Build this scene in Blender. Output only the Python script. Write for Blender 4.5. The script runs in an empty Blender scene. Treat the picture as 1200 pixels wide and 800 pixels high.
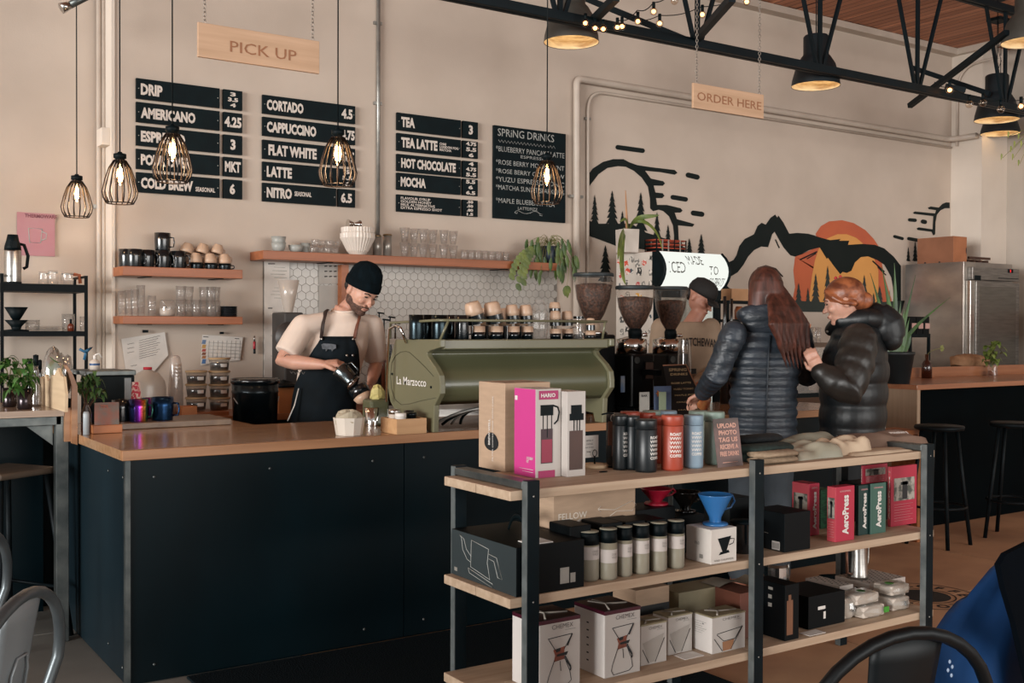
import bpy, bmesh, math, random
from mathutils import Vector, Matrix, Euler
rnd = random.Random(11)
sc = bpy.context.scene
col = sc.collection
R = math.radians
PI = math.pi
# ---------------------------------------------------------------- camera
F_PX = 1270.0
cam_data = bpy.data.cameras.new('camera')
cam_data.sensor_width = 36.0
cam_data.lens = F_PX / 1200.0 * 36.0
cam_data.clip_start = .05
cam = bpy.data.objects.new('camera', cam_data)
cam.location = (0, 0, 1.385)
cam.rotation_mode = 'XYZ'
CAM_R = Matrix.Rotation(R(-33.8), 3, 'Z') @ Matrix.Rotation(R(89.25), 3, 'X') @ Matrix.Rotation(R(.2), 3, 'Z')
cam.rotation_euler = CAM_R.to_euler('XYZ')
col.objects.link(cam)
sc.camera = cam
# ---------------------------------------------------------------- world, lights, exposure
world = bpy.data.worlds.new('world')
world.use_nodes = True
sc.world = world
bg = world.node_tree.nodes['Background']
bg.inputs[0].default_value = (.98, .97, .96, 1)
bg.inputs[1].default_value = .42
def area(name, loc, target, sx, sy, power, color):
  l = bpy.data.lights.new(name, 'AREA')
  l.shape = 'RECTANGLE'; l.size = sx; l.size_y = sy
  l.energy = power; l.color = color
  o = bpy.data.objects.new(name, l)
  o.location = loc
  o.rotation_euler = (Vector(target) - Vector(loc)).to_track_quat('-Z', 'Y').to_euler()
  col.objects.link(o)
  return o
# daylight through the shop windows on the left, and the street front behind the camera
area('window_light_left', (-19.0, -3.0, 2.6), (6.0, 4.8, 3.2), 11.0, 5.0, 4500, (1.0, .985, .96))
area('window_light_front', (5.5, -9.5, 2.4), (5.6, 5.5, 3.4), 12.0, 3.8, 760, (1.0, .97, .93))
sc.view_settings.view_transform = 'Standard'
sc.view_settings.look = 'None'
sc.view_settings.gamma = 1.0
sc.view_settings.use_curve_mapping = False
sc.view_settings.exposure = .30
sc.cycles.max_bounces = 6
sc.cycles.transparent_max_bounces = 16
# ---------------------------------------------------------------- helpers
def W(px, py, X=None, Y=None, Z=None):
  """world point where the ray through photo pixel (px, py) meets a real plane"""
  d = CAM_R @ Vector(((px - 600) / F_PX, (400 - py) / F_PX, -1.0))
  c = Vector((0, 0, 1.385))
  t = (X - c.x) / d.x if X is not None else (Y - c.y) / d.y if Y is not None else (Z - c.z) / d.z
  return c + d * t
def S(p):
  """photo pixels per metre at a world point"""
  v = CAM_R.transposed() @ (Vector(p) - Vector((0, 0, 1.385)))
  return F_PX / -v.z
def lin(h):
  if isinstance(h, str):
    h = [int(h[i:i + 2], 16) / 255 for i in (0, 2, 4)]
    return [c / 12.92 if c < .04045 else ((c + .055) / 1.055) ** 2.4 for c in h]
  return list(h)
MATS = {}
def mat(name, c, rough=.6, metal=.0, c2=None, scale=8.0, bump=.0, stretch=(1, 1, 1), spec=.5, coat=.0, detail=4.0, lo=.35, hi=.65, sheen=.0, bscale=None):
  """principled material whose colour, gloss and fine relief come from noise"""
  if name in MATS: return MATS[name]
  m = bpy.data.materials.new(name); m.use_nodes = True
  nt = m.node_tree; N = nt.nodes; Lk = nt.links
  b = N['Principled BSDF']
  c = lin(c); c2 = lin(c2) if c2 else [x * .82 for x in c]
  tc = N.new('ShaderNodeTexCoord'); mp = N.new('ShaderNodeMapping')
  mp.inputs['Scale'].default_value = stretch
  nz = N.new('ShaderNodeTexNoise'); nz.inputs['Scale'].default_value = scale; nz.inputs['Detail'].default_value = detail
  Lk.new(tc.outputs['Object'], mp.inputs[0]); Lk.new(mp.outputs[0], nz.inputs['Vector'])
  cr = N.new('ShaderNodeValToRGB')
  cr.color_ramp.elements[0].position = lo; cr.color_ramp.elements[1].position = hi
  cr.color_ramp.elements[0].color = (*c2, 1); cr.color_ramp.elements[1].color = (*c, 1)
  Lk.new(nz.outputs['Fac'], cr.inputs[0]); Lk.new(cr.outputs[0], b.inputs['Base Color'])
  b.inputs['Roughness'].default_value = rough; b.inputs['Metallic'].default_value = metal
  b.inputs['Specular IOR Level'].default_value = spec
  if coat: b.inputs['Coat Weight'].default_value = coat; b.inputs['Coat Roughness'].default_value = .12
  if sheen: b.inputs['Sheen Weight'].default_value = sheen
  if bump:
    bp = N.new('ShaderNodeBump'); bp.inputs['Strength'].default_value = bump; bp.inputs['Distance'].default_value = .01
    if bscale:
      nz2 = N.new('ShaderNodeTexNoise'); nz2.inputs['Scale'].default_value = bscale
      Lk.new(mp.outputs[0], nz2.inputs['Vector']); Lk.new(nz2.outputs['Fac'], bp.inputs['Height'])
    else: Lk.new(nz.outputs['Fac'], bp.inputs['Height'])
    Lk.new(bp.outputs[0], b.inputs['Normal'])
  MATS[name] = m
  return m
def wood(name, c, c2, axis=0, rough=.55, scale=3.0, bump=.15, coat=.0):
  st = [14, 14, 14]; st[axis] = .9
  return mat(name, c, rough, c2=c2, scale=scale, stretch=tuple(st), bump=bump, lo=.3, hi=.7, detail=8, coat=coat)
def glow(name, c, strength):
  if name in MATS: return MATS[name]
  m = bpy.data.materials.new(name); m.use_nodes = True
  nt = m.node_tree; nt.nodes.remove(nt.nodes['Principled BSDF'])
  e = nt.nodes.new('ShaderNodeEmission'); e.inputs[0].default_value = (*lin(c), 1); e.inputs[1].default_value = strength
  nt.links.new(e.outputs[0], nt.nodes['Material Output'].inputs[0])
  MATS[name] = m; return m
def glass(name, tint=(.985, .98, .975), gl=.03, rough=.05, frost_haze=.05, frost_haze_c=(.8, .78, .74)):
  """thin glass: clear through the middle, glossy at grazing angles"""
  if name in MATS: return MATS[name]
  m = bpy.data.materials.new(name); m.use_nodes = True
  nt = m.node_tree; N = nt.nodes; Lk = nt.links
  N.remove(N['Principled BSDF'])
  tr = N.new('ShaderNodeBsdfTransparent'); tr.inputs[0].default_value = (*tint, 1)
  g = N.new('ShaderNodeBsdfGlossy'); g.inputs['Roughness'].default_value = rough
  lw = N.new('ShaderNodeLayerWeight'); lw.inputs[0].default_value = .35
  ma = N.new('ShaderNodeMath'); ma.operation = 'MULTIPLY_ADD'; ma.inputs[1].default_value = .4; ma.inputs[2].default_value = gl
  Lk.new(lw.outputs['Facing'], ma.inputs[0])
  mx = N.new('ShaderNodeMixShader'); Lk.new(ma.outputs[0], mx.inputs[0]); Lk.new(tr.outputs[0], mx.inputs[1]); Lk.new(g.outputs[0], mx.inputs[2])
  out = mx
  if frost_haze:  # pale diffuse haze stands in for reflections missing on clear glass
    df = N.new('ShaderNodeBsdfDiffuse'); df.inputs[0].default_value = (*frost_haze_c, 1)
    m2 = N.new('ShaderNodeMixShader'); m2.inputs[0].default_value = frost_haze
    Lk.new(mx.outputs[0], m2.inputs[1]); Lk.new(df.outputs[0], m2.inputs[2]); out = m2
  Lk.new(out.outputs[0], N['Material Output'].inputs[0])
  MATS[name] = m; return m
class M:
  """collects simple shapes and links them as ONE mesh object"""
  def __init__(s): s.v = []; s.f = []; s.sm = []
  def add(s, vs, fs, smooth=False, mx=None):
    o = len(s.v)
    s.v += [tuple(mx @ Vector(p)) for p in vs] if mx is not None else [tuple(p) for p in vs]
    s.f += [tuple(i + o for i in f) for f in fs]; s.sm += [smooth] * len(fs)
    return s
  def box(s, x0, y0, z0, x1, y1, z1, mx=None):
    return s.add([(x0, y0, z0), (x1, y0, z0), (x1, y1, z0), (x0, y1, z0), (x0, y0, z1), (x1, y0, z1), (x1, y1, z1), (x0, y1, z1)],
              [(0, 3, 2, 1), (4, 5, 6, 7), (0, 1, 5, 4), (1, 2, 6, 5), (2, 3, 7, 6), (3, 0, 4, 7)], mx=mx)
  def cbox(s, c, sz, mx=None):
    return s.box(c[0] - sz[0] / 2, c[1] - sz[1] / 2, c[2] - sz[2] / 2, c[0] + sz[0] / 2, c[1] + sz[1] / 2, c[2] + sz[2] / 2, mx)
  def lathe(s, prof, seg=20, mx=None, caps=True, sx=1, sy=1, smooth=True):
    vs = []; fs = []; n = len(prof)
    for r, z in prof:
      for k in range(seg):
        a = 2 * PI * k / seg; vs.append((r * math.cos(a) * sx, r * math.sin(a) * sy, z))
    for i in range(n - 1):
      for k in range(seg):
        a = i * seg + k; b = i * seg + (k + 1) % seg
        fs.append((a, b, b + seg, a + seg))
    s.add(vs, fs, smooth, mx)
    if caps:
      o = len(s.v) - len(vs)
      if prof[0][0] > 1e-5: s.f.append(tuple(o + k for k in reversed(range(seg)))); s.sm.append(False)
      if prof[-1][0] > 1e-5: s.f.append(tuple(o + (n - 1) * seg + k for k in range(seg))); s.sm.append(False)
    return s
  def cyl(s, p, q, r, r2=None, seg=12, caps=True):
    p = Vector(p); q = Vector(q); d = q - p
    mx = Matrix.Translation(p) @ d.to_track_quat('Z', 'Y').to_matrix().to_4x4()
    return s.lathe([(r, 0), (r if r2 is None else r2, d.length)], seg, mx, caps)
  def tube(s, pts, r, seg=8, closed=False, caps=True, flat=1.0):
    pts = [Vector(p) for p in pts]; n = len(pts); vs = []; fs = []
    up = None
    for i, p in enumerate(pts):
      a = pts[(i - 1) % n] if closed or i > 0 else p
      b = pts[(i + 1) % n] if closed or i < n - 1 else p
      t = (b - a).normalized() if (b - a).length > 1e-9 else Vector((0, 0, 1))
      if up is None:
        up = Vector((0, 0, 1)) if abs(t.z) < .9 else Vector((0, 1, 0))
      u = (up - t * up.dot(t)).normalized(); w = t.cross(u); up = u
      rr = r[i] if isinstance(r, (list, tuple)) else r
      for k in range(seg):
        an = 2 * PI * k / seg; vs.append(p + u * (rr * math.cos(an)) + w * (rr * flat * math.sin(an)))
    m = n if closed else n - 1
    for i in range(m):
      for k in range(seg):
        a = i * seg + k; b = i * seg + (k + 1) % seg; c = ((i + 1) % n) * seg + (k + 1) % seg; d = ((i + 1) % n) * seg + k
        fs.append((a, b, c, d))
    s.add(vs, fs, True)
    if caps and not closed:
      o = len(s.v) - len(vs)
      s.f.append(tuple(o + k for k in reversed(range(seg)))); s.sm.append(False)
      s.f.append(tuple(o + (n - 1) * seg + k for k in range(seg))); s.sm.append(False)
    return s
  def prism(s, poly, mx, d):
    """polygon in local xy, thickness d along local z"""
    n = len(poly)
    vs = [(x, y, 0) for x, y in poly] + [(x, y, d) for x, y in poly]
    fs = [tuple(reversed(range(n))), tuple(range(n, 2 * n))] + [(i, (i + 1) % n, (i + 1) % n + n, i + n) for i in range(n)]
    return s.add(vs, fs, mx=mx)
  def ball(s, c, r, seg=14, rings=9, mx=None):
    if not isinstance(r, (tuple, list)): r = (r, r, r)
    vs = [(c[0], c[1], c[2] - r[2])]; fs = []
    for i in range(1, rings):
      t = PI * i / rings - PI / 2
      for k in range(seg):
        a = 2 * PI * k / seg
        vs.append((c[0] + r[0] * math.cos(t) * math.cos(a), c[1] + r[1] * math.cos(t) * math.sin(a), c[2] + r[2] * math.sin(t)))
    vs.append((c[0], c[1], c[2] + r[2])); e = len(vs) - 1
    for k in range(seg):
      fs.append((0, 1 + (k + 1) % seg, 1 + k))
      for i in range(rings - 2):
        a = 1 + i * seg + k; b = 1 + i * seg + (k + 1) % seg
        fs.append((a, b, b + seg, a + seg))
      q = 1 + (rings - 2) * seg
      fs.append((q + k, q + (k + 1) % seg, e))
    return s.add(vs, fs, True, mx)
  def leaf(s, p, q, w, bend=.0, fold=.2, n=5, up=(0, 0, 1)):
    """a pointed leaf blade from p to q, width w, sagging by bend, folded along its midrib"""
    p = Vector(p); q = Vector(q); d = q - p; up = Vector(up)
    side = d.cross(up)
    side = side.normalized() if side.length > 1e-6 else Vector((1, 0, 0))
    nrm = side.cross(d).normalized()
    vs = []; fs = []
    for i in range(n + 1):
      t = i / n; ww = w * .5 * math.sin(PI * min(1, .08 + t * .92)) ** .7
      c = p + d * t - Vector((0, 0, 1)) * bend * (4 * t * (1 - t) - t * t) * -1
      vs += [c - side * ww + nrm * ww * fold, c, c + side * ww + nrm * ww * fold]
    for i in range(n):
      a = i * 3; fs += [(a, a + 1, a + 4, a + 3), (a + 1, a + 2, a + 5, a + 4)]
    return s.add(vs, fs, True)
  def text(s, st, mx, size, cond=1.0, bold=.0, al='LEFT', d=.0006, sp=1.0):
    vs, fs = text_mesh(st, bold / max(size, 1e-6) if bold else 0, al, sp)
    return s.add([(x * size * cond, y * size, d) for x, y in vs], fs, mx=mx)
  def build(s, name, m, parent=None, bevel=.0, loc=None, seg=2):
    me = bpy.data.meshes.new(name); me.from_pydata(s.v, [], s.f)
    me.polygons.foreach_set('use_smooth', s.sm); me.materials.append(m); me.update()
    o = bpy.data.objects.new(name, me); col.objects.link(o)
    if parent is not None: o.parent = parent
    if loc is not None: o.location = loc
    if bevel:
      b = o.modifiers.new('bevel', 'BEVEL'); b.width = bevel; b.segments = seg; b.limit_method = 'ANGLE'; b.angle_limit = R(50)
    return o
TXT = {}
def text_mesh(st, bold, al, sp=1.0):
  k = (st, round(bold, 3), al, sp)
  if k in TXT: return TXT[k]
  cu = bpy.data.curves.new('t', 'FONT'); cu.body = st; cu.size = 1; cu.align_x = al; cu.align_y = 'BOTTOM_BASELINE'
  cu.offset = bold; cu.resolution_u = 2; cu.space_line = .9; cu.space_character = sp
  ob = bpy.data.objects.new('t', cu); col.objects.link(ob)
  me = bpy.data.meshes.new_from_object(ob)
  r = ([(v.co.x, v.co.y) for v in me.vertices], [tuple(p.vertices) for p in me.polygons])
  bpy.data.objects.remove(ob); bpy.data.curves.remove(cu); bpy.data.meshes.remove(me)
  TXT[k] = r
  return r
def FM(o, xd, yd):
  """matrix of a flat face: origin, reading direction, up direction"""
  x = Vector(xd).normalized(); y = Vector(yd).normalized(); z = x.cross(y)
  m = Matrix((x, y, z)).transposed().to_4x4(); m.translation = Vector(o)
  return m
def TR(x, y, z): return Matrix.Translation((x, y, z))
def RZ(a): return Matrix.Rotation(a, 4, 'Z')
def tag(o, label=None, cat=None, group=None, kind=None):
  if label: o['label'] = label
  if cat: o['category'] = cat
  if group: o['group'] = group
  if kind: o['kind'] = kind
  return o
def thing(name, label, cat, loc=(0, 0, 0), rz=.0, group=None):
  o = bpy.data.objects.new(name, None); col.objects.link(o); o.empty_display_size = .05
  o.location = loc; o.rotation_euler = (0, 0, rz)
  return tag(o, label, cat, group)
def struct(o): o['kind'] = 'structure'; return o
def copy_tree(o, parent=None):
  c = o.copy(); col.objects.link(c)
  if parent is not None: c.parent = parent
  for ch in [x for x in KIDS.get(o.name, [])]: copy_tree(ch, c)
  return c
KIDS = {}
def index_kids():
  KIDS.clear()
  for x in bpy.data.objects:
    if x.parent: KIDS.setdefault(x.parent.name, []).append(x)
def dup(o, loc, rz=None, label=None, sc_=None, rot=None):
  """copy a thing with its parts and sub-parts"""
  index_kids(); c = copy_tree(o); c.location = loc
  if rz is not None: c.rotation_euler = (0, 0, rz)
  if rot is not None: c.rotation_euler = rot
  if sc_ is not None: c.scale = sc_ if isinstance(sc_, (tuple, list)) else (sc_,) * 3
  if label: c['label'] = label
  return c
def bez(p0, p1, p2, p3, n=12):
  p0, p1, p2, p3 = map(Vector, (p0, p1, p2, p3)); r = []
  for i in range(n + 1):
    t = i / n; u = 1 - t
    r.append(p0 * u ** 3 + p1 * 3 * u * u * t + p2 * 3 * u * t * t + p3 * t ** 3)
  return r
def arc(c, r, a0, a1, n=12, ax='XZ'):
  o = []
  for i in range(n + 1):
    a = a0 + (a1 - a0) * i / n; x = r * math.cos(a); y = r * math.sin(a)
    o.append({'XZ': (c[0] + x, c[1], c[2] + y), 'YZ': (c[0], c[1] + x, c[2] + y), 'XY': (c[0] + x, c[1] + y, c[2])}[ax])
  return o
# ---------------------------------------------------------------- shared materials
BLACK = mat('black_steel', '04141a', .45, .0, spec=.2, c2='020c10', scale=6, bump=.03)
BLACKM = mat('matte_black', '041216', .55, spec=.15, c2='020b0e', scale=20)
STEEL = mat('stainless_steel', (.55, .53, .5), .28, 1.0, scale=5, stretch=(1, 1, 20))
CHROME = mat('chrome', (.75, .73, .7), .12, 1.0, scale=3)
RAWST = mat('raw_steel', '6b6f6d', .42, .75, c2='454b4c', scale=9, bump=.05)
WHITE = mat('white_print', 'ddd8d2', .6, c2='d2cdc7', scale=30)
INK = mat('black_ink', '14181b', .6, c2='0e1215', scale=30)
PAPER = mat('white_card', 'd9d2ca', .7, c2='cfc8c0', scale=12, bump=.02)
GREYP = mat('grey_print', '8d8982', .7, scale=25)
KRAFT = mat('kraft_card', 'b3977e', .75, c2='ab9078', scale=14, stretch=(1, 1, 5), bump=.04)
GLASS = glass('clear_glass')
LEAF = mat('leaf_green', '4c7a35', .45, c2='2c5226', scale=18, bump=.05)
LEAFD = mat('leaf_dark_green', '35562c', .5, c2='1e3a20', scale=18)
# ================================================================ THE ROOM
WALL = mat('painted_wall', 'c4b5a7', .75, c2='bbac9e', scale=2.2, bump=.06, bscale=90)
WALL2 = mat('painted_wall_pale', 'd6cabd', .7, c2='cdc1b4', scale=2, bump=.05, bscale=90)  # paler wall paint carries the side light on the jog face and pillar
PIPE = mat('painted_pipe', 'c0b3a6', .45, c2='b3a699', scale=5)
GALV = mat('galvanised_conduit', '9c9a94', .35, .6, c2='80807c', scale=12)
H = 4.13
JX = W(133, 310, Y=6.5).x
struct(M().box(JX, 6.5, 0, 9.56, 6.95, H).build('wall_back', WALL))
wb = bpy.data.objects['wall_back']
struct(M().box(-4.5, 6.68, 0, JX, 6.95, H).build('wall_back_left', WALL))
struct(M().box(JX - .012, 6.49, 0, JX + .006, 6.68, H).build('trim_1', WALL2))
struct(M().box(9.56, 6.17, 0, 9.98, 6.95, H).build('wall_pillar', WALL2))
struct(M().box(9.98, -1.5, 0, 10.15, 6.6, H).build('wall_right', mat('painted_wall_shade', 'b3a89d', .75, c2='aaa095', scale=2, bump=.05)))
# wooden deck ceiling: boards run towards the back wall
cm = bpy.data.materials.new('ceiling_boards'); cm.use_nodes = True
nt = cm.node_tree; N = nt.nodes; Lk = nt.links; b = N['Principled BSDF']
tc = N.new('ShaderNodeTexCoord'); mp = N.new('ShaderNodeMapping'); mp.inputs['Rotation'].default_value = (0, 0, R(90))
br = N.new('ShaderNodeTexBrick'); br.inputs['Scale'].default_value = 1; br.inputs['Brick Width'].default_value = 3.2; br.inputs['Row Height'].default_value = .09
br.inputs['Mortar Size'].default_value = .004; br.inputs['Color1'].default_value = (*lin('cf8a66'), 1); br.inputs['Color2'].default_value = (*lin('b0704f'), 1); br.inputs['Mortar'].default_value = (*lin('3a2018'), 1)
nz = N.new('ShaderNodeTexNoise'); nz.inputs['Scale'].default_value = 3; mp2 = N.new('ShaderNodeMapping'); mp2.inputs['Scale'].default_value = (9, .6, 1)
mx = N.new('ShaderNodeMixRGB'); mx.blend_type = 'MULTIPLY'; mx.inputs[0].default_value = .35
Lk.new(tc.outputs['Object'], mp.inputs[0]); Lk.new(mp.outputs[0], br.inputs[0]); Lk.new(tc.outputs['Object'], mp2.inputs[0]); Lk.new(mp2.outputs[0], nz.inputs[0])
Lk.new(br.outputs[0], mx.inputs[1]); Lk.new(nz.outputs[0], mx.inputs[2]); Lk.new(mx.outputs[0], b.inputs['Base Color']); b.inputs['Roughness'].default_value = .6
ce = M().box(-4.5, -2.0, H, 10.15, 6.95, H + .12).build('ceiling', cm); struct(ce)
# plank ridges over the part of the deck in view
m = M()
x = 5.6
while x < 9.9:
  m.box(x, 3.6, H - .006 - rnd.random() * .006, x + .095, 6.49, H); x += .1
o = m.build('deck_boards', cm, ce); o['kind'] = 'stuff'
a = W(900, 7, Y=6.45); e = W(1113, 56, Y=6.45)
struct(M().box(JX, 6.40, H - .07, 9.56, 6.5, H - .012).build('trim_2', PIPE))
struct(M().box(9.5, 2.0, H - .07, 9.56, 6.4, H - .012).build('trim_3', PIPE))
# floor: concrete slabs with open joints
FLOORM = mat('concrete_floor', '8a8881', .55, c2='73716b', scale=1.6, bump=.03, bscale=60, detail=7)
fl = struct(M().box(-4.5, -2.0, -.15, 10.15, 6.95, -.005).build('floor', mat('floor_joint', '2c2622', .8, scale=10)))
sm = None; sm2 = None
FLOORB = mat('brown_floor', 'c99d79', .55, c2='a57d61', scale=1.6, bump=.03, bscale=60, detail=7)  # browner slabs take the warm light on this side into their colour
for i in range(7):
  for j in range(5):
    x0 = -4.5 + i * 2.1; y0 = -2.0 + j * 1.8
    src = sm if i < 3 else sm2
    if src is None:
      o = M().box(.003, .003, -.0045, 2.094, 1.794, .0).build('slab', FLOORM if i < 3 else FLOORB, fl)
      if i < 3: sm = o
      else: sm2 = o
    else: o = src.copy(); col.objects.link(o)
    o.location = (x0, y0, 0)
# round printed emblem on the floor
em = thing('floor_emblem', 'round black printed emblem with ring lettering on the tan floor behind the rack', 'floor emblem', (*W(1083, 698, Z=0).xy, .0))
def ring(r0, r1, z, n=40):
  m = M(); vs = []; fs = []
  for k in range(n):
    a = 2 * PI * k / n; vs += [(r0 * math.cos(a), r0 * math.sin(a), z), (r1 * math.cos(a), r1 * math.sin(a), z)]
  for k in range(n):
    a = 2 * k; b_ = (2 * k + 2) % (2 * n); fs.append((a, a + 1, b_ + 1, b_))
  return m.add(vs, fs)
ring(.272, .28, .0015).build('outer_ring', INK, em)
ring(.150, .158, .0015).build('inner_ring', INK, em)
ring(.0, .13, .0015).build('centre_disc', INK, em)
m = M()
for k, ch in enumerate('COFFEE ROASTERS '):
  a = R(60) - 2 * PI * k / 16
  m.text(ch, TR(0, 0, .001) @ RZ(a - PI / 2) @ TR(0, .185, 0), .085, .95, .003, 'CENTER')
m.build('lettering', INK, em)
# dark speckled runner along the counter
def runner():
  m = bpy.data.materials.new('runner_fibre'); m.use_nodes = True
  nt = m.node_tree; N = nt.nodes; Lk = nt.links; b = N['Principled BSDF']
  tc = N.new('ShaderNodeTexCoord'); v = N.new('ShaderNodeTexVoronoi'); v.inputs['Scale'].default_value = 160
  cr = N.new('ShaderNodeValToRGB'); cr.color_ramp.elements[0].position = .0; cr.color_ramp.elements[1].position = .12
  cr.color_ramp.elements[0].color = (.03, .045, .05, 1); cr.color_ramp.elements[1].color = (.002, .007, .010, 1)
  Lk.new(tc.outputs['Object'], v.inputs['Vector']); Lk.new(v.outputs['Distance'], cr.inputs[0]); Lk.new(cr.outputs[0], b.inputs['Base Color'])
  bp = N.new('ShaderNodeBump'); bp.inputs['Strength'].default_value = .6; bp.inputs['Distance'].default_value = .004
  Lk.new(v.outputs['Distance'], bp.inputs['Height']); Lk.new(bp.outputs[0], b.inputs['Normal']); b.inputs['Roughness'].default_value = .9; b.inputs['Specular IOR Level'].default_value = .15
  return m
tag(M().box(1.3, 2.9, .0005, 3.05, 4.235, .011).build('floor_runner', runner(), bevel=.004),
  'dark speckled floor runner lying along the front of the black counter', 'mat')
# pipes and conduits on the back wall
def pipe(name, label, parts_, r, m, seg=14, clips=(), cr=None):
  t = thing(name, label, 'pipe', parts_[0])
  o = Vector(parts_[0]); M().tube([Vector(p) - o for p in parts_], r, seg).build('pipe_run', m, t)
  for c in clips:
    c = Vector(c) - o; M().cbox((c.x, c.y + .01, c.z), (r * 4.4, .025, .02)).build('clip', GALV, t)
  return t
yb = 6.5 - .034
def rnd_corner(a, c, b_, r=.09, n=6):
  a, c, b_ = Vector(a), Vector(c), Vector(b_); u = (a - c).normalized() * r; v = (b_ - c).normalized() * r
  return [c + u * (1 - t) ** 2 + v * t ** 2 for t in [i / n for i in range(n + 1)]]
p0 = W(676, 470, Y=yb); p1 = W(676, 92, Y=yb); p2 = W(1092, 148, Y=yb); p0.z = .02
p2.z = p1.z
pc = [p0] + rnd_corner(p0, p1, p2, .05) + rnd_corner(p1, (9.49, yb, p1.z), (9.49, 6.0, p1.z), .1) + [Vector((9.49, 6.18, p1.z))]
pipe('drain_pipe', 'fat cream painted pipe rising beside the chalkboard and crossing above the mural', pc, .027, PIPE, clips=[W(676, 230, Y=yb)])
yc = 6.5 - .016
q0 = W(689, 470, Y=yc); q0.z = .02; q1 = W(689, 106, Y=yc); q2 = W(1114, 172, Y=yc); q2.z = q1.z
pipe('conduit', 'thin cream conduit with a rounded bend framing the mural', [q0] + rnd_corner(q0, q1, q2, .16) + [q2], .012, PIPE, clips=[W(689, 139, Y=yc)])
r0 = W(443, 272, Y=yc); r0.z = 1.81; r1 = Vector((r0.x, yc, 4.05))
pipe('conduit', 'straight grey conduit rising from the orange shelf between two menu boards', [r0, r1], .013, GALV, clips=[W(443, 27, Y=yc), W(443, 121, Y=yc)])
for px, lb in ((116, 'left one of the twin steel conduits in the wall corner'), (121.5, 'right one of the twin steel conduits in the wall corner')):
  a = W(px, 200, Y=6.645); pipe('conduit', lb, [(a.x, 6.645, .02), (a.x, 6.645, 4.05)], .014, PIPE, clips=[(a.x, 6.645, W(px, 242, Y=6.645).z)])
a = W(1115, 172, X=9.545)
s1 = Vector((9.53, 6.42, W(1115, 172, X=9.53).z)); s2 = Vector((9.53, 6.42, 3.95)); s3 = Vector((9.53, 5.9, 3.95))
pipe('pillar_conduit', 'thin cream conduit bending over the pillar under the ceiling', [s1] + rnd_corner(s1, s2, s3, .25) + [s3], .012, PIPE)
jb = W(124, 162, Y=6.6)
tag(M().cbox((0, 0, 0), (.05, .12, .10)).build('junction_box', WALL2, loc=(JX - .035, 6.585, jb.z), bevel=.004), 'small cream junction box beside the twin conduits', 'electrical box')
# hexagon tiles behind the long shelf
TILE = mat('white_tile', 'b6b0a8', .25, c2='a8a29a', scale=4)
x0 = W(308, 300, Y=6.5).x; x1 = W(652, 330, Y=6.5).x
bs = struct(M().box(x0, 6.492, .9, x1, 6.5, 1.80).build('wall_back_splash', mat('tile_grout', '7d766e', .8, scale=20)))
pt = .056; hx = pt / math.sqrt(3); hexp = [(hx * math.sin(PI / 3 * k) * .95, hx * math.cos(PI / 3 * k) * .95) for k in range(6)]
cs = []
for j in range(19):
  z = 1.775 - j * hx * 1.5
  for i in range(int((x1 - x0) / pt) + 1):
    x = x0 + .03 + i * pt + (pt / 2 if j % 2 else 0)
    if x > x1 - .025: continue
    vis = z > (1.10 if x < 2.72 else 1.40)
    if x > 2.9 and x < 3.02 and False: vis = False
    cs.append((0 if vis else 1, x, z))
cs.sort(key=lambda c: (c[0], c[1]))
th = FM((0, 0, 0), (1, 0, 0), (0, 0, 1)); tm = None; rest = M()
for n, (v_, x, z) in enumerate(cs):
  if n < 300:
    if tm is None:
      tm = M().prism(hexp, th, .004).build('tile', TILE, bs); o = tm
    else: o = tm.copy(); col.objects.link(o)
    o.location = (x, 6.4925, z)
  else: rest.prism(hexp, TR(x, 6.4925, z) @ th, .004)
o = rest.build('small_tiles', TILE, bs); o['kind'] = 'stuff'
# ================================================================ MURAL (flat paint on the back wall)
MINK = mat('mural_black', '0f1817', .7, spec=.2, c2='141c1b', scale=4)
mu = thing('wall_mural', 'painted mountain mural with black ridges, orange sun and pine trees on the back wall', 'mural', (0, 6.5, 0))
def mural(name, m, shapes, y):
  for i, sh in enumerate(shapes):
    y += .0002
    vs = [(p.x, -y, p.z) for p in (W(px, py, Y=6.5 - y) for px, py in sh)]
    M().add(vs, [tuple(range(len(vs)))]).build(name, m, mu)
def zc(x0, y0, k, pts): return [(x0 + a / k, y0 + b / k) for a, b in pts]
def dash(x0, y0, x1, y1, w):
  d = math.hypot(x1 - x0, y1 - y0); ux, uy = (x1 - x0) / d * w / 2, (y1 - y0) / d * w / 2; r = []
  for k in range(7):
    a = -PI / 2 + PI * k / 6; r.append((x1 + ux * math.cos(a) - uy * math.sin(a), y1 + uy * math.cos(a) + ux * math.sin(a)))
  for k in range(7):
    a = PI / 2 + PI * k / 6; r.append((x0 + ux * math.cos(a) - uy * math.sin(a), y0 + uy * math.cos(a) + ux * math.sin(a)))
  return r
def pine(x, top, bot, w, n=6):
  l = []; r = []
  for k in range(n):
    t0 = (k + .9) / n; t1 = (k + 1.15) / n
    y = top + (bot - top) * t0; ww = w / 2 * t0 ** .8
    l += [(x - ww, y), (x - ww * .5, y - (bot - top) / n * .1)]; r += [(x + ww, y + 1), (x + ww * .5, y - (bot - top) / n * .05)]
  return [(x, top)] + r + [(x + w * .3, bot), (x - w * .3, bot)] + l[::-1]
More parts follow.
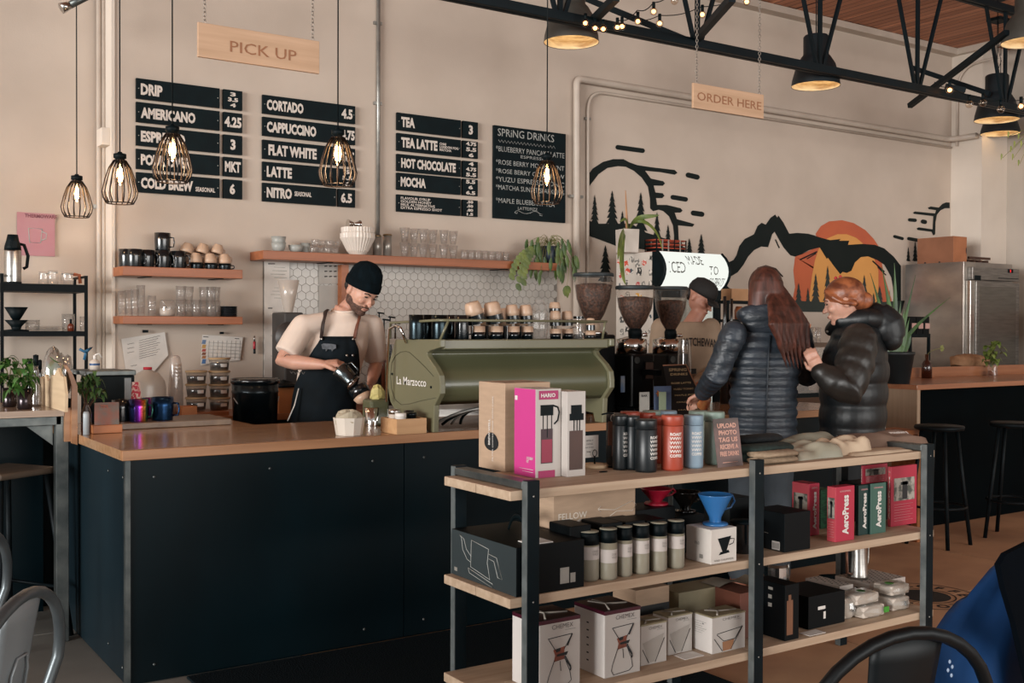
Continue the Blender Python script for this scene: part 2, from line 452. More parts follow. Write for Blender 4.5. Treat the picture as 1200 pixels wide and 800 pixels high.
# orange sun
mural('sun_outer', mat('mural_orange', 'c0603a', .6, c2='b5573a', scale=3), [zc(940, 240, 7.27, [(115, 245), (160, 180), (230, 140), (340, 130), (440, 155), (540, 215), (610, 290), (650, 350), (700, 600), (760, 800), (790, 1000), (790, 920), (-80, 900), (-80, 800), (-60, 700), (-75, 560), (-60, 440), (0, 420), (100, 370), (130, 300)])], .001)
mural('sun_inner', mat('mural_yellow', 'd99a52', .6, c2='cf914c', scale=3), [zc(940, 240, 7.27, [(215, 285), (300, 250), (380, 250), (460, 280), (520, 330), (600, 420), (650, 560), (650, 760), (655, 920), (50, 910), (60, 800), (85, 600), (110, 470), (140, 380), (180, 320)])], .002)
ridge = [(110, 515), (215, 470), (240, 430), (265, 350), (310, 290), (390, 250), (420, 180), (455, 152), (490, 168), (530, 110), (570, 82), (588, 108), (598, 90), (640, 150), (690, 245), (760, 238), (850, 245), (945, 270)]
ridge2 = [(0, 240), (100, 262), (200, 290), (240, 300), (330, 290), (315, 305), (402, 305), (390, 340), (520, 332), (620, 340), (700, 370), (780, 440), (842, 520), (842, 800)]
under2 = [(780, 800), (775, 700), (760, 620), (735, 570), (700, 510), (640, 470), (560, 438), (500, 445), (450, 490), (420, 560), (380, 580), (345, 570), (325, 590), (270, 520), (220, 450), (210, 460), (150, 362), (60, 385), (0, 415)]
under = [(870, 385), (800, 420), (740, 440), (700, 430), (640, 360), (565, 228), (545, 250), (510, 360), (450, 355), (390, 385), (340, 440), (300, 510), (250, 575), (200, 605), (145, 620), (135, 655), (170, 700), (230, 745), (200, 800), (100, 800), (80, 600)]
mural('ridge', MINK, [zc(830, 240, 7.27, ridge) + zc(940, 240, 7.27, ridge2[1:] + [(842, 900), (790, 900)] + under2) + zc(830, 240, 7.27, under)], .003)
mural('scratch', MINK, [dash(909, 281, 913, 290, 1.4), dash(938, 304, 957, 295, 1.6), dash(946, 303, 956, 297, 1.2), dash(1023, 306, 1036, 318, 1.6), dash(1029, 313, 1038, 322, 1.3)], .0035)
# black arc, clouds and pine groves
k = 7.5
arcp = zc(680, 160, k, [(80, 320), (110, 280), (200, 222), (290, 198), (380, 198), (430, 225), (500, 250), (620, 268), (830, 293), (855, 318), (830, 335), (700, 312), (570, 300), (620, 368), (730, 392), (745, 412), (725, 432), (645, 430), (660, 490), (725, 498), (740, 520), (720, 540), (665, 540), (675, 600), (760, 600), (880, 628), (900, 650), (880, 668), (830, 668), (850, 725), (960, 755), (1005, 770), (985, 792), (860, 780), (865, 900), (880, 1010), (820, 1010), (825, 870), (815, 780), (780, 700), (730, 655), (690, 642), (640, 655), (615, 630), (612, 540), (595, 440), (540, 360), (470, 300), (400, 265), (330, 260), (240, 275), (160, 330), (115, 390), (80, 435)])
mural('arc', MINK, [arcp], .003)
mural('cloud_dash', MINK, [dash(724, 172.5, 753, 176.5, 5.5), dash(806.5, 205, 817, 207.5, 6), dash(788.5, 231, 803.5, 233.5, 5.5), dash(812.5, 249.5, 822.5, 251, 6)], .003)
grove = [pine(697, 228, 276, 14, 8), pine(717.5, 223, 276, 19, 8), pine(729.5, 247, 276, 11, 5), pine(751, 225, 286, 20, 8), pine(770, 248, 286, 12, 5), pine(783, 263, 288, 9, 5),
         pine(709.5, 287, 330, 18, 6), pine(798, 281, 298, 8, 4), pine(808, 279, 298, 9, 5), pine(822, 274, 299, 11, 5),
         [(690, 262), (740, 262), (756, 272), (800, 286), (800, 298), (722, 288), (690, 276)], [(690, 258), (704, 265), (704, 280), (690, 276)]]
mural('pine', MINK, grove, .004)
DARKP = mat('mural_dark_green', '26302b', .6, c2='222b27', scale=4)
mural('pine', DARKP, [pine(936, 331, 362, 11, 5), pine(947, 337, 362, 8, 4), pine(956, 320, 362, 13, 6), pine(970, 311, 362, 13, 6), pine(1013, 322, 362, 12, 6), pine(1031, 335, 362, 12, 5), pine(1024, 343, 362, 7, 4),
                      [(930, 352), (1000, 356), (1060, 352), (1056, 367), (930, 365)]], .004)
k = 9.41
mural('right_arc', MINK, [zc(1030, 225, k, [(780, 115), (740, 113), (700, 130), (660, 170), (570, 158), (540, 172), (550, 188), (630, 200), (620, 235), (400, 213), (376, 225), (385, 240), (600, 265), (592, 410), (440, 388), (416, 400), (425, 418), (580, 438), (600, 478), (620, 465), (625, 330), (640, 250), (680, 200), (730, 178), (780, 178)]),
      dash(1066, 257.5, 1072.5, 258, 4), dash(1081.5, 259.5, 1084, 260, 5), dash(1048.5, 277, 1057.5, 279.5, 3.6), dash(1065, 279.5, 1076, 281.5, 4),
      pine(1064.5, 289, 306, 5, 4), pine(1072.5, 282, 306, 7, 5)], .003)
# ================================================================ MENU BOARDS
BOARD = mat('menu_board_black', '05161a', .6, spec=.15, c2='031014', scale=10)
MTXT = mat('menu_lettering', 'd3c9c0', .6, c2='c8beb5', scale=30)
YB = 6.475
def fit(m, st, u0, u1, v0, v1, bold=.0, al='LEFT'):
  """text st scaled to fill the rectangle u0..u1, v0..v1 of a board"""
  vs, fs = text_mesh(st, bold, 'LEFT')
  if not vs: return
  ax = min(v[0] for v in vs); bx = max(v[0] for v in vs); ay = min(v[1] for v in vs); by = max(v[1] for v in vs)
  m.add([(u0 + (x - ax) / (bx - ax) * (u1 - u0), 0, v0 + (y - ay) / (by - ay) * (v1 - v0)) for x, y in vs], fs)
def menu(label, x0p, x1p, topp, rows, px_split, name='menu_board'):
  """rows: (top px at left edge, bottom px, words, [(u0,u1,v0,v1)...], price words)"""
  a = W(x0p, topp, Y=YB); t = thing(name, label, 'menu board', (a.x, YB, a.z))
  return t, a
def X_of(px): return W(px, 200, Y=YB).x
def strip(t, a, px0, px1, ytop, ybot, words, part='menu_strip'):
  x0, x1 = X_of(px0) - a.x, X_of(px1) - a.x; z1 = W(px0, ytop, Y=YB).z - a.z; z0 = W(px0, ybot, Y=YB).z - a.z
  sp = M().box(x0, 0, z0, x1, .02, z1).build(part, BOARD, t)
  m = M()
  for st, q0, q1, f0, f1, bold in words:
    fit(m, st, X_of(q0) - a.x, X_of(q1) - a.x, z0 + (z1 - z0) * f0, z0 + (z1 - z0) * f1, bold)
  if words: m.v = [(x, -.0015, z) for x, y, z in m.v]; m.build('lettering', MTXT, sp)
  for sx in (x0 + .012, x1 - .012):
    M().cyl((sx, -.003, (z0 + z1) / 2), (sx, .001, (z0 + z1) / 2), .003, seg=8).build('screw', GALV, sp)
t, a = menu('leftmost black strip menu board listing drip, americano and cold brew', 160, 284, 91, None, 0)
rowsA = [(91.2, 115, 'DRIP', 165, 190.5, '3\n3.5\n4', 267, 279), (119, 142.5, 'AMERICANO', 165, 229, '4.25', 263, 283), (146.6, 170, 'ESPRESSO', 165, 217, '3', 270, 276), (174, 197.5, 'POUR OVER', 165, 224, 'MKT', 263.5, 282), (201.4, 224.7, 'COLD BREW', 165, 226, '6', 269, 275.5)]
for y0, y1, w1, u0, u1, w2, u2, u3 in rowsA:
  ws = [(w1, u0, u1, .2, .76, .05)]
  if w1 == 'COLD BREW': ws.append(('SEASONAL', 229, 252, .24, .48, .03))
  strip(t, a, 160, 257.5, y0, y1, ws)
  dy = 14 * (y0 < 400)
  zt = W(160, y0, Y=YB).z; zb = W(160, y1, Y=YB).z
  x0_, x1_ = X_of(262) - a.x, X_of(284) - a.x
  sp = M().box(x0_, 0, zb - a.z, x1_, .02, zt - a.z).build('price_strip', BOARD, t)
  m = M(); lines = w2.split('\n')
  for i, l in enumerate(lines):
    h = (zt - zb) / len(lines) * (.56 if len(lines) == 1 else .62); c = zt - (zt - zb) * (.5 if len(lines) == 1 else (.22 + .28 * i));
    wd = (u3 - u2) * (.55 if len(l) == 1 and len(lines) > 1 else 1); cu_ = (u2 + u3) / 2
    fit(m, l, X_of(cu_ - wd / 2) - a.x, X_of(cu_ + wd / 2) - a.x, c - h / 2 - a.z, c + h / 2 - a.z, .045)
  m.v = [(x, -.0015, z) for x, y, z in m.v]; m.build('lettering', MTXT, sp)
def board(label, px0, pxs, px1, rows):
  t, a = menu(label, px0, px1, rows[0][0], None, 0)
  for y0, y1, ws, pr, pu0, pu1, split in rows:
    strip(t, a, px0, pxs if split else px1, y0, y1, ws)
    zt = W(px0, y0, Y=YB).z; zb = W(px0, y1, Y=YB).z
    if split: sp = M().box(X_of(pxs + 2.5) - a.x, 0, zb - a.z, X_of(px1) - a.x, .02, zt - a.z).build('price_strip', BOARD, t)
    else: sp = t
    m = M(); lines = pr.split('\n'); n = len(lines)
    for i, l in enumerate(lines):
      h = (zt - zb) / n * (.56 if n == 1 else .7); c = zt - (zt - zb) * (i + .5) / n if n > 1 else (zt + zb) / 2
      wd = (pu1 - pu0) * (.5 if len(l) == 1 and n > 1 else 1); cu_ = (pu0 + pu1) / 2
      fit(m, l, X_of(cu_ - wd / 2) - a.x, X_of(cu_ + wd / 2) - a.x, c - h / 2 - a.z, c + h / 2 - a.z, .045)
    m.v = [(x, -.0015 if split else -.002, z) for x, y, z in m.v]; m.build('lettering', MTXT, sp)
board('second black strip menu board listing cortado, cappuccino and nitro', 308, 394, 416.3, [
  (110.7, 132.5, [('CORTADO', 312.5, 355.5, .2, .78, .05)], '4.5', 400, 413, False),
  (136.5, 158.5, [('CAPPUCCINO', 312.5, 370.5, .2, .78, .05)], '4.75', 400, 415.5, False),
  (163.3, 185.5, [('FLAT WHITE', 314.5, 371, .2, .78, .05)], '5.5', 401, 415, False),
  (189, 211, [('LATTE', 312.5, 342, .2, .78, .05)], '5\n5.5\n6', 401, 413, False),
  (213.8, 235.5, [('NITRO', 312.5, 342, .2, .78, .05), ('SEASONAL', 345, 365, .4, .66, .03)], '6.5', 399.5, 412.5, True)])
board('third black strip menu board listing tea, hot chocolate and mocha', 465.5, 540, 560, [
  (131.5, 152, [('TEA', 470, 486, .2, .78, .05)], '3', 549, 554, True),
  (155.5, 176, [('TEA LATTE', 470, 512.5, .2, .78, .05), ('CHAI\nLONDON FOG\nMATCHA', 515, 537, .22, .72, .03)], '4.75\n5.5\n6', 546, 558, True),
  (180, 200, [('HOT CHOCOLATE', 470, 534, .2, .78, .05)], '4\n4.75\n5.5', 546, 558, True),
  (202, 222, [('MOCHA', 469.5, 499, .2, .78, .05)], '5.5\n6\n6.5', 546, 557, True),
  (227.5, 247.5, [('FLAVOUR SYRUP\nGOLDEN HONEY\nMILK ALTERNATIVE\nEXTRA ESPRESSO SHOT', 469.5, 518, .16, .88, .02)], '.50\n.50\n.80\n1.5', 547, 554.5, True)])
# chalkboard
a = W(579, 146.3, Y=YB); zb = W(579, 255.3, Y=YB).z; x1 = X_of(663)
t = thing('chalkboard', 'black chalkboard of handwritten spring drinks beside the cream pipe', 'chalkboard', (a.x, YB, a.z))
M().box(0, 0, zb - a.z, x1 - a.x, .022, 0).build('slate', BOARD, t, bevel=.002)
CHALK = mat('chalk', 'b5b7b3', .9, c2='8f9290', scale=60)
m = M()
def ch(st, q0, q1, y0, y1, b_=.0):
  u0, u1 = X_of(q0) - a.x, X_of(q1) - a.x
  ya = W(579, y0, Y=YB).z - a.z; yb_ = W(579, y1, Y=YB).z - a.z; fit(m, st, u0, u1, yb_, ya, b_)
ch('SPRiNG DRiNKS', 583, 649, 149.5, 158.5, .004)
ch('*BLUEBERRY PANCAKE LATTE', 581, 661, 170, 176.5); ch('ESPRESSO', 610, 640, 178.5, 182)
ch('*ROSE BERRY MOCHA MINT', 581, 661, 186, 192); ch('*ROSE BERRY COLD BREW', 581, 661, 196.5, 202)
ch('*YUZU ESPRESSO TONIC', 581, 661, 206, 212); ch('*MATCHA SUNSET SPARKLING', 581, 661, 215.5, 221.5)
ch('*MAPLE BLUEBERRY TEA', 581, 650, 231, 237); ch('LATTE/FIZZ', 607, 630, 240, 243.5)
m.v = [(x, -.002, z) for x, y, z in m.v]
def chl(pts, r=.0018): m.tube([(W(px, py, Y=YB).x - a.x, -.0015, W(px, py, Y=YB).z - a.z) for px, py in pts], r, 5)
chl([(584 + i * 1.9, 163.5 + (3 if i % 2 else 0) + i * .22) for i in range(36)])
chl([(603 + 3 * math.cos(q / 4) + (q > 6) * (q - 6) * 1.6, 248.5 + 1.8 * math.sin(q / 2)) for q in range(20)])
chl([(621 + i, 250 - 2.4 * math.sin(i / 3.5)) for i in range(13)] + [(636, 251), (635, 253), (632, 252)])
m.build('chalk_writing', CHALK, t)['kind'] = 'stuff'
# pink poster on the left wall
a = W(20, 247, Y=6.665); e = W(64.5, 300.5, Y=6.665)
t = thing('poster', 'pink poster with a drawn glass mug on the wall left of the conduits', 'poster', (a.x, 6.668, e.z))
w_, h_ = e.x - a.x, a.z - e.z
M().box(0, 0, 0, w_, .004, h_ * .98).build('sheet', mat('pink_poster', 'b58a90', .6, c2='b0767f', scale=3), t)
m = M(); q = FM((0, -.0012, 0), (1, 0, 0), (0, 0, 1))
m.tube([(w_ * .3, 0, h_ * .62), (w_ * .33, 0, h_ * .3), (w_ * .62, 0, h_ * .3), (w_ * .66, 0, h_ * .62)], .003, 5, True)
m.tube([(w_ * .65, 0, h_ * .56), (w_ * .78, 0, h_ * .52), (w_ * .76, 0, h_ * .4), (w_ * .64, 0, h_ * .36)], .003, 5)
m.build('mug_drawing', mat('mug_print', 'a9b2ae', .6, scale=6), t)
M().text('THERMOWARE', q @ TR(w_ * .2, h_ * .87, 0), .028, .9, .0008).build('lettering', mat('poster_ink', '8a4f5c', .6), t)
# hanging wooden signs
PLY = wood('plywood_sign', 'c9a587', 'b99677', 0, .6, bump=.05)
PLYB = mat('burnt_lettering', '9c6a4a', .7, scale=30)
def hang(label, px, py0, py1, Y, words, ux0, ux1, hv):
  a = W(px[0], py1, Y=Y); b_ = W(px[1], 200, Y=Y); z1 = W(px[0], py0, Y=Y).z
  t = thing('hanging_sign', label, 'sign', (a.x, Y, a.z)); w = b_.x - a.x; h = z1 - a.z
  M().box(0, -.008, 0, w, .008, h).build('sign_board', PLY, t, bevel=.002)
  m = M(); fit(m, words, w * ux0, w * ux1, h * hv[0], h * hv[1], .004)
  m.v = [(x, -.0095, z) for x, y, z in m.v]; m.build('lettering', PLYB, t)
  CH = mat('chain_metal', 'a39a90', .4, .6, scale=20)
  for cx in (w * .055, w * .945):
    m = M(); z = h - .012; k = 0
    while z + a.z < H - .005:
      mx_ = TR(cx, 0, z) @ RZ(PI / 2 * (k % 2) + .6)
      m.add(*ringlink(.0075, .011, .0017), True, mx_); z += .0175; k += 1
    m.build('chain', CH, t)
def ringlink(rx, rz, r):
  mm = M(); mm.tube([(rx * math.cos(q) , 0, rz * math.sin(q)) for q in [2 * PI * i / 8 for i in range(8)]], r, 4, True)
  return mm.v, mm.f
hang('plywood sign reading pick up, hung on chains over the counter', (231.5, 373.5), 26, 66.5, 4.75, 'PICK UP', .25, .8, (.27, .6))
hang('plywood sign reading order here, hung on chains before the mural', (811.5, 893.5), 97, 126.5, 4.7, 'ORDER HERE', .05, .96, (.33, .67))
# ================================================================ COUNTERS
OAK = wood('counter_oak', 'b58d6a', '9c7653', 0, .22, scale=2.2, bump=.04, coat=.3)
OAKE = wood('counter_edge_oak', 'a87a56', '946846', 0, .4, scale=2.5, bump=.05)
PANEL = mat('blackened_steel_panel', '03161c', .33, c2='010b0f', scale=2.5, stretch=(1, 1, .4), bump=.02, detail=7, lo=.3, hi=.75, spec=.16)
CX, CY, CR = 1.058, 4.24, 5.45
t = thing('service_counter', 'long service counter of blackened steel panels under an oak board top', 'counter', (CX, CY, 0))
px_ = [.025, 1.22, 2.44, 3.46, CR - CX]
for i in range(4):
  f = M().box(px_[i] + (.002 if i else 0), .022, .004, px_[i + 1] - .002, .04, .869).build('front_panel', PANEL, t)
  for z in (.07, .80):
    for k in range(3 if z > .5 else 2):
      x = px_[i] + .10 + k * (.47 if z > .5 else .9)
      if x < px_[i + 1] - .05: M().ball((x, .02, z), (.006, .004, .006), 8, 5).build('rivet', RAWST, f)
f = M().box(.022, .04, .004, .04, 1.34, .869).build('side_panel', mat('blackened_steel_side', '16252c', .4, spec=.3, c2='08141a', scale=2.2, stretch=(1, 1, .25), bump=.02, detail=7, lo=.3, hi=.7), t)  # lighter copy of the front steel, window light painted into the end panel
for y, z in ((.3, .80), (.07, .80), (.3, .1), (.08, .06)): M().ball((.02, y, z), (.004, .006, .006), 8, 5).build('rivet', RAWST, f)
m = M(); m.box(.014, .014, .0, .034, .024, .869); m.box(.014, .024, .0, .022, .036, .869)
m.build('corner_strip', RAWST, t)
M().box(.04, .06, 0, CR - CX, .75, .05).build('plinth', BLACKM, t)
M().box(.04, .74, .05, CR - CX, .76, .869).build('back_panel', BLACKM, t)
M().box(CR - CX - .02, .04, .004, CR - CX, .74, .869).build('side_panel', PANEL, t)
top = M().box(0, 0, .871, CR - CX, .028, .91).build('edge_board', OAKE, t, bevel=.002)
yb_ = [.03, .19, .35, .52, .68, .81]
for j in range(5):
  xs = [.0, (1.7, 2.3, 1.3, 2.0, 1.6)[j], (3.6, 4.2, 3.1, 3.9, 3.4)[j], CR - CX]
  for i in range(3):
    M().box(xs[i] + .001, yb_[j], .871, xs[i + 1] - .001, yb_[j + 1] - .0015, .9095).build('board', OAK, t)
M().box(.0, .81, .871, .82, 1.34, .9095).build('board', OAK, t)
M().box(.80, .81, .1, .815, 1.34, .869).build('return_panel', BLACKM, t)
# raised slab at the back left of the counter
a = W(137, 500, Z=.925); e = W(249, 490, Z=.925)
tag(M().box(0, 0, 0, e.x - a.x + .02, .34, .028).build('stone_slab', mat('slab_stone', '8a7561', .35, c2='6d5a4a', scale=12), loc=(a.x, a.y, .9105), bevel=.003),
  'low stone slab with metal mugs on it at the back left of the counter', 'slab')
# left bar with steel legs
BARW = wood('bar_wood', 'a38b76', '8d7561', 0, .25, scale=2.4, bump=.03, coat=.3)
t = thing('high_bar', 'high bar of pale wood on raw steel legs at the left edge', 'bar table', (0, 0, 0))
bx = 1.037
for j in range(3):
  M().box(-1.7, 5.0 + j * .2, .992, bx - .034, 5.198 + j * .2, 1.02).build('board', BARW, t)
M().box(-1.7, 5.02, .952, bx - .04, 5.06, .991).build('steel_rail', RAWST, t, bevel=.003)
a = W(69, 753, Z=0)
m = M().box(.972, 5.02, 0, 1.026, 5.07, .991).build('leg', RAWST, t, bevel=.003)
m = M().box(-1.6, 5.02, 0, -1.55, 5.07, .991).build('leg', RAWST, t, bevel=.003)
m = M(); m.prism([(0, 0), (.11, 0), (.11, -.09)], FM((.857, 5.064, .952), (1, 0, 0), (0, 0, 1)), .006)
m.build('gusset', RAWST, t)
M().box(bx - .032, 5.0, .88, bx - .001, 5.04, 1.025).build('end_board', OAKE, t)
# panel that closes the space below the bar
M().box(-1.7, 5.62, 0, 1.03, 5.64, .99).build('back_panel', PANEL, bpy.data.objects['high_bar'])
# mountain shaped divider
PLYL = wood('divider_plywood', 'd6bd9c', 'c7ad8c', 1, .55, bump=.04)
DX = 1.0
pts = [(83, 476), (83.5, 462), (81, 441), (78, 440), (74.5, 431), (71.5, 437), (70, 440), (67.5, 439), (64, 446), (62.5, 446), (60, 438), (57, 445), (55, 441), (52, 443), (45, 443), (43, 446), (43, 466)]
w3 = [W(x, y, X=DX) for x, y in pts]; yy0 = w3[0].y
w3[0].z = 1.0205; w3[-1].z = 1.0205
t = thing('divider', 'pale plywood divider cut like a mountain skyline on the end of the bar', 'divider', (DX, yy0, 1.0205))
M().prism([(-(p.y - yy0), p.z - 1.0205) for p in w3], FM((-.012, 0, 0), (0, -1, 0), (0, 0, 1)), .012).build('skyline_panel', PLYL, t)
y1 = W(43, 466, X=DX).y; y2 = W(38, 464, X=DX).y
M().box(-.012, y1 - yy0 + .004, 0, .02, y1 - yy0 + .022, .125).build('end_post', PLYL, t)
c = W(52, 455, X=DX - .013)
m = M().prism([(-.02, -.035), (.02, -.035), (.02, .035), (-.02, .035)], FM((-.014, c.y - yy0, c.z - 1.0205), (0, -1, 0), (0, 0, 1)), .001)
sk = m.build('sticker', mat('grey_sticker', '6c6460', .6, scale=30), t)
m = M(); m.tube([(-.0145, c.y - yy0 + .011 * math.cos(q), c.z - 1.0205 + .014 + .011 * math.sin(q)) for q in [i * PI / 4 for i in range(8)]], .002, 4, True)
m.tube([(-.0145, c.y - yy0 + .013 * math.cos(q), c.z - 1.0205 - .014 + .013 * math.sin(q)) for q in [i * PI / 4 for i in range(8)]], .002, 4, True)
m.build('sticker_print', WHITE, sk)
m = M(); q = [(90.5, 521), (83.5, 519), (83.5, 476), (84, 452), (80, 438), (75, 428), (78, 428), (84, 436), (90.5, 452)]
w3 = [W(x, y, Y=4.99) for x, y in q]
m.prism([(p.x - w3[1].x, p.z) for p in w3], FM((w3[1].x, 5.0, 0), (1, 0, 0), (0, 0, 1)), .016)
tag(m.build('bar_end_board', OAKE), 'upright pale wood end board between the bar and the counter', 'board')
# cabinet row under the orange shelves
DOAK = wood('back_counter_wood', 'a5673f', '8b5432', 0, .4, scale=2.5, bump=.05)
t = thing('back_counter', 'low back counter with an orange wood top against the rear wall', 'counter', (1.62, 5.95, 0))
M().box(0, 0, .845, 3.2, .525, .88).build('countertop', DOAK, t, bevel=.002)
for k in range(4):
  d = M().box(.01 + k * .8, .0, .08, .79 + k * .8, .02, .84).build('door', BLACKM, t)
  M().cyl((.7 + k * .8, -.015, .62), (.7 + k * .8, -.015, .76), .006, seg=8).build('handle', STEEL, d)
M().box(.0, .022, .0, 3.2, .5, .844).build('carcass', BLACKM, t)
# orange wall shelves
SH = wood('orange_shelf_wood', 'a3623f', '8b5131', 0, .42, scale=2.0, bump=.06)
def shelf(label, px0, pyt, px1, pyb, depth=.22, X0=None):
  yf = 6.5 - depth; a = W(px0, pyt, Y=yf); b_ = W(px1, pyb, Y=yf); zb = W(px0, pyb, Y=yf).z
  x0 = a.x if X0 is None else X0
  t = thing('wall_shelf', label, 'shelf', (x0, yf, zb))
  M().box(0, 0, 0, b_.x - x0, depth - .001, a.z - zb).build('shelf_board', SH, t, bevel=.003)
  m = M()
  for k in (.2, .8): m.box((b_.x - x0) * k, .02, -.004, (b_.x - x0) * k + .03, depth - .001, .0)
  m.build('bracket', BLACKM, t)
  return t, (x0, yf, a.z, b_.x)
sA = shelf('short orange shelf of black mugs and beige cups on the left', 143.5, 311.5, 284.5, 322.5)
sB = shelf('short orange shelf of glasses below the mug shelf', 143.5, 370, 284.5, 379.5)
a = W(307.5, 292, Y=6.28); b_ = W(653, 324, Y=6.28)
sC = shelf('long orange shelf of bowls, glasses and a plant above the hexagon tiles', 308, 293, 653, 303.5)
# the short left shelves' ends and a tall orange upright below the long shelf
u = W(402, 303, Y=6.4)
tag(M().box(u.x, 6.42, .9, u.x + .05, 6.487, sC[1][2] - .06).build('shelf_upright', SH), 'narrow orange upright board under the long shelf behind the barista', 'board')
# right bar counter
t = thing('wood_bar', 'dark fronted bar with an orange wood top and pale plywood end on the right', 'bar counter', (6.42, 4.61, 0))
M().box(0, 0, .965, 2.75, .72, 1.0).build('countertop', wood('bar_top_orange', 'a9714f', '955f41', 0, .3, coat=.3, bump=.03), t, bevel=.002)
zl = W(1200, 427, Y=5.3).z
M().box(.2, .69, 1.0, 2.75, .72, zl).build('back_ledge', MATS['bar_top_orange'], t, bevel=.002)
M().box(.0, .0, 0, .035, .70, .965).build('end_panel', wood('pale_ply_end', 'a68d76', '968069', 2, .5, bump=.03), t)
M().box(.04, .06, 0, 2.75, .08, .963).build('front_panel', mat('dark_bar_front', '02080b', .8, c2='010507', scale=3, spec=.05), t)
M().box(.04, .08, .0, 2.75, .68, .04).build('plinth', BLACKM, t)
M().box(.04, .66, .04, 2.75, .69, .963).build('back_panel', BLACKM, t)
# bar stools
wood('stool_seat_wood', '6b5c4e', '52463b', 0, .5)
def stool(label, x, y, rz, seatw=True):
  t = thing('bar_stool', label, 'stool', (x, y, 0), rz)
  mt = mat('stool_metal', '10191d', .5, .3, spec=.2, c2='0a1013', scale=14)
  M().lathe([(.13, .735), (.15, .74), (.155, .755), (.15, .765), (.0, .765)], 20).build('seat', MATS['stool_seat_wood'] if seatw else mt, t)
  for k in range(4):
    a = PI / 4 + k * PI / 2; c, s_ = math.cos(a), math.sin(a)
    M().tube([(.11 * c, .11 * s_, .735), (.15 * c, .15 * s_, .4), (.2 * c, .2 * s_, .0)], .013, 8).build('leg', mt, t)
  M().tube([(.168 * math.cos(a), .168 * math.sin(a), .25) for a in [2 * PI * i / 16 for i in range(16)]], .008, 6, True).build('foot_ring', mt, t)
  return t
st = W(1180, 634, Z=0)
stool('bar stool with a dark seat at the right edge before the wood bar', 6.78, 4.12, .3, False)
stool('bar stool half hidden behind the right end of the retail rack', 6.15, 4.25, .1, False)
def backstool(label, loc, rz):
  t = thing('bar_stool', label, 'stool', loc, rz)
  mt = MATS['stool_metal']
  M().cbox((0, 0, .745), (.30, .30, .03)).build('seat', MATS['stool_seat_wood'], t, bevel=.01)
  for sx in (-1, 1):
    for sy in (-1, 1): M().tube([(.12 * sx, .12 * sy, .735), (.19 * sx, .19 * sy, .0)], .013, 8).build('leg', mt, t)
  M().tube([(-.16, -.16, .22), (.16, -.16, .22), (.16, .16, .22), (-.16, .16, .22)], .008, 6, True).build('foot_rest', mt, t)
a = W(22, 549, Z=.76)
backstool('wood topped metal stool under the high bar on the left', (a.x - .05, a.y + .05, 0), .55)
a = W(-22, 538, Z=.76)
backstool('second wood topped stool cut by the left edge under the high bar', (a.x - .55, 5.33, 0), .1)
# ================================================================ ESPRESSO MACHINE
SAGE = mat('sage_enamel', '6c6951', .36, c2='67644c', scale=3, spec=.6, coat=.2)
SAGED = mat('sage_enamel_body', '55563f', .30, c2='50513a', scale=3, spec=.6, coat=.3)
MX0 = 2.41
prof_px = [(463, 397.5), (516, 397.5), (516, 407), (503, 411), (500, 414), (501.5, 418), (510, 430), (515, 440), (517.5, 451), (516, 461), (512, 469), (509, 475), (508, 507), (500, 507.5), (498, 494), (478, 488), (463, 482), (457, 470), (455, 458), (454.5, 440), (456, 424)]
pr = [W(x, y, X=MX0) for x, y in prof_px]
yo = 4.26; pr = [(max(p.y, 4.17), max(p.z, .911)) for p in pr]
xr = W(716, 440, Y=4.2).x
t = thing('espresso_machine', 'sage green espresso machine with a curved back panel on the counter', 'espresso machine', (MX0, yo, .91))
fx = FM((0, 0, 0), (0, 1, 0), (0, 0, 1))   # polygon in (y, z), extruded along +x
pl = [(y - yo, z - .91) for y, z in pr]
L_ = xr - MX0
M().prism(pl, fx, .028).build('side_panel', SAGE, t, bevel=.004)
M().prism(pl, TR(L_ - .028, 0, 0) @ fx, .028).build('side_panel', SAGE, t, bevel=.004)
# body: same outline, drawn in by 2 cm
bo = pl[1:12]
inner = []
for i, (y, z) in enumerate(bo): inner.append((y + .022, z - .004 if i < 2 else z))
inner[-1] = (inner[-1][0], pl[11][1]); zlow = .17
body = [(.30, inner[0][1])] + inner + [(inner[-1][0] + .005, zlow), (.30, zlow)]
m = M(); n = len(body)
vs = [(.028, y, z) for y, z in body] + [(L_ - .028, y, z) for y, z in body]
m.add(vs, [(i, (i + 1) % n, (i + 1) % n + n, i + n) for i in range(n)], True)
ob = m.build('back_shell', SAGED, t)
ob.data.polygons.foreach_set('use_smooth', [n > i > 2 and i < n - 3 for i in range(len(ob.data.polygons))])
M().box(.028, inner[0][0] - .006, pl[1][1] - .045, L_ - .028, inner[0][0] + .02, pl[1][1] - .002).build('top_band', SAGE, t, bevel=.004)
M().box(.028, -.015, .125, L_ - .028, .0, .17).build('lower_band', SAGE, t, bevel=.003)
# oval line and screws on the side panel, lettering
q = [(493, 411), (505, 417), (497, 415), (490, 411)]
ov = [(470, 415), (476, 411.5), (484, 415), (494, 424), (506, 438)]
m = M()
def sp(x, y, dx=-.0015): p = W(x, y, X=MX0 + dx); return (p.x - MX0, p.y - yo, p.z - .91)
oval = [(459, 425), (463, 417), (469, 412.5), (475, 411.5), (480, 413), (490, 422), (500, 432), (508, 441)]
oval2 = [(511, 466), (495, 469), (480, 473), (470, 474), (463, 468), (458.5, 455), (457.5, 440), (459, 425)]
m.tube([sp(*p) for p in oval], .0014, 5); m.tube([sp(*p) for p in oval2], .0014, 5)
m.build('panel_seam', mat('seam_dark', '4c4a36', .6), t)
for x, y in ((459.5, 438), (505, 453.5)):
  c = sp(x, y); M().cyl((c[0] - .002, c[1], c[2]), (.001, c[1], c[2]), .006, seg=10).build('bolt', BLACKM, t)
a = Vector(sp(465, 449.5)); e = Vector(sp(500, 451))
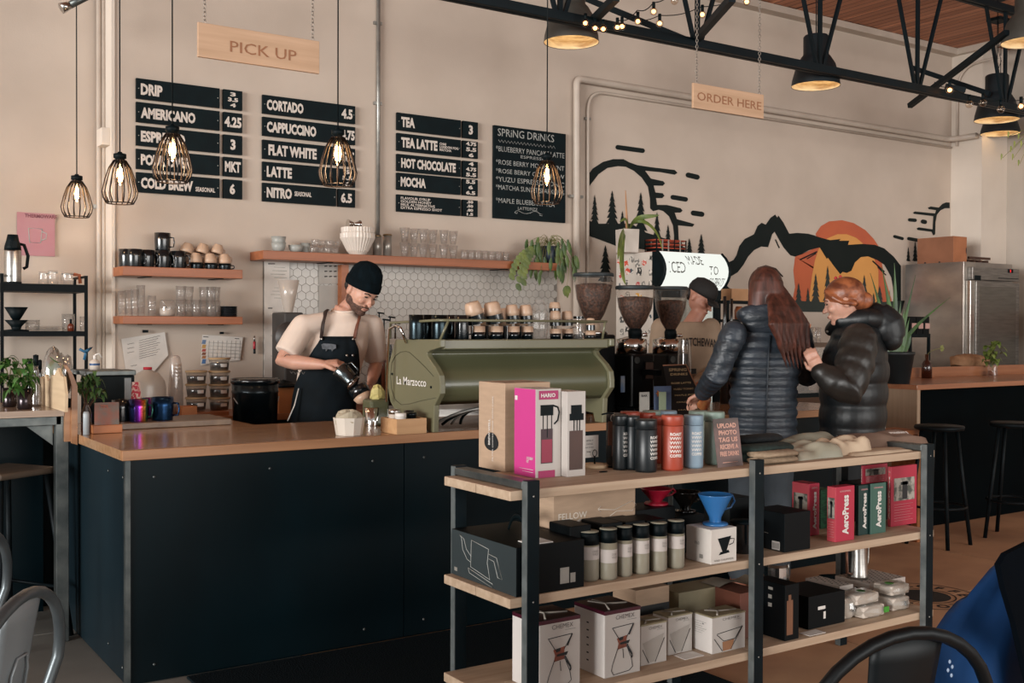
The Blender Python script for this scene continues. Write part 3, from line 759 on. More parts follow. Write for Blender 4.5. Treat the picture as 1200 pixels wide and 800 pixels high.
m = M(); fit(m, 'La Marzocco', 0, .155, 0, .038, .01)
vs, m.v = m.v, []; mf = m.f; m.f = []; m.sm = []
k0 = Vector(sp(465, 448.5)); k1 = Vector(sp(499.5, 450.5)); ht = .035; w_ = abs(k1.y - k0.y)
m.add([(-.0022, k0.y - x / .155 * w_, k0.z - .006 + z) for x, y, z in vs], mf)
m.build('lettering', WHITE, t)
# top: drip tray surface, cup rail
zt = pl[1][1]
M().box(.03, pl[1][0] + .03, zt - .03, L_ - .03, .50, zt - .004).build('cup_tray', STEEL, t)
yb0 = pl[1][0] + .015
rail = [(.015, .42, zt + .0), (.015, .42, zt + .075), (.015, yb0 + .03, zt + .085), (.05, yb0, zt + .085), (L_ - .04, yb0, zt + .085), (L_ - .015, yb0 + .03, zt + .085), (L_ - .015, .42, zt + .075), (L_ - .015, .42, zt)]
M().tube(rail, .006, 8).build('cup_rail', SAGE, t)
M().tube([(.02, yb0 + .02, zt - .002), (.05, yb0, zt + .084)], .006, 8).build('rail_post', SAGE, t)
M().tube([(L_ - .05, yb0 + .02, zt - .002), (L_ - .05, yb0, zt + .084)], .006, 8).build('rail_post', SAGE, t)
# working side: groups, steam wands, feet, hoses
M().box(.03, .30, .17, L_ - .03, .50, .30).build('group_housing', SAGED, t)
for k in range(3):
  g = M().lathe([(.035, 0), (.04, .02), (.04, .08)], 16, TR(.3 + k * .32, .56, .11)).build('group_head', STEEL, t)
  M().cyl((.3 + k * .32, .58, .12), (.3 + k * .32, .72, .10), .012, seg=8).build('portafilter', BLACKM, g)
M().box(.03, .30, .04, L_ - .03, .66, .075).build('drip_tray', STEEL, t)
for x in (-.035, L_ + .02):
  M().tube([(x + .03, .22, zt - .02), (x, .22, zt + .05), (x, .27, zt + .06), (x - .01, .32, zt + .045), (x - .012, .34, .12)], .007, 8).build('steam_wand', CHROME, t)
for x in (.1, L_ - .1):
  M().lathe([(.03, 0), (.03, .03), (.016, .035), (.016, .13)], 12, TR(x, .3, 0)).build('foot', BLACKM, t)
for k in range(4):
  M().tube(bez((.08 + .05 * k, .12, .02), (.2, .0 + .02 * k, .12), (.4, .02, .12), (.62 + .05 * k, .15, .02 + .01 * k)), .007, 6).build('hose', BLACKM if k % 2 else GALV, t)
# ================================================================ GRINDERS
BEAN = mat('coffee_beans', '5b3a2a', .5, c2='2c1a12', scale=70, bump=.8, lo=.4, hi=.6)
HOPG = glass('hopper_glass', (.92, .88, .85), .02, .08, .02)
GRB = mat('grinder_black', '060a0c', .35, spec=.3, c2='04070a', scale=4)
def grinder(label, px, pt, Y, wpx, hpx, fill, body=True, lowz=None):
  c = W(px, pt, Y=Y); k = S(c); r = wpx / 2 / k; h = hpx / k
  t = thing('coffee_grinder', label, 'grinder', (c.x, Y, .91))
  zt = c.z - .91; zb = zt - h
  prof = [(r * .28, zb), (r * .58, zb + h * .2), (r * .86, zb + h * .5), (r * .98, zb + h * .85), (r, zt - .012)]
  M().lathe(prof, 24, caps=False).build('hopper', HOPG, t)
  def rr(f):
    z = zb + h * f
    for (r0, z0), (r1, z1) in zip(prof, prof[1:]):
      if z0 <= z <= z1: return (r0 + (r1 - r0) * (z - z0) / (z1 - z0)) * .965
    return prof[-1][0] * .96
  M().lathe([(rr(.005), zb + .004), (rr(.2), zb + h * .2), (rr(.5), zb + h * .5), (rr(fill), zb + h * fill), (rr(fill) * .6, zb + h * (fill + .03)), (.0, zb + h * (fill + .04))], 24).build('beans', BEAN, t)
  M().lathe([(r * 1.02, zt - .014), (r * 1.03, zt), (r * .95, zt + .006), (.02, zt + .008)], 24).build('lid', mat('lid_grey', '2c3538', .5, c2='20282b'), t)
  M().lathe([(r * .34, zb - .05), (r * .36, zb - .01), (r * .30, zb + .006)], 18).build('hopper_collar', BLACKM if body else mat('collar_beige', 'b9a48e', .5), t)
  if body:
    w = .095
    M().box(-w, -.11, .0, w, .14, .03).build('base', GRB, t, bevel=.004)
    M().box(-w * .9, -.07, .03, w * .9, .13, zb - .135).build('body', GRB, t, bevel=.012)
    m = M()
    m.lathe([(w * .92, zb - .134), (w * .90, zb - .055), (w * .5, zb - .045), (w * .35, zb - .04)], 24, sx=1, sy=1, mx=TR(0, .03, 0))
    m.build('chrome_head', CHROME, t)
    M().cyl((.02, -.055, zb - .04), (.02, -.055, zb - .02), .018, .02, 12).build('adjust_knob', CHROME, t)
    M().cyl((-.045, -.074, zb - .17), (-.045, -.066, zb - .17), .019, seg=18).build('round_badge', RAWST, t)
    M().box(-.02, -.20, zb - .25, .02, -.08, zb - .22).build('dosing_lever', GRB, t)
  else:
    M().box(-.09, -.09, .0, .09, .12, zb - .06).build('body', GRB, t, bevel=.012)
    M().cyl((.0, 0, zb - .06), (.0, 0, zb - .045), .08, .08, 18).build('chrome_ring', CHROME, t)
  return t, zb
grinder('coffee grinder with a tall wide hopper full of light brown beans, nearest the machine', 695.5, 321, 4.78, 47, 58, .78, False)
g2, z2 = grinder('coffee grinder with a short round hopper of beans, left of the cap wearing barista', 744.5, 336, 4.68, 46, 50, .74)
g3, z3 = grinder('coffee grinder with dark beans directly in front of the cap wearing barista', 786, 337, 4.82, 40, 50, .68)
# stickers and badge plates on the grinder fronts
a = W(730, 462, Y=4.60)
def plate(o, px, py, w, h, m_, name, fr=None):
  c = W(px, py, Y=4.605); M().box(c.x - o.location.x - w / 2, 4.605 - o.location.y, c.z - .91 - h / 2, c.x - o.location.x + w / 2, 4.611 - o.location.y, c.z - .91 + h / 2).build(name, m_, o)
plate(g2, 730, 450, .028, .09, mat('grey_tag', '7d848a', .5, c2='3f5f86', scale=14), 'sticker')
plate(g2, 761, 434, .07, .105, GRB, 'name_plate');
c = W(761, 434, Y=4.6); M().box(c.x - g2.location.x - .026, -.082, c.z - .955, c.x - g2.location.x + .026, -.0755, c.z - .865).build('plate_label', mat('bronze_plate', '5e4a40', .5, c2='4a3a33', scale=9), g2)
# ================================================================ DRINKS COOLER WITH LIGHTBOX
LX, LY = 5.167, 5.85
t = thing('drinks_cooler', 'tall drinks cooler with a sticker covered side and a lit white sign on top', 'cooler', (LX, LY, 0))
dp = W(722, 330, X=LX).y - LY; wd = W(845, 300, Y=LY).x - LX; ht_ = W(771, 294, Y=LY).z
zs = W(771, 338, Y=LY).z
M().box(.0, .05, .0, wd, dp, ht_).build('cabinet', mat('cooler_white', 'cbc2b8', .5, c2='c2b9af', scale=6), t, bevel=.004)
M().box(.0, .0, .06, .03, .05, zs).build('door_frame', BLACKM, t); M().box(wd - .05, .0, .06, wd, .05, zs).build('door_frame', BLACKM, t)
M().box(.03, .0, zs - .06, wd - .05, .05, zs).build('door_frame', BLACKM, t)
M().box(.03, .012, .1, wd - .05, .02, zs - .06).build('glass_door', glass('cooler_glass', (.9, .93, .92), .15), t)
M().box(wd - .20, .022, .3, wd - .05, .03, zs - .1).build('lit_interior', glow('cooler_light', 'dfe3dc', .75), t)
# bulged lightbox
m = M(); pts = []
for i in range(9):
  u = i / 8; pts.append((.0 - .085 * math.sin(PI * u) ** .8, zs + (ht_ - zs) * u))
vs = [(-.012, y, z) for y, z in pts] + [(wd + .004, y, z) for y, z in pts]
n = 9; m.add(vs, [(i, i + 9, i + 10, i + 1) for i in range(8)], True)
sgn = m.build('lightbox_face', glow('lightbox_white', 'e9ece4', .93), t)
m = M(); m.add([(-.012, .05, zs), (-.012, .05, ht_)] + [(-.012, y, z) for y, z in pts], [tuple([0] + list(range(2, 11)) + [1])]);
m.add([(wd + .004, .05, zs), (wd + .004, .05, ht_)] + [(wd + .004, y, z) for y, z in pts], [tuple([1] + list(range(10, 1, -1)) + [0])])
m.build('lightbox_end', BLACKM, t)
for x in (-.012, wd + .004): M().tube([(x, y - .003, z) for y, z in pts], .012, 6).build('lightbox_rim', BLACKM, t)
m = M()
def wr(st, u0, u1, v0, v1):
  mm = M(); fit(mm, st, wd * u0, wd * u1, zs + (ht_ - zs) * v0, zs + (ht_ - zs) * v1, .0)
  m.add([(x, -.002 - .085 * math.sin(PI * min(1, max(0, (z - zs) / (ht_ - zs)))) ** .8, z) for x, y, z in mm.v], mm.f)
wr('ICED', .06, .3, .42, .72); wr('MADE', .36, .6, .66, .9); wr('TO', .68, .82, .4, .64); wr('GO TREATS', .7, .95, .1, .32)
m.build('handwriting', mat('marker_grey', '63645f', .7), sgn)
# stickers on the side
cols = ['2a2a2a', 'c8452f', 'd8a02c', '7d7a74', 'c9482f', '3c4a52', '8d857b', 'b24a4a', '4a4a48']
k = 0
for i in range(6):
  for j in range(9):
    if rnd.random() < .22: continue
    y = .08 + i * (dp - .14) / 5 + rnd.uniform(-.015, .015); z = ht_ - .06 - j * .085 + rnd.uniform(-.02, .02)
    w_ = rnd.uniform(.016, .034); h_ = rnd.uniform(.014, .032); a = rnd.uniform(-.4, .4); cc = cols[rnd.choice([0, 0, 3, 3, 6, 8, 1, 2, 4, 5, 7])]
    if rnd.random() < .5: poly = [(w_ * math.cos(q * PI / 4 + a), w_ * .9 * math.sin(q * PI / 4 + a)) for q in range(8)]
    else: poly = [(w_ * math.cos(a) * sx - h_ * math.sin(a) * sy, w_ * math.sin(a) * sx + h_ * math.cos(a) * sy) for sx, sy in ((-1, -1), (1, -1), (1, 1), (-1, 1))]
    s_ = M().prism(poly, FM((-.0005, y, z), (0, -1, 0), (0, 0, 1)), .0008 + .0002 * (k % 3)).build('sticker', mat('sticker_' + cc, cc, .6, c2='d8d0c6', scale=45, lo=.44, hi=.5), t); k += 1
# ================================================================ STAINLESS FRIDGE
FX, FY = 8.79, 5.79
BR = mat('brushed_side', 'b7aea5', .33, .75, c2='807b77', scale=1.7, bump=.05, stretch=(1, .8, 1.5), detail=5, lo=.35, hi=.62)
BF = mat('brushed_front', '8f8b86', .38, .8, c2='77736f', scale=6, stretch=(1, 1, 12))
fw, fd, fh = .76, .66, W(1135, 306, X=FX).z
t = thing('steel_fridge', 'tall stainless steel fridge in the back right corner', 'fridge', (FX, FY, 0))
M().box(0, .05, .08, fw, fd, fh).build('cabinet', BR, t, bevel=.003)
zc_ = W(1150, 313, Y=FY).z; zd = W(1150, 329, Y=FY).z
M().box(.06, .0, zd + .01, fw + .03, .048, zc_).build('control_panel', BF, t, bevel=.003)
M().box(.03, .0, .12, .10, .048, zd).build('door_stile', STEEL, t, bevel=.003)
d = M().box(.104, -.01, .12, fw + .02, .048, zd - .005).build('door', BF, t, bevel=.003)
M().box(.14, -.014, .2, fw - .04, -.01, zd - .05).build('door_panel', mat('door_inset', '77736c', .4, .7, c2='6a6660', scale=5, stretch=(1, 1, 10)), d)
M().box(.45, -.012, zd + .03, fw + .0, -.002, zd + .035).build('vent_slot', BLACKM, t)
a = W(1141, 312.5, Y=FY); M().box(.09, -.004, zc_ - .12, .18, .0, zc_ - .075).build('maker_plate', BLACKM, t)
c = W(1184, 317.5, Y=FY); dsp = M().cbox((c.x - FX, -.002, c.z), (.08, .004, .035)).build('display', BLACKM, t)
M().text('5', FM((c.x - FX - .012, -.005, c.z - .011), (1, 0, 0), (0, 0, 1)), .03, 1, .001).build('lit_digit', glow('red_led', 'ff2a30', 2.0), dsp)
for x in (.06, fw - .06):
  for y in (.1, fd - .06): M().cyl((x, y, 0), (x, y, .08), .02).build('foot', BLACKM, t)
# ================================================================ RETAIL RACK
PINE = wood('rack_pine', 'bda68e', 'a58c74', 0, .6, scale=2.4, bump=.12)
RK = thing('retail_rack', 'three tier retail rack of pine planks on raw steel posts in the foreground', 'shelf rack', (1.86, 2.69, 0))
RX = [.0, .975, 1.955]; SHZ = [.889, .562, .235]
PB = mat('post_black', '04141a', .5, spec=.15, c2='020d11', scale=8, bump=.03)
for i, x in enumerate(RX):
  for y in (.0, .425):
    hgt = .92
    p = M().box(x, y, 0, x + .045, y + .028, hgt).build('post', PB, RK, bevel=.002)
    M().box(x - .0022, y + .001, .002, x - .0002, y + .027, hgt - .002).build('bare_steel_face', mat('bare_steel', '737979', .4, .3, c2='555b5b', scale=14), p)  # lighter left face paints the side light onto the black post
    for z in (.872, .55, .22):
      if y == 0: M().ball((x + .022, -.0005, z), (.0035, .002, .0035), 6, 4).build('rivet', GALV, p)
  if i != 1: M().box(x - .004, .026, .892, x + .045, .427, .915).build('end_rail', RAWST, RK, bevel=.002)
for z in SHZ:
  M().box(-.045, .029, z - .03, .99, .225, z).build('plank', PINE, RK, bevel=.0025)
  M().box(-.045, .228, z - .03, .99, .424, z).build('plank', PINE, RK, bevel=.0025)
  M().box(.992, .029, z - .03, 2.045, .225, z).build('plank', PINE, RK, bevel=.0025)
  M().box(.992, .228, z - .03, 2.045, .424, z).build('plank', PINE, RK, bevel=.0025)
# ================================================================ THINGS ON THE WALL SHELVES
DKM = mat('dark_glaze', '11181c', .18, c2='0c1215', scale=5, coat=.4, spec=.6)
DKM2 = mat('dark_metal_mug', '1b2428', .25, .6, c2='12191c', scale=6)
BEI = mat('beige_ceramic', 'c3a68e', .4, c2='b5977f', scale=9)
CREAM = mat('cream_ceramic', 'cfc3b7', .4, c2='c4b8ac', scale=7)
GRC = mat('grey_ceramic', '9fa09b', .4, c2='939590', scale=7)
def mugbody(m, r, h, taper=.92, th=.004):
  m.lathe([(r * taper, 0), (r * taper * 1.02, .004), (r, h * .6), (r, h), (r - th, h), (r - th, h * .6), (r * taper - th, .008), (0, .008)], 18); return m
def handle(m, r, z0, z1, out, th=.006, a=.0):
  c, s_ = math.cos(a), math.sin(a)
  pts = [(r * .96, z0), (r + out * .8, z0 + .002), (r + out, (z0 + z1) / 2), (r + out * .85, z1 - .003), (r * .97, z1)]
  m.tube([(x * c, x * s_, z) for x, z in [(p.x, p.y) for p in [Vector(q + (0,)) for q in pts]]], th, 6); return m
def mug(label, loc, r, h, m_, group=None, ang=-.6, name='mug', cat='mug', taper=.92, invert=False, band=None):
  t = thing(name, label, cat, loc, 0, group)
  b_ = mugbody(M(), r, h, taper).build('body', m_, t)
  handle(M(), r, h * .2, h * .75, r * .5, r * .09, ang).build('handle', m_, t)
  if band: M().lathe([(r * 1.004, h * .45), (r * 1.004, h * .96)], 18, caps=False).build('dark_band', band, t)
  if invert: t.rotation_euler = (PI, 0, 0); t.location.z += h
  return t
yA = 6.38; zA = sA[1][2]
def onA(px, lift=.0, y=yA): p = W(px, 305, Y=y); return (p.x, y, zA + lift)
kA = S((1.8, yA, 1.8)); mr = 9.2 / kA; mh = 20.5 / kA
m0 = mug('leftmost black mug on the mug shelf', onA(149), mr, mh, DKM)
for px, lb in ((157.5, 'second black mug from the left on the mug shelf'), (171.5, 'black mug with its handle out, left of the stacked pair'), (190.5, 'black mug at the bottom of the stacked pair'), (209, 'black mug standing right before the beige cups')):
  dup(m0, onA(px, y=yA if px != 157.5 else 6.35), label=lb)
dup(m0, onA(190.5, mh + .001), label='black mug on top of the stacked pair', rot=(0, 0, 0))
# beige cups: dark cups upright with inverted beige cups on them, and three more tilted on top
cr_ = 8.2 / kA; ch_ = 9.0 / kA
cb = mug('left dark cup under the beige cups on the mug shelf', onA(230.5), cr_ * .9, 8 / kA, DKM2, ang=-.3)
dup(cb, onA(247.5), label='middle dark cup under the beige cups on the mug shelf'); dup(cb, onA(263.5), label='right dark cup under the beige cups on the mug shelf')
def cup(label, loc, r, h, m_, rot, ang=-.3):
  t = thing('cup', label, 'cup', loc)
  M().lathe([(r * .58, 0), (r * .62, h * .06), (r * .84, h * .35), (r * .96, h * .7), (r, h), (r - .004, h), (r * .9, h * .6), (r * .7, h * .25), (0, h * .12)], 18).build('body', m_, t)
  handle(M(), r * .95, h * .3, h * .8, r * .4, r * .09, ang).build('handle', m_, t)
  t.rotation_euler = rot; return t
hc = 11.5 / kA
c0 = cup('left upturned beige cup of the lower row on the mug shelf', onA(229, 8 / kA + hc), cr_, hc, BEI, (PI, 0, 0))
dup(c0, onA(246, 8 / kA + hc), label='middle upturned beige cup of the lower row on the mug shelf', rot=(PI, 0, 0)); dup(c0, onA(263, 8 / kA + hc), label='right upturned beige cup of the lower row on the mug shelf', rot=(PI, 0, 0))
for px, lb in ((221, 'left tilted beige cup topping the cup stack'), (239, 'middle tilted beige cup topping the cup stack'), (256.5, 'right tilted beige cup topping the cup stack')):
  dup(c0, onA(px, 8 / kA + hc * 1.98, 6.40), label=lb, rot=(PI - .0, .28, 0))
GL = GLASS
def tumbler(label, loc, r, h, group=None, m_=None, taper=.8, foot=False):
  m = M().lathe([(r * taper, 0), (r, h), (r * .94, h), (r * taper * .92, h * .08), (0, h * .08)], 16)
  for zz in (.3, .62): m.lathe([(r * (taper + (1 - taper) * zz) * 1.01, h * zz), (r * (taper + (1 - taper) * zz) * 1.03, h * zz + .004), (r * (taper + (1 - taper) * zz) * 1.01, h * zz + .008)], 16, caps=False)
  return tag(m.build('glass', m_ or GL, loc=loc), label, 'glass', group)
zB = sB[1][2]
def onB(px, lift=.0, y=6.38): p = W(px, 360, Y=y); return (p.x, y, zB + lift)
g = 'tall glasses on the lower left shelf'
for px, hp, lb in ((143, 29, 'tall glass at the left end of the lower shelf'), (151, 30, 'second tall glass on the lower shelf'), (158, 31, 'third tall glass on the lower shelf'), (165, 36, 'fourth and tallest glass on the lower shelf')):
  tumbler(lb, onB(px, y=6.37 + .02 * (px % 2)), 5 / kA, hp / kA, g, taper=.86)
tumbler('single short glass in the gap on the lower shelf', onB(178), 5 / kA, 24 / kA, taper=.9)
t = thing('glass_jar', 'squat glass jar with pale filling and a spoon on the lower shelf', 'jar', onB(196))
r = 9.5 / kA; h = 19 / kA
M().lathe([(r * .9, 0), (r, h * .2), (r, h * .8), (r * .85, h), (r * .8, h)], 18).build('jar', GL, t)
M().lathe([(r * .85, .003), (r * .93, h * .2), (r * .93, h * .5), (0, h * .52)], 18).build('filling', mat('pale_sugar', 'b9aca0', .8, scale=40), t)
M().tube([(0, 0, h * .5), (-r * .7, 0, h * 1.02)], .003, 6).build('spoon', STEEL, t)
for row, (z_, hh) in enumerate(((0, 20), (19 / kA, 17))):
  for i, px in enumerate((212, 221, 230, 239, 247.5, 252.5)):
    if row and i == 2: continue
    tumbler(('stacked facet glass, lower tier, ' if not row else 'stacked facet glass, upper tier, ') + ('first', 'second', 'third', 'fourth', 'fifth', 'last')[i] + ' from the left', onB(px, z_, 6.36 + .035 * (i % 2)), 6.2 / kA, hh / kA, 'stacked facet glasses on the lower left shelf', taper=.8)
t = thing('black_bowls', 'short stack of black bowls at the right end of the lower shelf', 'bowl', onB(268)); r = 10.5 / kA
for i in range(5): M().lathe([(r * .9, 0), (r, .012), (r, .0125), (r * .95, .0125), (r * .85, .003), (0, .003)], 20, TR(0, 0, i * .0128)).build('bowl', DKM, t)
# long shelf
zC = sC[1][2]; kC = S((3.1, 6.38, 1.8))
def onC(px, lift=.0, y=6.38): p = W(px, 300, Y=y); return (p.x, y, zC + lift)
def bowl(label, loc, r, h, m_): return tag(M().lathe([(r * .5, 0), (r * .85, h * .35), (r, h), (r * .95, h), (r * .8, h * .4), (0, h * .12)], 22).build('bowl', m_, loc=loc), label, 'bowl')
kk = S((2.5, 6.38, 1.8))
bowl('lower grey bowl stacked at the left end of the long shelf', onC(326.5), 8.8 / kk, 11 / kk, GRC); bowl('upper grey bowl stacked at the left end of the long shelf', onC(326.5, 7 / kk), 8.8 / kk, 11 / kk, GRC)
bowl('single grey bowl right of the bowl stack on the long shelf', onC(346.5), 8.8 / kk, 9 / kk, GRC)
mug('small grey cup behind the single bowl on the long shelf', onC(358, y=6.42), 6 / kk, 12.5 / kk, GRC)
for row in range(2):
  for i, px in enumerate((367, 375.5, 384, 392)):
    tumbler('small rocks glass, %s tier, %s from the left on the long shelf' % (('lower', 'upper')[row], ('first', 'second', 'third', 'fourth')[i]), onC(px + row * 2, row * 8.6 / kk, 6.36 + .03 * (i % 2)), 5 / kk, 8.2 / kk, 'small rocks glasses left of the ribbed bowl')
# ribbed white bowls
def ribbed(label, loc, r, h, name='ribbed_bowl'):
  m = M(); seg = 64; prof = [(.42, 0), (.62, .18), (.86, .55), (1.0, .78), (1.0, 1.0), (.94, 1.0), (.9, .7), (.5, .15), (0, .12)]
  vs = []; fs = []
  for j, (rr, z) in enumerate(prof):
    for k in range(seg):
      a = 2 * PI * k / seg; q = 1 + (.045 if k % 2 == 0 and j < 5 else 0); vs.append((rr * q * r * math.cos(a), rr * q * r * math.sin(a), z * h))
  for j in range(len(prof) - 1):
    for k in range(seg):
      a = j * seg + k; b_ = j * seg + (k + 1) % seg; fs.append((a, b_, b_ + seg, a + seg))
  m.add(vs, fs); return tag(m.build(name, mat('white_porcelain', 'd8cdc2', .4, c2='cfc4b9', scale=5), loc=loc), label, 'bowl')
kd = S((3.0, 6.36, 1.8))
ribbed('lower white ribbed bowl at the shelf edge above the barista', onC(419, y=6.34), 19.5 / kd, 25 / kd)
ribbed('upper white ribbed bowl nested in the other above the barista', onC(419, 8 / kd, y=6.34), 18.5 / kd, 24 / kd)
t = thing('jigger', 'small steel double jigger lying across the ribbed bowls', 'jigger', onC(415, 36 / kd, y=6.34))
M().lathe([(.03, -.045), (.028, -.04), (.009, .0), (.026, .038), (.028, .042)], 14, Matrix.Rotation(PI / 2, 4, 'Y') @ TR(0, 0, 0)).build('cups', CHROME, t)
M().cyl((0, 0, -.03), (0, 0, 0), .008, seg=8).build('stem', CHROME, t)
for px, hh, lb in ((441.5, 25, 'left steel canister beside the ribbed bowls'), (454, 27, 'right steel canister with a brass rim beside the glasses')):
  t = thing('canister', lb, 'canister', onC(px)); r = 5 / kd; h = hh / kd
  M().lathe([(r, 0), (r, h * .94)], 18).build('body', mat('satin_steel', 'a9a49c', .3, .5, scale=4), t); M().lathe([(r * 1.08, h * .93), (r * 1.12, h * .96), (r * 1.05, h), (0, h)], 18).build('lid', mat('brass_rim', 'a08a68', .3, .8, scale=8), t)
def wine(label, loc, r, h, inv):
  m = M().lathe([(r * .75, 0), (r * .7, .003), (.004, .006), (.004, h * .35), (r * .75, h * .5), (r, h * .72), (r * .85, h)], 14, caps=False)
  o = m.build('stem_glass', GL, loc=loc); tag(o, label, 'glass', 'stem glasses on the long shelf'); return o
kw = S((3.5, 6.38, 1.8)); i = 0
for row in range(2):
  for i, px in enumerate((474, 485, 496, 507, 520, 531)):
    tag(tumbler('%s stem glass from the left in the %s tier' % (('first', 'second', 'third', 'fourth', 'fifth', 'last')[i], ('lower', 'upper')[row]), onC(px, row * 17.3 / kw, 6.36 + .03 * (i % 2)), 6 / kw, 17 / kw, 'tulip glasses on the long shelf', taper=.55), None)
for i, px in enumerate((544, 552, 560, 568, 576, 584, 593)):
  tumbler('%s small tasting glass from the left before the trailing plant' % ('first', 'second', 'third', 'fourth', 'fifth', 'sixth', 'last')[i], onC(px), 4.6 / kw, 12.5 / kw, 'tasting glasses on the long shelf', taper=.9)
# ================================================================ BEHIND THE COUNTER
# notes, calendar and clips on the wall
def sheet(label, pts, m_, y=6.49, name='paper_note', cat='note', deco=None, th=.003):
  ws = [W(px, py, Y=y) for px, py in pts]; o = ws[0]
  t = thing(name, label, cat, (o.x, y, o.z)); q = [(p.x - o.x, p.z - o.z) for p in ws]
  M().prism(q, FM((0, 0, 0), (1, 0, 0), (0, 0, 1)), th).build('sheet', m_, t)
  return t, o
def lines(t, o, y, segs, m_, r=.0012, name='handwriting'):
  m = M()
  for s_ in segs:
    ps = [W(px, py, Y=y) for px, py in s_]; m.tube([(p.x - o.x, -th_ - .0005, p.z - o.z) for p in ps], r, 4)
  return m.build(name, m_, t)
th_ = .003
t, o = sheet('curling handwritten paper clipped below the glass shelf', [(142, 397), (193, 389), (197, 416), (170, 447), (155, 455), (148, 440)], PAPER)
sg = []
for i in range(9):
  x = 163; y = 399 + i * 2.6
  sg.append([(x + j * 2.2, y - j * .55 + (.5 if j % 2 else 0)) for j in range(12 - (i % 3))])
for i in range(3): sg.append([(149 + j * 1.6, 403 + i * 5 - j * .3 + (.6 if j % 2 else 0)) for j in range(6)])
sg.append([(153 + j * 1.8, 428.5 - j * .35 + (.7 if j % 2 else 0)) for j in range(5)])
lines(t, o, 6.49, sg, mat('pen_grey', '55504c', .7))
c = W(170, 388, Y=6.485); M().cbox((c.x - o.x, -.012, c.z - o.z), (.03, .014, .016)).build('clip', BLACKM, t)
t, o = sheet('printed month calendar with a coloured side strip on the wall', [(237, 392), (284.5, 395), (281, 422), (256, 424), (235, 428)], PAPER, name='wall_calendar', cat='calendar')
for (y0, y1), cc in zip(((398, 403), (403.5, 408), (408.5, 412), (412.5, 416), (416.5, 420), (420.5, 426)), ('6f87a8', 'c89a55', 'b8574e', '8a5a45', 'b0774a', '4f7bb0')):
  ws = [W(px, py, Y=6.49) for px, py in ((237.2, y0), (241.5, y0 + .2), (240.5, y1), (236, y1 - .2))]
  M().add([(p.x - o.x, -.0036, p.z - o.z) for p in ws], [(0, 1, 2, 3)]).build('colour_block', mat('cal_' + cc, cc, .7, scale=20), t)
lines(t, o, 6.49, [[(245 + i * 5.2, 399), (243.6 + i * 5.2, 421)] for i in range(8)] + [[(244 - i * .3, 401 + i * 4), (283.5 - i * .4, 403 + i * 4)] for i in range(5)], GREYP, .0009, 'calendar_grid')
lines(t, o, 6.49, [[(238, 394.3), (244, 394.8)], [(275, 396.5), (280, 396.8)]], INK, .002, 'heading')
c = W(259.5, 390, Y=6.485); M().cbox((c.x - o.x, -.012, c.z - o.z), (.022, .014, .014)).build('clip', BLACKM, t)
a = W(297.5, 402, Y=6.48)
t = thing('wall_marker', 'red and black marker hanging on the wall beside the calendar', 'marker', (a.x, 6.47, a.z))
M().cyl((0, 0, -.035), (0, 0, .01), .009, seg=8).build('barrel', mat('marker_red', 'a5303a', .5), t); M().cyl((0, 0, -.065), (0, 0, -.035), .008, seg=8).build('cap', INK, t); M().cyl((0, 0, .01), (0, 0, .045), .005, seg=8).build('tip', STEEL, t)
t, o = sheet('tall printed sheet on the hexagon tiles left of the barista', [(309.5, 306), (339, 306.5), (339, 440), (309.5, 443)], PAPER, y=6.482, name='wall_sheet')
lines(t, o, 6.482, [[(314, 309), (322, 309)], [(314, 361), (319, 361)]], INK, .003, 'heading')
lines(t, o, 6.482, [[(321 - (i % 3) * 2, 313 + i * 4), (334 + (i % 2) * 2, 313.4 + i * 4)] for i in range(28) if i % 6 < 4 and i != 12], GREYP, .0012, 'print_lines')
t, o = sheet('framed sheet of small sketches on the tiles above the barista shoulder', [(373.5, 308.5), (402.5, 306), (402.5, 332), (373.5, 333)], mat('grey_sheet', 'a9a49d', .6, c2='9d9891', scale=5), y=6.482, name='wall_sheet')
lines(t, o, 6.482, [[(380 + (i % 4) * 5.5, 312 + (i // 4) * 6), (383 + (i % 4) * 5.5, 311.7 + (i // 4) * 6)] for i in range(12)], INK, .0035, 'sketches')
M().box(0, -.005, -.005, (W(402.5, 306, Y=6.482).x - o.x), -.001, .002).build('frame_edge', WHITE, t)
t, o = sheet('plain grey sheet hanging under the framed sketches', [(373.5, 334.5), (402.5, 333.5), (402.5, 372), (373.5, 372)], MATS['grey_sheet'], y=6.483, name='wall_sheet')
# milk jug, sleeve of cups, carton, stacked tubs, bucket
def at(px, py, **k): return W(px, py, **k)
a = at(173, 463, Y=6.15); kk = S((a.x, 6.15, .88)); z = .8805
t = thing('milk_jug', 'translucent white milk jug with a red cap behind the rainbow mugs', 'jug', (a.x, 6.15, z)); r = 21 / kk; h = W(173, 430, Y=6.15).z - z
M().lathe([(r * .95, 0), (r, h * .1), (r, h * .6), (r * .93, h * .72), (r * .66, h * .86), (r * .24, h * .94), (r * .2, h * .96)], 24, sy=.8).build('bottle', mat('milk_plastic', 'b9aea3', .35, c2='afa499', scale=4, coat=.2), t)
M().lathe([(r * .24, h * .95), (r * .24, h), (0, h)], 16).build('cap', mat('red_cap', 'c2263a', .4), t)
t = thing('paper_cup', 'red and white patterned paper cup standing upside down by the milk jug', 'cup', (at(160, 465, Y=5.75).x, 5.75, .9115)); kk = S((1.35, 5.75, .9))
t.location = (at(159.5, 465, Y=5.3).x, 5.3, .9395); kk = S(t.location); hh = at(159.5, 447.5, Y=5.3).z - .9395
M().lathe([(7.2 / kk, 0), (7.2 / kk, .006), (4.5 / kk, hh), (0, hh)], 18).build('cup', mat('red_floral', 'b8344c', .6, c2='d8c6c0', scale=60, lo=.45, hi=.52), t)
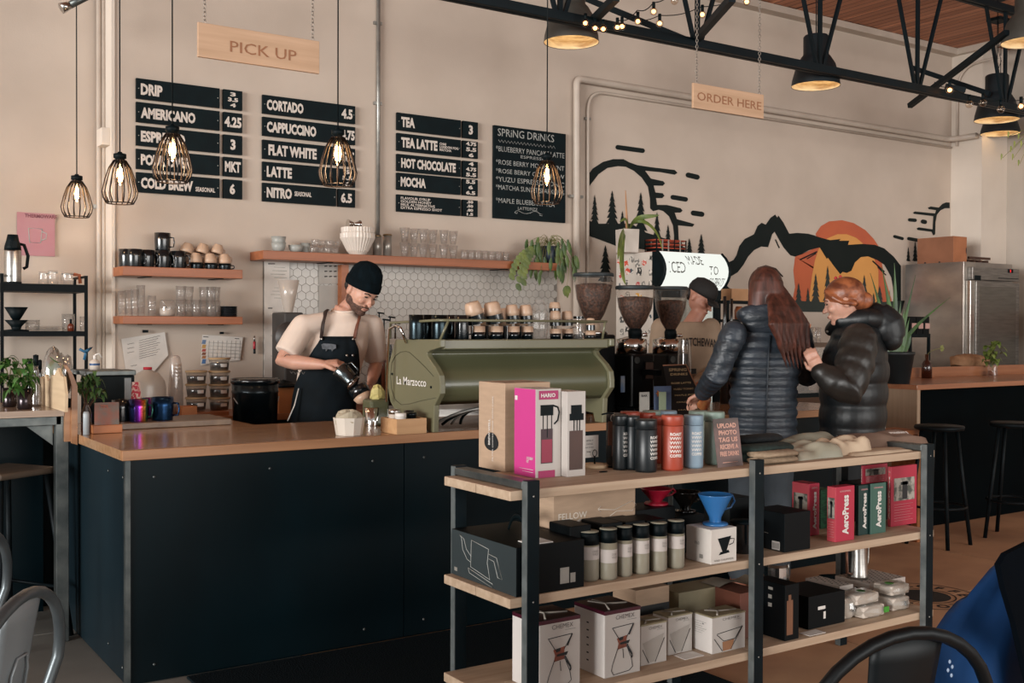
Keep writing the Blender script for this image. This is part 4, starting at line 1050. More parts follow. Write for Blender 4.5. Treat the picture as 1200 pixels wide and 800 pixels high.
a = at(206, 465, Y=6.2); t = thing('cup_sleeve', 'tall bagged sleeve of clear plastic cups leaning against the wall', 'cups', (a.x, 6.2, .8805)); kk = S((a.x, 6.2, .9))
hh = W(206, 416, Y=6.2).z - .8805; m = M()
M().lathe([(9 / kk, 0), (8.5 / kk, hh * .5), (7 / kk, hh * .85), (5 / kk, hh * .97), (2 / kk, hh)], 14, sy=.8).build('plastic_bag', glass('bag_plastic', (.9, .86, .82), .2, .2, .35, (.75, .66, .6)), t)
for i in range(12): m.lathe([(6 / kk, hh * (.1 + i * .065)), (6.6 / kk, hh * (.1 + i * .065) + .012)], 14, caps=False)
o_ = m.build('cups', mat('cup_plastic', 'b9a597', .4), t); o_['kind'] = 'stuff'
t = thing('carton', 'small orange carton beside the cup sleeve', 'carton', (at(212, 482, Y=6.0).x, 5.98, .8805)); M().box(0, 0, 0, .085, .09, .06).build('body', mat('carton_orange', 'b8713f', .6, scale=6), t, bevel=.002); M().box(.0, -.001, .0, .085, .0, .008).build('base_band', WHITE, t)
BEANS2 = mat('ground_coffee', '241814', .8, c2='150e0b', scale=60)
TUBG = glass('tub_plastic', (.86, .84, .80), .12, .15)
LIDM = mat('kraft_lid', 'b09572', .6, c2='a58a67', scale=9)
def tub(label, px, py0, py1, y=6.15):
  a = at(px, py1, Y=y); k = S((a.x, y, .95)); hh = (py1 - py0) / k; r = 12.5 / k
  t = thing('food_tub', label, 'container', (a.x, y, a.z));
  M().lathe([(r * .82, 0), (r * .95, hh * .86)], 22).build('tub', TUBG, t)
  M().lathe([(r * .8, .003), (r * .88, hh * .6), (0, hh * .62)], 20).build('contents', BEANS2, t)
  M().lathe([(r, hh * .86), (r * 1.02, hh * .92), (r * .98, hh), (0, hh)], 22).build('lid', LIDM, t)
  c = r * .88; m = M(); vs = [(c * 1.02 * math.cos(q) , c * 1.02 * math.sin(q), z) for q in [-1.75 + .12 * i for i in range(7)] for z in (hh * .3, hh * .55)]
  m.add(vs, [(2 * i, 2 * i + 2, 2 * i + 3, 2 * i + 1) for i in range(6)]); m.build('label_strip', WHITE, t)
  return t
for px, y0, y1, lb in ((230, 465, 480, 'bottom tub of the left tub stack'), (230, 449.5, 465, 'middle tub of the left tub stack'), (230, 434, 449.5, 'top tub of the left tub stack'),
                       (257, 465, 480, 'bottom tub of the taller right tub stack'), (257, 449.5, 465, 'second tub up in the right tub stack'), (257, 434, 449.5, 'third tub up in the right tub stack'), (257, 419, 434, 'top tub of the right tub stack by the calendar')):
  tub(lb + ', holding dark coffee', px, y0, y1)
LOW = min(x.location.z for x in bpy.data.objects if x.name.startswith('food_tub') and x.parent is None)
tag(M().box(W(217, 480, Y=6.0).x, 6.02, .8803, W(270, 480, Y=6.0).x, 6.28, LOW - .0005).build('wooden_riser', DOAK, bevel=.002), 'low orange wood riser under the tub stacks', 'riser')
# bucket on a trolley
bx_ = at(299, 470, Y=5.62); k = S((bx_.x, 5.62, .9)); r = 27.5 / k; zt = at(299, 443, Y=5.62).z; zb = zt - .36
t = thing('lidded_bucket', 'large black bucket with a wire handle left of the barista', 'bucket', (bx_.x, 5.62, zb)); h = .36
M().lathe([(r * .88, 0), (r * .97, h * .78), (r, h * .8), (r * .97, h * .82), (r * .98, h * .95)], 28).build('body', DKM2, t)
M().lathe([(r * 1.02, h * .93), (r * 1.04, h * .97), (r, h), (r * .93, h * .985), (0, h * .985)], 28).build('lid', DKM, t)
hp = bez((-r * 1.0, -.02, h * .72), (-r * .6, -r * .85, h * .38), (r * .6, -r * .85, h * .38), (r * 1.0, -.02, h * .72), 16)
M().tube(hp, .003, 6).build('wire_handle', STEEL, t); M().tube(hp[6:11], .009, 8).build('grip', WHITE, t)
t2 = thing('trolley', 'dark trolley under the black bucket, mostly hidden by the counter', 'trolley', (bx_.x, 5.62, 0))
M().cbox((0, 0, zb - .013), (.4, .38, .024)).build('top_plate', BLACKM, t2)
for sx in (-1, 1):
  for sy in (-1, 1): M().cyl((.17 * sx, .16 * sy, 0), (.17 * sx, .16 * sy, zb - .025), .012, seg=8).build('leg', BLACKM, t2)
# rainbow and blue mugs on the stone slab, card stand, plants, speaker etc. on the counter
RB = bpy.data.materials.new('rainbow_metal'); RB.use_nodes = True
nt = RB.node_tree; N = nt.nodes; Lk = nt.links; b = N['Principled BSDF']; tc = N.new('ShaderNodeTexCoord'); sx_ = N.new('ShaderNodeSeparateXYZ'); cr = N.new('ShaderNodeValToRGB')
mr_ = N.new('ShaderNodeMapRange'); mr_.inputs[1].default_value = -.05; mr_.inputs[2].default_value = .05
Lk.new(tc.outputs['Object'], sx_.inputs[0]); Lk.new(sx_.outputs[0], mr_.inputs[0]); Lk.new(mr_.outputs[0], cr.inputs[0]); Lk.new(cr.outputs[0], b.inputs['Base Color'])
els = cr.color_ramp.elements; els[0].position = .2; els[0].color = (.02, .03, .12, 1); els[1].position = 1.0; els[1].color = (.03, .12, .1, 1)
for p_, c_ in ((.42, (.25, .03, .5, 1)), (.55, (.5, .05, .08, 1)), (.7, (.5, .28, .04, 1)), (.82, (.05, .2, .12, 1))):
  e_ = els.new(p_); e_.color = c_
b.inputs['Metallic'].default_value = .85; b.inputs['Roughness'].default_value = .22; MATS['rainbow_metal'] = RB
BLUM = mat('blue_metal', '1d3f66', .25, .85, c2='14304f', scale=4)
zs_ = .9387
def slabmug(label, px, y, rp, hp, m_, ang):
  a = W(px, 490, Y=y); k = S((a.x, y, .95)); return mug(label, (a.x, y, zs_), rp / k, hp / k, m_, ang=ang)
slabmug('rainbow metal mug on the stone slab', 162, 5.18, 11, 26, RB, -.5)
slabmug('blue metal mug on the stone slab, right of the rainbow one', 190, 5.2, 13, 27, BLUM, -.5)
slabmug('second blue mug half hidden behind the rainbow mug', 176, 5.33, 10, 24, RB, -.4)
slabmug('black mug on the slab nearest the tablet', 142, 5.24, 11, 25, DKM, -.5)
# tablet / register
a = W(127, 470, Y=5.55)
t = thing('coffee_brewer', 'black boxy brewer with a steel top behind the potted plant', 'brewer', (a.x, 5.5, .9105)); k = S(t.location); w_ = 52 / k * 1.05; h_ = W(127, 434, Y=5.5).z - .9105
M().box(-w_ / 2, 0, 0, w_ / 2, .12, h_ * .9).build('body', BLACKM, t, bevel=.006); M().box(-w_ / 2 - .004, -.01, h_ * .9, w_ / 2 + .004, .13, h_).build('steel_top', RAWST, t, bevel=.004)
M().box(w_ * .28, -.004, h_ * .35, w_ * .42, .0, h_ * .85).build('side_strip', mat('grey_panel', '8d9294', .5), t)
# card in a wooden block
a = W(112, 508, Z=.911)
t = thing('card_stand', 'small orange wooden block holding a printed card at the counter corner', 'card stand', (a.x, a.y, .9105), .0); k = S(t.location)
M().box(-.01, 0, 0, .115, .05, .036).build('block', wood('block_orange', 'b8774c', 'a5653d', 0, .5), t, bevel=.002)
m = M().box(.0, .02, .03, .105, .023, .135).build('card', mat('aged_card', '6c6259', .5, c2='8a5240', scale=22), t)
M().text('TIPS', FM((.025, .0185, .112), (1, 0, 0), (0, 0, 1)), .018, 1, .001).build('lettering', mat('faded_red', 'a8604c', .6), t)
a = W(101, 500, Y=4.95)
t = thing('slim_bottle', 'slim white and grey bottle at the left edge of the counter', 'bottle', (a.x, 4.95, .9105)); k = S(t.location); h_ = W(101, 482, Y=4.95).z - .9105
M().lathe([(3.6 / k, 0), (3.6 / k, h_ * .9), (2.8 / k, h_), (0, h_)], 14).build('body', mat('bottle_greywhite', 'a9b0b4', .4, scale=5), t)
# ================================================================ PLANTS AND THE BLACK TOWER ON THE LEFT
def leafy(m, base, n, rad, h0, h1, lw, ll, seed, droop=.02, center=(0, 0)):
  rg = random.Random(seed)
  for i in range(n):
    a = rg.uniform(0, 2 * PI); r = rad * math.sqrt(rg.random()); z = rg.uniform(h0, h1)
    p = Vector((base[0] + center[0] + r * math.cos(a), base[1] + center[1] + r * math.sin(a), base[2] + z))
    b_ = rg.uniform(0, 2 * PI); l = ll * rg.uniform(.6, 1.15)
    q = p + Vector((math.cos(b_) * l, math.sin(b_) * l, rg.uniform(-.5, .35) * l))
    m.leaf(p, q, lw * rg.uniform(.7, 1.2), droop, .15, 4)
def stems(m, base, tips, r=.0025):
  for p in tips: m.tube(bez(base, (base[0], base[1], base[2] + (p[2] - base[2]) * .5), ((base[0] + p[0]) / 2, (base[1] + p[1]) / 2, p[2] - .02), p, 6), r, 5)
STEM = mat('plant_stem', '7c7a46', .6, scale=9)
def barpot(label, px, py, wpx, hpx, y, seed, fol, mt):
  a = W(px, py, Y=y); k = S(a); r = wpx / 2 / k; h = hpx / k
  t = thing('potted_plant', label, 'plant', (a.x, y, 1.0205))
  M().lathe([(r * .88, 0), (r, .006), (r, h), (r * .92, h), (r * .9, h * .85), (0, h * .85)], 22).build('pot', mt, t)
  M().lathe([(r * .9, h * .84), (0, h * .9)], 14, caps=False).build('soil', mat('soil', '2a1d15', .9, scale=40), t)
  m = M(); tips = []
  for dx, dz, n, sp, lw, ll in fol:
    leafy(m, (dx / k, 0, h), n, sp / k, dz / k - 6 / k, dz / k + 6 / k, lw / k, ll / k, seed); seed += 1; tips.append((dx / k, 0, h + dz / k))
  o_ = m.build('leaves', LEAF, t); m = M(); stems(m, (0, 0, h * .85), tips); m.build('stem', STEM, t); return t
POTM = mat('smoked_metal_pot', '4c4446', .16, .8, c2='2c2729', scale=3)
barpot('green plant in a smoked metal cup, right one of the pair on the bar', 29, 466, 17, 24, 5.12, 3, [(-8, 6, 14, 7, 8, 13), (-14, 0, 8, 5, 9, 14), (2, 24, 12, 5, 7, 11), (5, 10, 10, 6, 7, 12), (-2, -2, 6, 8, 8, 12)], POTM)
barpot('green plant in a smoked metal cup, left one of the pair on the bar', 11, 459, 16, 22, 5.3, 13, [(-6, 30, 9, 6, 9, 15), (2, 24, 10, 7, 8, 15), (-2, 6, 10, 8, 8, 13), (-9, 14, 6, 6, 8, 14)], POTM)
# dark bottles and wrapped pastries on the bar behind the divider
for px, y, hp, wp, lb in ((42, 5.28, 27, 12, 'squat smoked glass bottle with a black stopper behind the plants'), (35, 5.44, 22, 8, 'dark bottle behind the left of the stoppered bottle'), (47, 5.40, 23, 8, 'dark bottle behind the right of the stoppered bottle')):
  a = W(px, 443, Y=y); k = S(a); t = thing('bottle', lb, 'bottle', (a.x, y, 1.0205)); h = W(px, 415 if px == 42 else 421, Y=y).z - 1.0205; r = wp / 2 / k
  M().lathe([(r * .95, 0), (r, .01), (r, h * .35), (r * .7, h * .55), (r * .4, h * .68), (r * .4, h * .8)], 18).build('body', glass('smoke_glass', (.35, .33, .33), .2) if px == 42 else DKM, t)
  M().lathe([(r * .5, h * .78), (r * .52, h * .98), (0, h)], 14).build('stopper', BLACKM, t)
def bag(label, loc, sx, sy, sz, seed, m_, name='wrapped_pastry', cat='pastry', inner=None):
  rg = random.Random(seed); m = M(); seg = 16; rings = 9
  m.ball((0, 0, sz / 2), (sx / 2, sy / 2, sz / 2), seg, rings)
  m.v = [(x * (1 + rg.uniform(-.12, .12)), y * (1 + rg.uniform(-.12, .12)), max(0, z * (1 + rg.uniform(-.1, .1)))) for x, y, z in m.v]
  t = thing(name, label, cat, loc); m.build('wrapping', m_, t)
  if inner: M().ball((0, 0, sz * .42), (sx * .38, sy * .38, sz * .38), 14, 8).build('filling', inner, t)
  return t
FILM = glass('cling_film', (.88, .88, .87), .28, .12)
t = thing('snack_stand', 'dark stand behind the wooden divider carrying the wrapped snacks', 'stand', (1.0, 5.72, 0)); M().box(0, 0, 0, .185, .26, 1.02).build('cabinet', BLACKM, t)
bag('cling wrapped green snack showing above the left of the wooden divider', (W(63, 430, Y=5.8).x, 5.80, 1.0205), .11, .10, W(66, 410, Y=5.85).z - 1.0205, 4, FILM, inner=mat('wrapped_green', '6f8a58', .6, c2='9a8a6a', scale=14))
bag('cling wrapped reddish snack showing at the right above the wooden divider', (W(75, 440, Y=5.92).x, 5.92, 1.0205), .1, .1, W(81, 416, Y=5.84).z - 1.0205, 6, FILM, inner=mat('wrapped_red', '9a5a46', .6, c2='a58a6a', scale=14))
a = W(64, 440, Y=5.25); t = thing('green_leaf', 'long bright green leaf poking over the wooden divider', 'leaf', (a.x, 5.25, 1.0205))
p = W(58, 418, Y=5.25); q = W(74, 427, Y=5.25)
M().leaf((p.x - a.x, 0, p.z - 1.0205), (q.x - a.x, 0, q.z - 1.0205), .035, -.01, .2).build('blade', LEAF, t); M().tube([(0, 0, 0), (q.x - a.x, 0, q.z - 1.0205)], .002, 5).build('stem', STEM, t)
# plant in a bottle at the counter's left corner
a = W(105, 482, Y=4.99); k = S(a)
t = thing('sprig_vase', 'leafy sprigs in an amber bottle at the left end of the counter', 'plant', (a.x, 5.05, .9105))
M().lathe([(.022, 0), (.024, .01), (.024, .09), (.012, .12), (.012, .14)], 16).build('bottle', glass('amber_glass', (.55, .3, .12), .12), t)
m = M(); tips = []
for i, (dx, py) in enumerate(((-7, 455), (0, 447), (6, 443), (10, 450), (4, 458), (14, 462))):
  z = W(105, py, Y=5.05).z - .9105; tips.append((dx / k, .01 * (i % 3), z)); leafy(m, (dx / k, 0, z), 9, 5 / k, -.02, .02, 6 / k, 10 / k, 40 + i)
z = W(105, 471, Y=5.05).z - .9105; m.leaf((12 / k, 0, z + .02), (18 / k, -.01, z + .01), .03); tips.append((12 / k, 0, z + .02))
m.build('leaves', mat('leaf_mid', '51733c', .5, c2='34552c', scale=18), t); m = M(); stems(m, (0, 0, .05), tips, .002); m.build('stem', mat('woody_stem', '6e4a34', .7), t)
# spray bottle with a blue head
a = W(111, 433, Y=5.75); t = thing('spray_bottle', 'small white pump bottle with a blue band beside the black tower', 'bottle', (W(111, 433, Y=5.75).x, 5.75, W(111, 433, Y=5.75).z))
k = S(a); r = 5.8 / k
M().lathe([(r, 0), (r, 9 / k), (r * .5, 12 / k)], 16).build('body', CREAM, t); M().lathe([(r * 1.02, 5 / k), (r * 1.02, 7.5 / k)], 16, caps=False).build('blue_band', mat('label_blue', '31507c', .5), t)
m = M(); m.cyl((0, 0, 12 / k), (0, 0, 17 / k), r * .3); m.tube([(0, 0, 17 / k), (.02, 0, 19 / k), (.035, 0, 14 / k)], r * .16, 6); m.build('pump', WHITE, t)
zl_ = a.z
t = thing('side_stand', 'narrow steel stand holding the pump bottle behind the brewer', 'stand', (a.x, 5.78, 0)); M().box(-.1, -.1, zl_ - .02, .13, .1, zl_ - .0005).build('top', RAWST, t); M().box(-.09, .06, 0, -.07, .08, zl_ - .021).build('leg', BLACKM, t); M().box(.10, .06, 0, .12, .08, zl_ - .021).build('leg', BLACKM, t)
a = W(101, 413, Y=5.76); t = thing('blue_ribbon', 'blue clip tied round the black shelf post', 'clip', (a.x, 6.30, W(101, 413, Y=6.3).z))
t.location = (W(101, 413, Y=6.27).x, 6.27, W(101, 413, Y=6.27).z)
M().tube([(-.035, 0, .02), (0, 0, 0), (.03, 0, .03), (0, 0, .01), (-.01, 0, -.04)], .008, 6).build('ribbon', mat('ribbon_blue', '2b6284', .5), t)
# black metal shelf tower at the left edge
BS = mat('tower_black', '050d11', .55, spec=.12, c2='03090c', scale=8)
YF, YK = 6.3, 6.6
xr_ = W(102.5, 340, Y=YF).x; xl_ = W(1, 340, Y=YF).x; z1 = W(50, 332.5, Y=YF).z; z1b = W(50, 341.5, Y=YF).z; z2 = W(50, 388, Y=YF).z; z2b = W(50, 394, Y=YF).z; zt_ = W(102, 323, Y=YF).z
t = thing('shelf_tower', 'black metal two shelf tower holding brewing gear against the left wall', 'shelf', (xl_, YF, 0)); w_ = xr_ - xl_
for (za, zb_) in ((z1, z1b), (z2, z2b)):
  M().box(.0, .0, zb_, w_, .30, za).build('shelf', BS, t)
M().box(.0, .0, .5, w_, .30, .53).build('shelf', BS, t)
for x in (0, w_ - .012):
  for y in (.0, .288): M().box(x - .002, y - .002, 0, x + .014, y + .014, zt_).build('post', BS, t)
M().box(w_ - .012, .0, zt_ - .012, w_, .30, zt_).build('side_bar', BS, t); M().box(0, .0, zt_ - .012, .012, .30, zt_).build('side_bar', BS, t)
# airpot
a = W(15, 331, Y=6.45); k = S(a); t = thing('airpot', 'steel vacuum airpot with a black pump lid on the shelf tower', 'airpot', (a.x, 6.45, z1 + .0005)); r = 9.5 / k; hb = W(15, 293, Y=6.45).z - z1; ht2 = W(15, 275, Y=6.45).z - z1
M().lathe([(r * .97, 0), (r, .01), (r, hb * .95), (r * .93, hb)], 22).build('body', STEEL, t)
M().lathe([(r * 1.02, 0), (r * 1.02, .012)], 22).build('base_ring', BLACKM, t)
M().lathe([(r * 1.0, hb), (r * .95, hb + .02), (r * .75, hb + .05), (r * .6, ht2), (0, ht2)], 22).build('lid', BLACKM, t)
M().box(-r * .3, -r * 1.3, hb + .01, r * .3, -r * .7, hb + .045).build('spout', BLACKM, t)
M().tube([(r * .6, 0, hb + .035), (r * 1.3, 0, hb + .03), (r * 1.75, 0, hb - .03), (r * 1.6, 0, hb - .09), (r * 1.2, 0, hb - .1)], .009, 8).build('handle', BLACKM, t)
for px, hp, wp, lb, y in ((51, 15, 11, 'left glass beaker on top of the shelf tower', 6.42), (62, 17, 12, 'middle glass beaker on top of the shelf tower', 6.45), (79, 15, 14, 'glass server with a wooden handle on the shelf tower', 6.42)):
  a = W(px, 332, Y=y); k = S(a); tt = thing('glass_server', lb, 'glass server', (a.x, y, z1 + .0005)); r = wp / 2 / k; h = hp / k
  M().lathe([(r, 0), (r * 1.02, h * .5), (r * .9, h * .85), (r * .95, h)], 18).build('glass', GLASS, tt)
  M().lathe([(r * .93, h * .82), (r * .95, h * .88)], 18, caps=False).build('collar', STEEL, tt)
  if px == 79: M().tube([(r, 0, h * .85), (r + .03, 0, h * .8), (r + .035, 0, h * .15)], .01, 8).build('wood_handle', wood('handle_wood', '96502f', '7a3d22', 2), tt)
a = W(19, 385, Y=6.42); k = S(a)
tt = thing('coffee_dripper', 'black cone dripper stacked over another on the middle tower shelf', 'dripper', (a.x, 6.42, z2 + .0005))
M().lathe([(14 / k, 0), (14 / k, .006), (5 / k, .01), (6 / k, .025), (13 / k, 13 / k), (12.5 / k, 13 / k)], 20).build('lower_cone', BLACKM, tt)
M().lathe([(4 / k, 13 / k), (6 / k, 16 / k), (13 / k, 28 / k), (12.4 / k, 28 / k)], 20).build('upper_cone', BLACKM, tt)
tt = thing('glass_plates', 'stack of clear glass plates on the middle tower shelf', 'plates', (W(57, 385, Y=6.42).x, 6.42, z2 + .0005))
for i in range(3): M().lathe([(.04, i * .008), (.075, i * .008 + .012), (.076, i * .008 + .013)], 20, caps=False).build('plate', GLASS, tt)
for px, hp, wp, lb, cat in ((38, 13, 17, 'small glass carafe right of the black dripper', 'carafe'), (80, 20, 15, 'square glass jar on the middle tower shelf', 'jar'), (97, 17, 7, 'slim glass at the right end of the middle tower shelf', 'glass')):
  a = W(px, 387, Y=6.45); k = S(a); tumbler(lb, (a.x, 6.45, z2 + .0005), wp / 2 / k, hp / k, taper=.92)
a = W(82, 387, Y=6.38); k = S(a); tt = thing('syrup_bottle', 'tiny amber dropper bottle before the square glass jar', 'bottle', (a.x, 6.36, z2 + .0005))
M().lathe([(3.6 / k, 0), (3.6 / k, 7 / k), (1.5 / k, 9 / k)], 12).build('body', mat('amber_dark', '6a2f1c', .3), tt); M().cyl((0, 0, 9 / k), (0, 0, 14 / k), 1.3 / k, seg=8).build('dropper', BLACKM, tt)
# ================================================================ CUPS ON THE ESPRESSO MACHINE
em_ = bpy.data.objects['espresso_machine']
ZT = .91 + pl[1][1] - .003
def onM(px, y=4.42, lift=.0): p = W(px, 395, Y=y); return (p.x, y, ZT + lift)
SK = S((2.9, 4.4, 1.3))
TIN = mat('dark_chrome_mug', '39454a', .22, .9, c2='1c2428', scale=3)
for i, (px, y, lb) in enumerate(((488, 4.42, 'first dark metal mug at the left end of the machine top'), (500, 4.5, 'second dark metal mug on the machine top'), (515, 4.40, 'third and widest dark metal mug on the machine top'), (530, 4.52, 'dark mug behind the third metal mug on the machine top'), (541, 4.42, 'dark mug just left of the first beige banded cup'))):
  k = S((2.9, y, 1.3)); mug(lb, onM(px, y), (8.5 if i != 2 else 9.5) / k, 27.5 / k, TIN if i < 3 else DKM, ang=-.4, taper=.97)
def banded(label, px, y, tilt=.0, wp=18, hp=19, lift=.0, inv=True):
  k = S((3.0, y, 1.3)); r = wp / 2 / k; h = hp / k
  t = thing('cup', label, 'cup', onM(px, y, lift))
  if inv:
    M().lathe([(r, 0), (r * 1.0, h * .42)], 20, caps=False).build('dark_band', DKM, t)
    M().lathe([(r * .995, h * .40), (r * .96, h * .6), (r * .84, h * .9), (r * .70, h * .985), (0, h)], 20).build('body', BEI, t)
  else:
    M().lathe([(r * .9, 0), (r, h * .55)], 20).build('dark_band', DKM, t)
    M().lathe([(r, h * .54), (r * 1.0, h), (r * .95, h), (r * .9, h * .3)], 20, caps=False).build('body', BEI, t)
  if tilt: t.rotation_euler = (0, tilt, 0); t.location.z += .012
  return t
cupsM = [(560, 'first'), (581, 'second'), (602, 'third'), (618, 'fourth')]
for n, (px, w_) in enumerate(cupsM):
  k = S((3.0, 4.42, 1.3)); banded('lower dark cup under the %s beige banded cup on the machine' % w_, px, 4.42, 0, 17 if n < 2 else 14, 15, 0, False)
  banded('%s beige banded cup from the left on the machine, tipped upside down' % w_, px - 1, 4.42, (-.3, -.22, -.1, -.08)[n], (21, 21, 16, 16)[n], (25, 25, 22, 22)[n], 15.5 / k)
for px, lb in ((571, 'beige cup glimpsed between the first and second banded cups'), (592, 'beige cup glimpsed between the second and third banded cups'), (611, 'beige cup glimpsed between the third and fourth banded cups')):
  banded(lb, px, 4.56, 0, 16, 36)
for n, (px, y, w_) in enumerate(((651, 4.44, 'left'), (665, 4.46, 'right'))):
  k = S((3.3, y, 1.3)); banded('lower cup of the %s pair beside the glass pitcher' % w_, px, y, 0, 14, 12, 0, False); banded('upper cup of the %s pair beside the glass pitcher' % w_, px, y, -.06, 14, 18, 12.5 / k)
k = S((3.3, 4.5, 1.3)); banded('beige cup crowning the pair beside the glass pitcher', 650, 4.47, 0, 14, 13, 30 / k)
k = S((3.45, 4.4, 1.3)); banded('lower pale cup at the right end of the machine top', 692, 4.40, 0, 13, 9, 0, False)
t = banded('upper pale cup at the right end of the machine top', 692, 4.40, 0, 11.5, 15, 10 / k)
p = onM(632, 4.44); k = S(p); t = thing('glass_pitcher', 'ridged clear glass pitcher among the cups on the machine', 'pitcher', p)
M().lathe([(9 / k, 0), (10.5 / k, 12 / k), (10 / k, 30 / k), (8 / k, 40 / k), (5.5 / k, 43 / k), (6.5 / k, 46 / k)], 12, caps=False, smooth=False).build('glass', GLASS, t)
p = onM(678, 4.46); t = thing('glass_cup', 'small clear glass with a dark rim near the right end of the machine top', 'glass', p); M().lathe([(6 / k, 0), (6.5 / k, 26 / k)], 14, caps=False).build('glass', GLASS, t); M().lathe([(6.7 / k, 24 / k), (6.8 / k, 27 / k)], 14, caps=False).build('dark_rim', DKM, t)
# ================================================================ FRONT OF THE MAIN COUNTER
a = W(417, 511, Z=.91); k = S(a)
t = thing('paper_bowl', 'faceted white paper bowl with crumpled coffee paper inside at the counter front', 'bowl', (a.x, a.y + 18 / k, .9105)); r = 19 / k; h = 21 / k
M().lathe([(r * .82, 0), (r, h), (r * .97, h), (r * .8, .004), (0, .004)], 10, RZ(.2), smooth=False).build('bowl', mat('white_paper_bowl', 'cfc5b8', .6, c2='c5bbae', scale=5), t)
rg = random.Random(5); m = M().ball((0, 0, h * .8), (r * .88, r * .88, h * .75), 18, 10)
m.v = [(x * (1 + rg.uniform(-.1, .1)), y * (1 + rg.uniform(-.1, .1)), min(h * (1.32 + rg.uniform(-.1, .14)), z * (1 + rg.uniform(-.06, .12)))) for x, y, z in m.v]; m.sm = [False] * len(m.sm)
m.build('crumpled_paper', mat('crumpled_cream', 'b5aa94', .8, c2='9c917c', scale=9), t)
a = W(406, 505, Z=.91); k = S(a)
t = thing('steel_cup', 'shiny steel cup behind the left of the white paper bowl', 'cup', (W(407, 500, Y=4.62).x, 4.62, .9105)); hh = W(407, 480, Y=4.62).z - .9105; k = S(t.location)
M().lathe([(6 / k, 0), (6.5 / k, hh), (6.2 / k, hh), (5.7 / k, .01)], 20, caps=False).build('body', CHROME, t); M().lathe([(6.5 / k, hh * .96), (6.9 / k, hh)], 20, caps=False).build('rim', CHROME, t)
t = thing('steel_cup', 'second steel cup behind the right of the white paper bowl', 'cup', (W(436, 490, Y=4.7).x, 4.7, .9105)); hh = W(436, 477, Y=4.7).z - .9105
M().lathe([(8 / k, 0), (9.5 / k, hh), (9 / k, hh), (7.5 / k, .01)], 20, caps=False).build('body', CHROME, t); M().lathe([(9.5 / k, hh * .96), (9.9 / k, hh)], 20, caps=False).build('rim', CHROME, t)
# wooden box of tins beside the bowl
a = W(465, 509.5, Z=.91); k = S(a); e = W(500, 508, Y=a.y)
t = thing('wooden_box', 'open plywood box of small tins between the bowl and the machine', 'box', (a.x, a.y, .9105)); w_ = e.x - a.x; d_ = .155; h_ = W(465, 491.5, Y=a.y).z - .91; BXW = wood('box_ply', 'c59c72', 'b58a61', 0, .5, bump=.04)
for nm, bxs in (('side', (0, 0, 0, w_, .009, h_)), ('side', (0, d_ - .009, 0, w_, d_, h_)), ('end', (0, .0095, 0, .009, d_ - .0095, h_)), ('end', (w_ - .009, .0095, 0, w_, d_ - .0095, h_)), ('base', (.0095, .0095, 0, w_ - .0095, d_ - .0095, .006))): M().box(*bxs).build(nm, BXW, t, bevel=.001)
for x, y, r, h, m_, lb in ((.035, .09, .026, .10, CREAM, 'white lidded tin at the left in the plywood box'), (.04, .04, .024, .085, WHITE, 'low white tin at the front of the plywood box'), (.10, .05, .022, .085, DKM2, 'dark tin in the middle of the plywood box'), (.145 if w_ > .17 else .12, .11, .022, .09, DKM, 'black tin at the right in the plywood box')):
  tt = thing('tin', lb, 'tin', (a.x + x, a.y + y, .917)); M().lathe([(r, 0), (r, h * .8)], 18).build('body', m_, tt); M().lathe([(r * 1.05, h * .78), (r * 1.05, h), (0, h)], 18).build('lid', m_ if m_ != CREAM else STEEL, tt)
# knock tray with butter wrapper by the machine
a = W(450, 470, Y=4.75); k = S(a)
t = thing('knock_bin', 'green grey bin with a yellow paper beside the espresso machine', 'bin', (W(449, 480, Y=4.72).x - .04, 4.72, .9105)); hh = W(449, 467, Y=4.72).z - .9105
M().box(-.05, -.05, 0, .05, .05, hh).build('bin', SAGED, t, bevel=.012)
rg = random.Random(3); m = M().ball((.01, 0, hh + .02), (.035, .03, .045), 10, 7); m.v = [(x + rg.uniform(-.006, .006), y + rg.uniform(-.006, .006), max(hh, z + rg.uniform(-.008, .008))) for x, y, z in m.v]; m.sm = [False] * len(m.sm)
m.build('yellow_paper', mat('yellow_paper', 'c9bc7d', .7, c2='b5a86b', scale=9), t)
# syrup bottles and tools in the gap between the barista and the machine
for i, (px, y0, y1, y, r_, cc) in enumerate(((447, 372, 470, 5.86, 3.2, '16191a'), (453, 366, 470, 5.92, 3.0, '20201f'), (459, 374, 470, 5.84, 3.4, '4a2417'), (466, 371, 470, 5.9, 3.0, '17191b'), (472, 378, 470, 5.95, 3.2, '2a211c'))):
  zt2 = W(px, y0, Y=y).z; kq = S((2.8, y, 1.2)); base = .8805; a = W(px, 400, Y=y); h = zt2 - base
  t = thing('syrup_bottle', '%s dark syrup bottle from the left between the barista and the machine' % ('first', 'second', 'third', 'fourth', 'fifth')[i], 'bottle', (a.x, y + .1, base)); r = r_ / kq
  M().lathe([(r, 0), (r, h * .6), (r * .4, h * .75), (r * .35, h * .88)], 14).build('bottle', mat('syrup_' + cc, cc, .2, coat=.4, scale=5), t)
  M().cyl((0, 0, h * .88), (0, 0, h), .004).build('pump', BLACKM, t); M().tube([(-.01, 0, h), (.035, 0, h - .005)], .005, 6).build('spout', BLACKM, t)
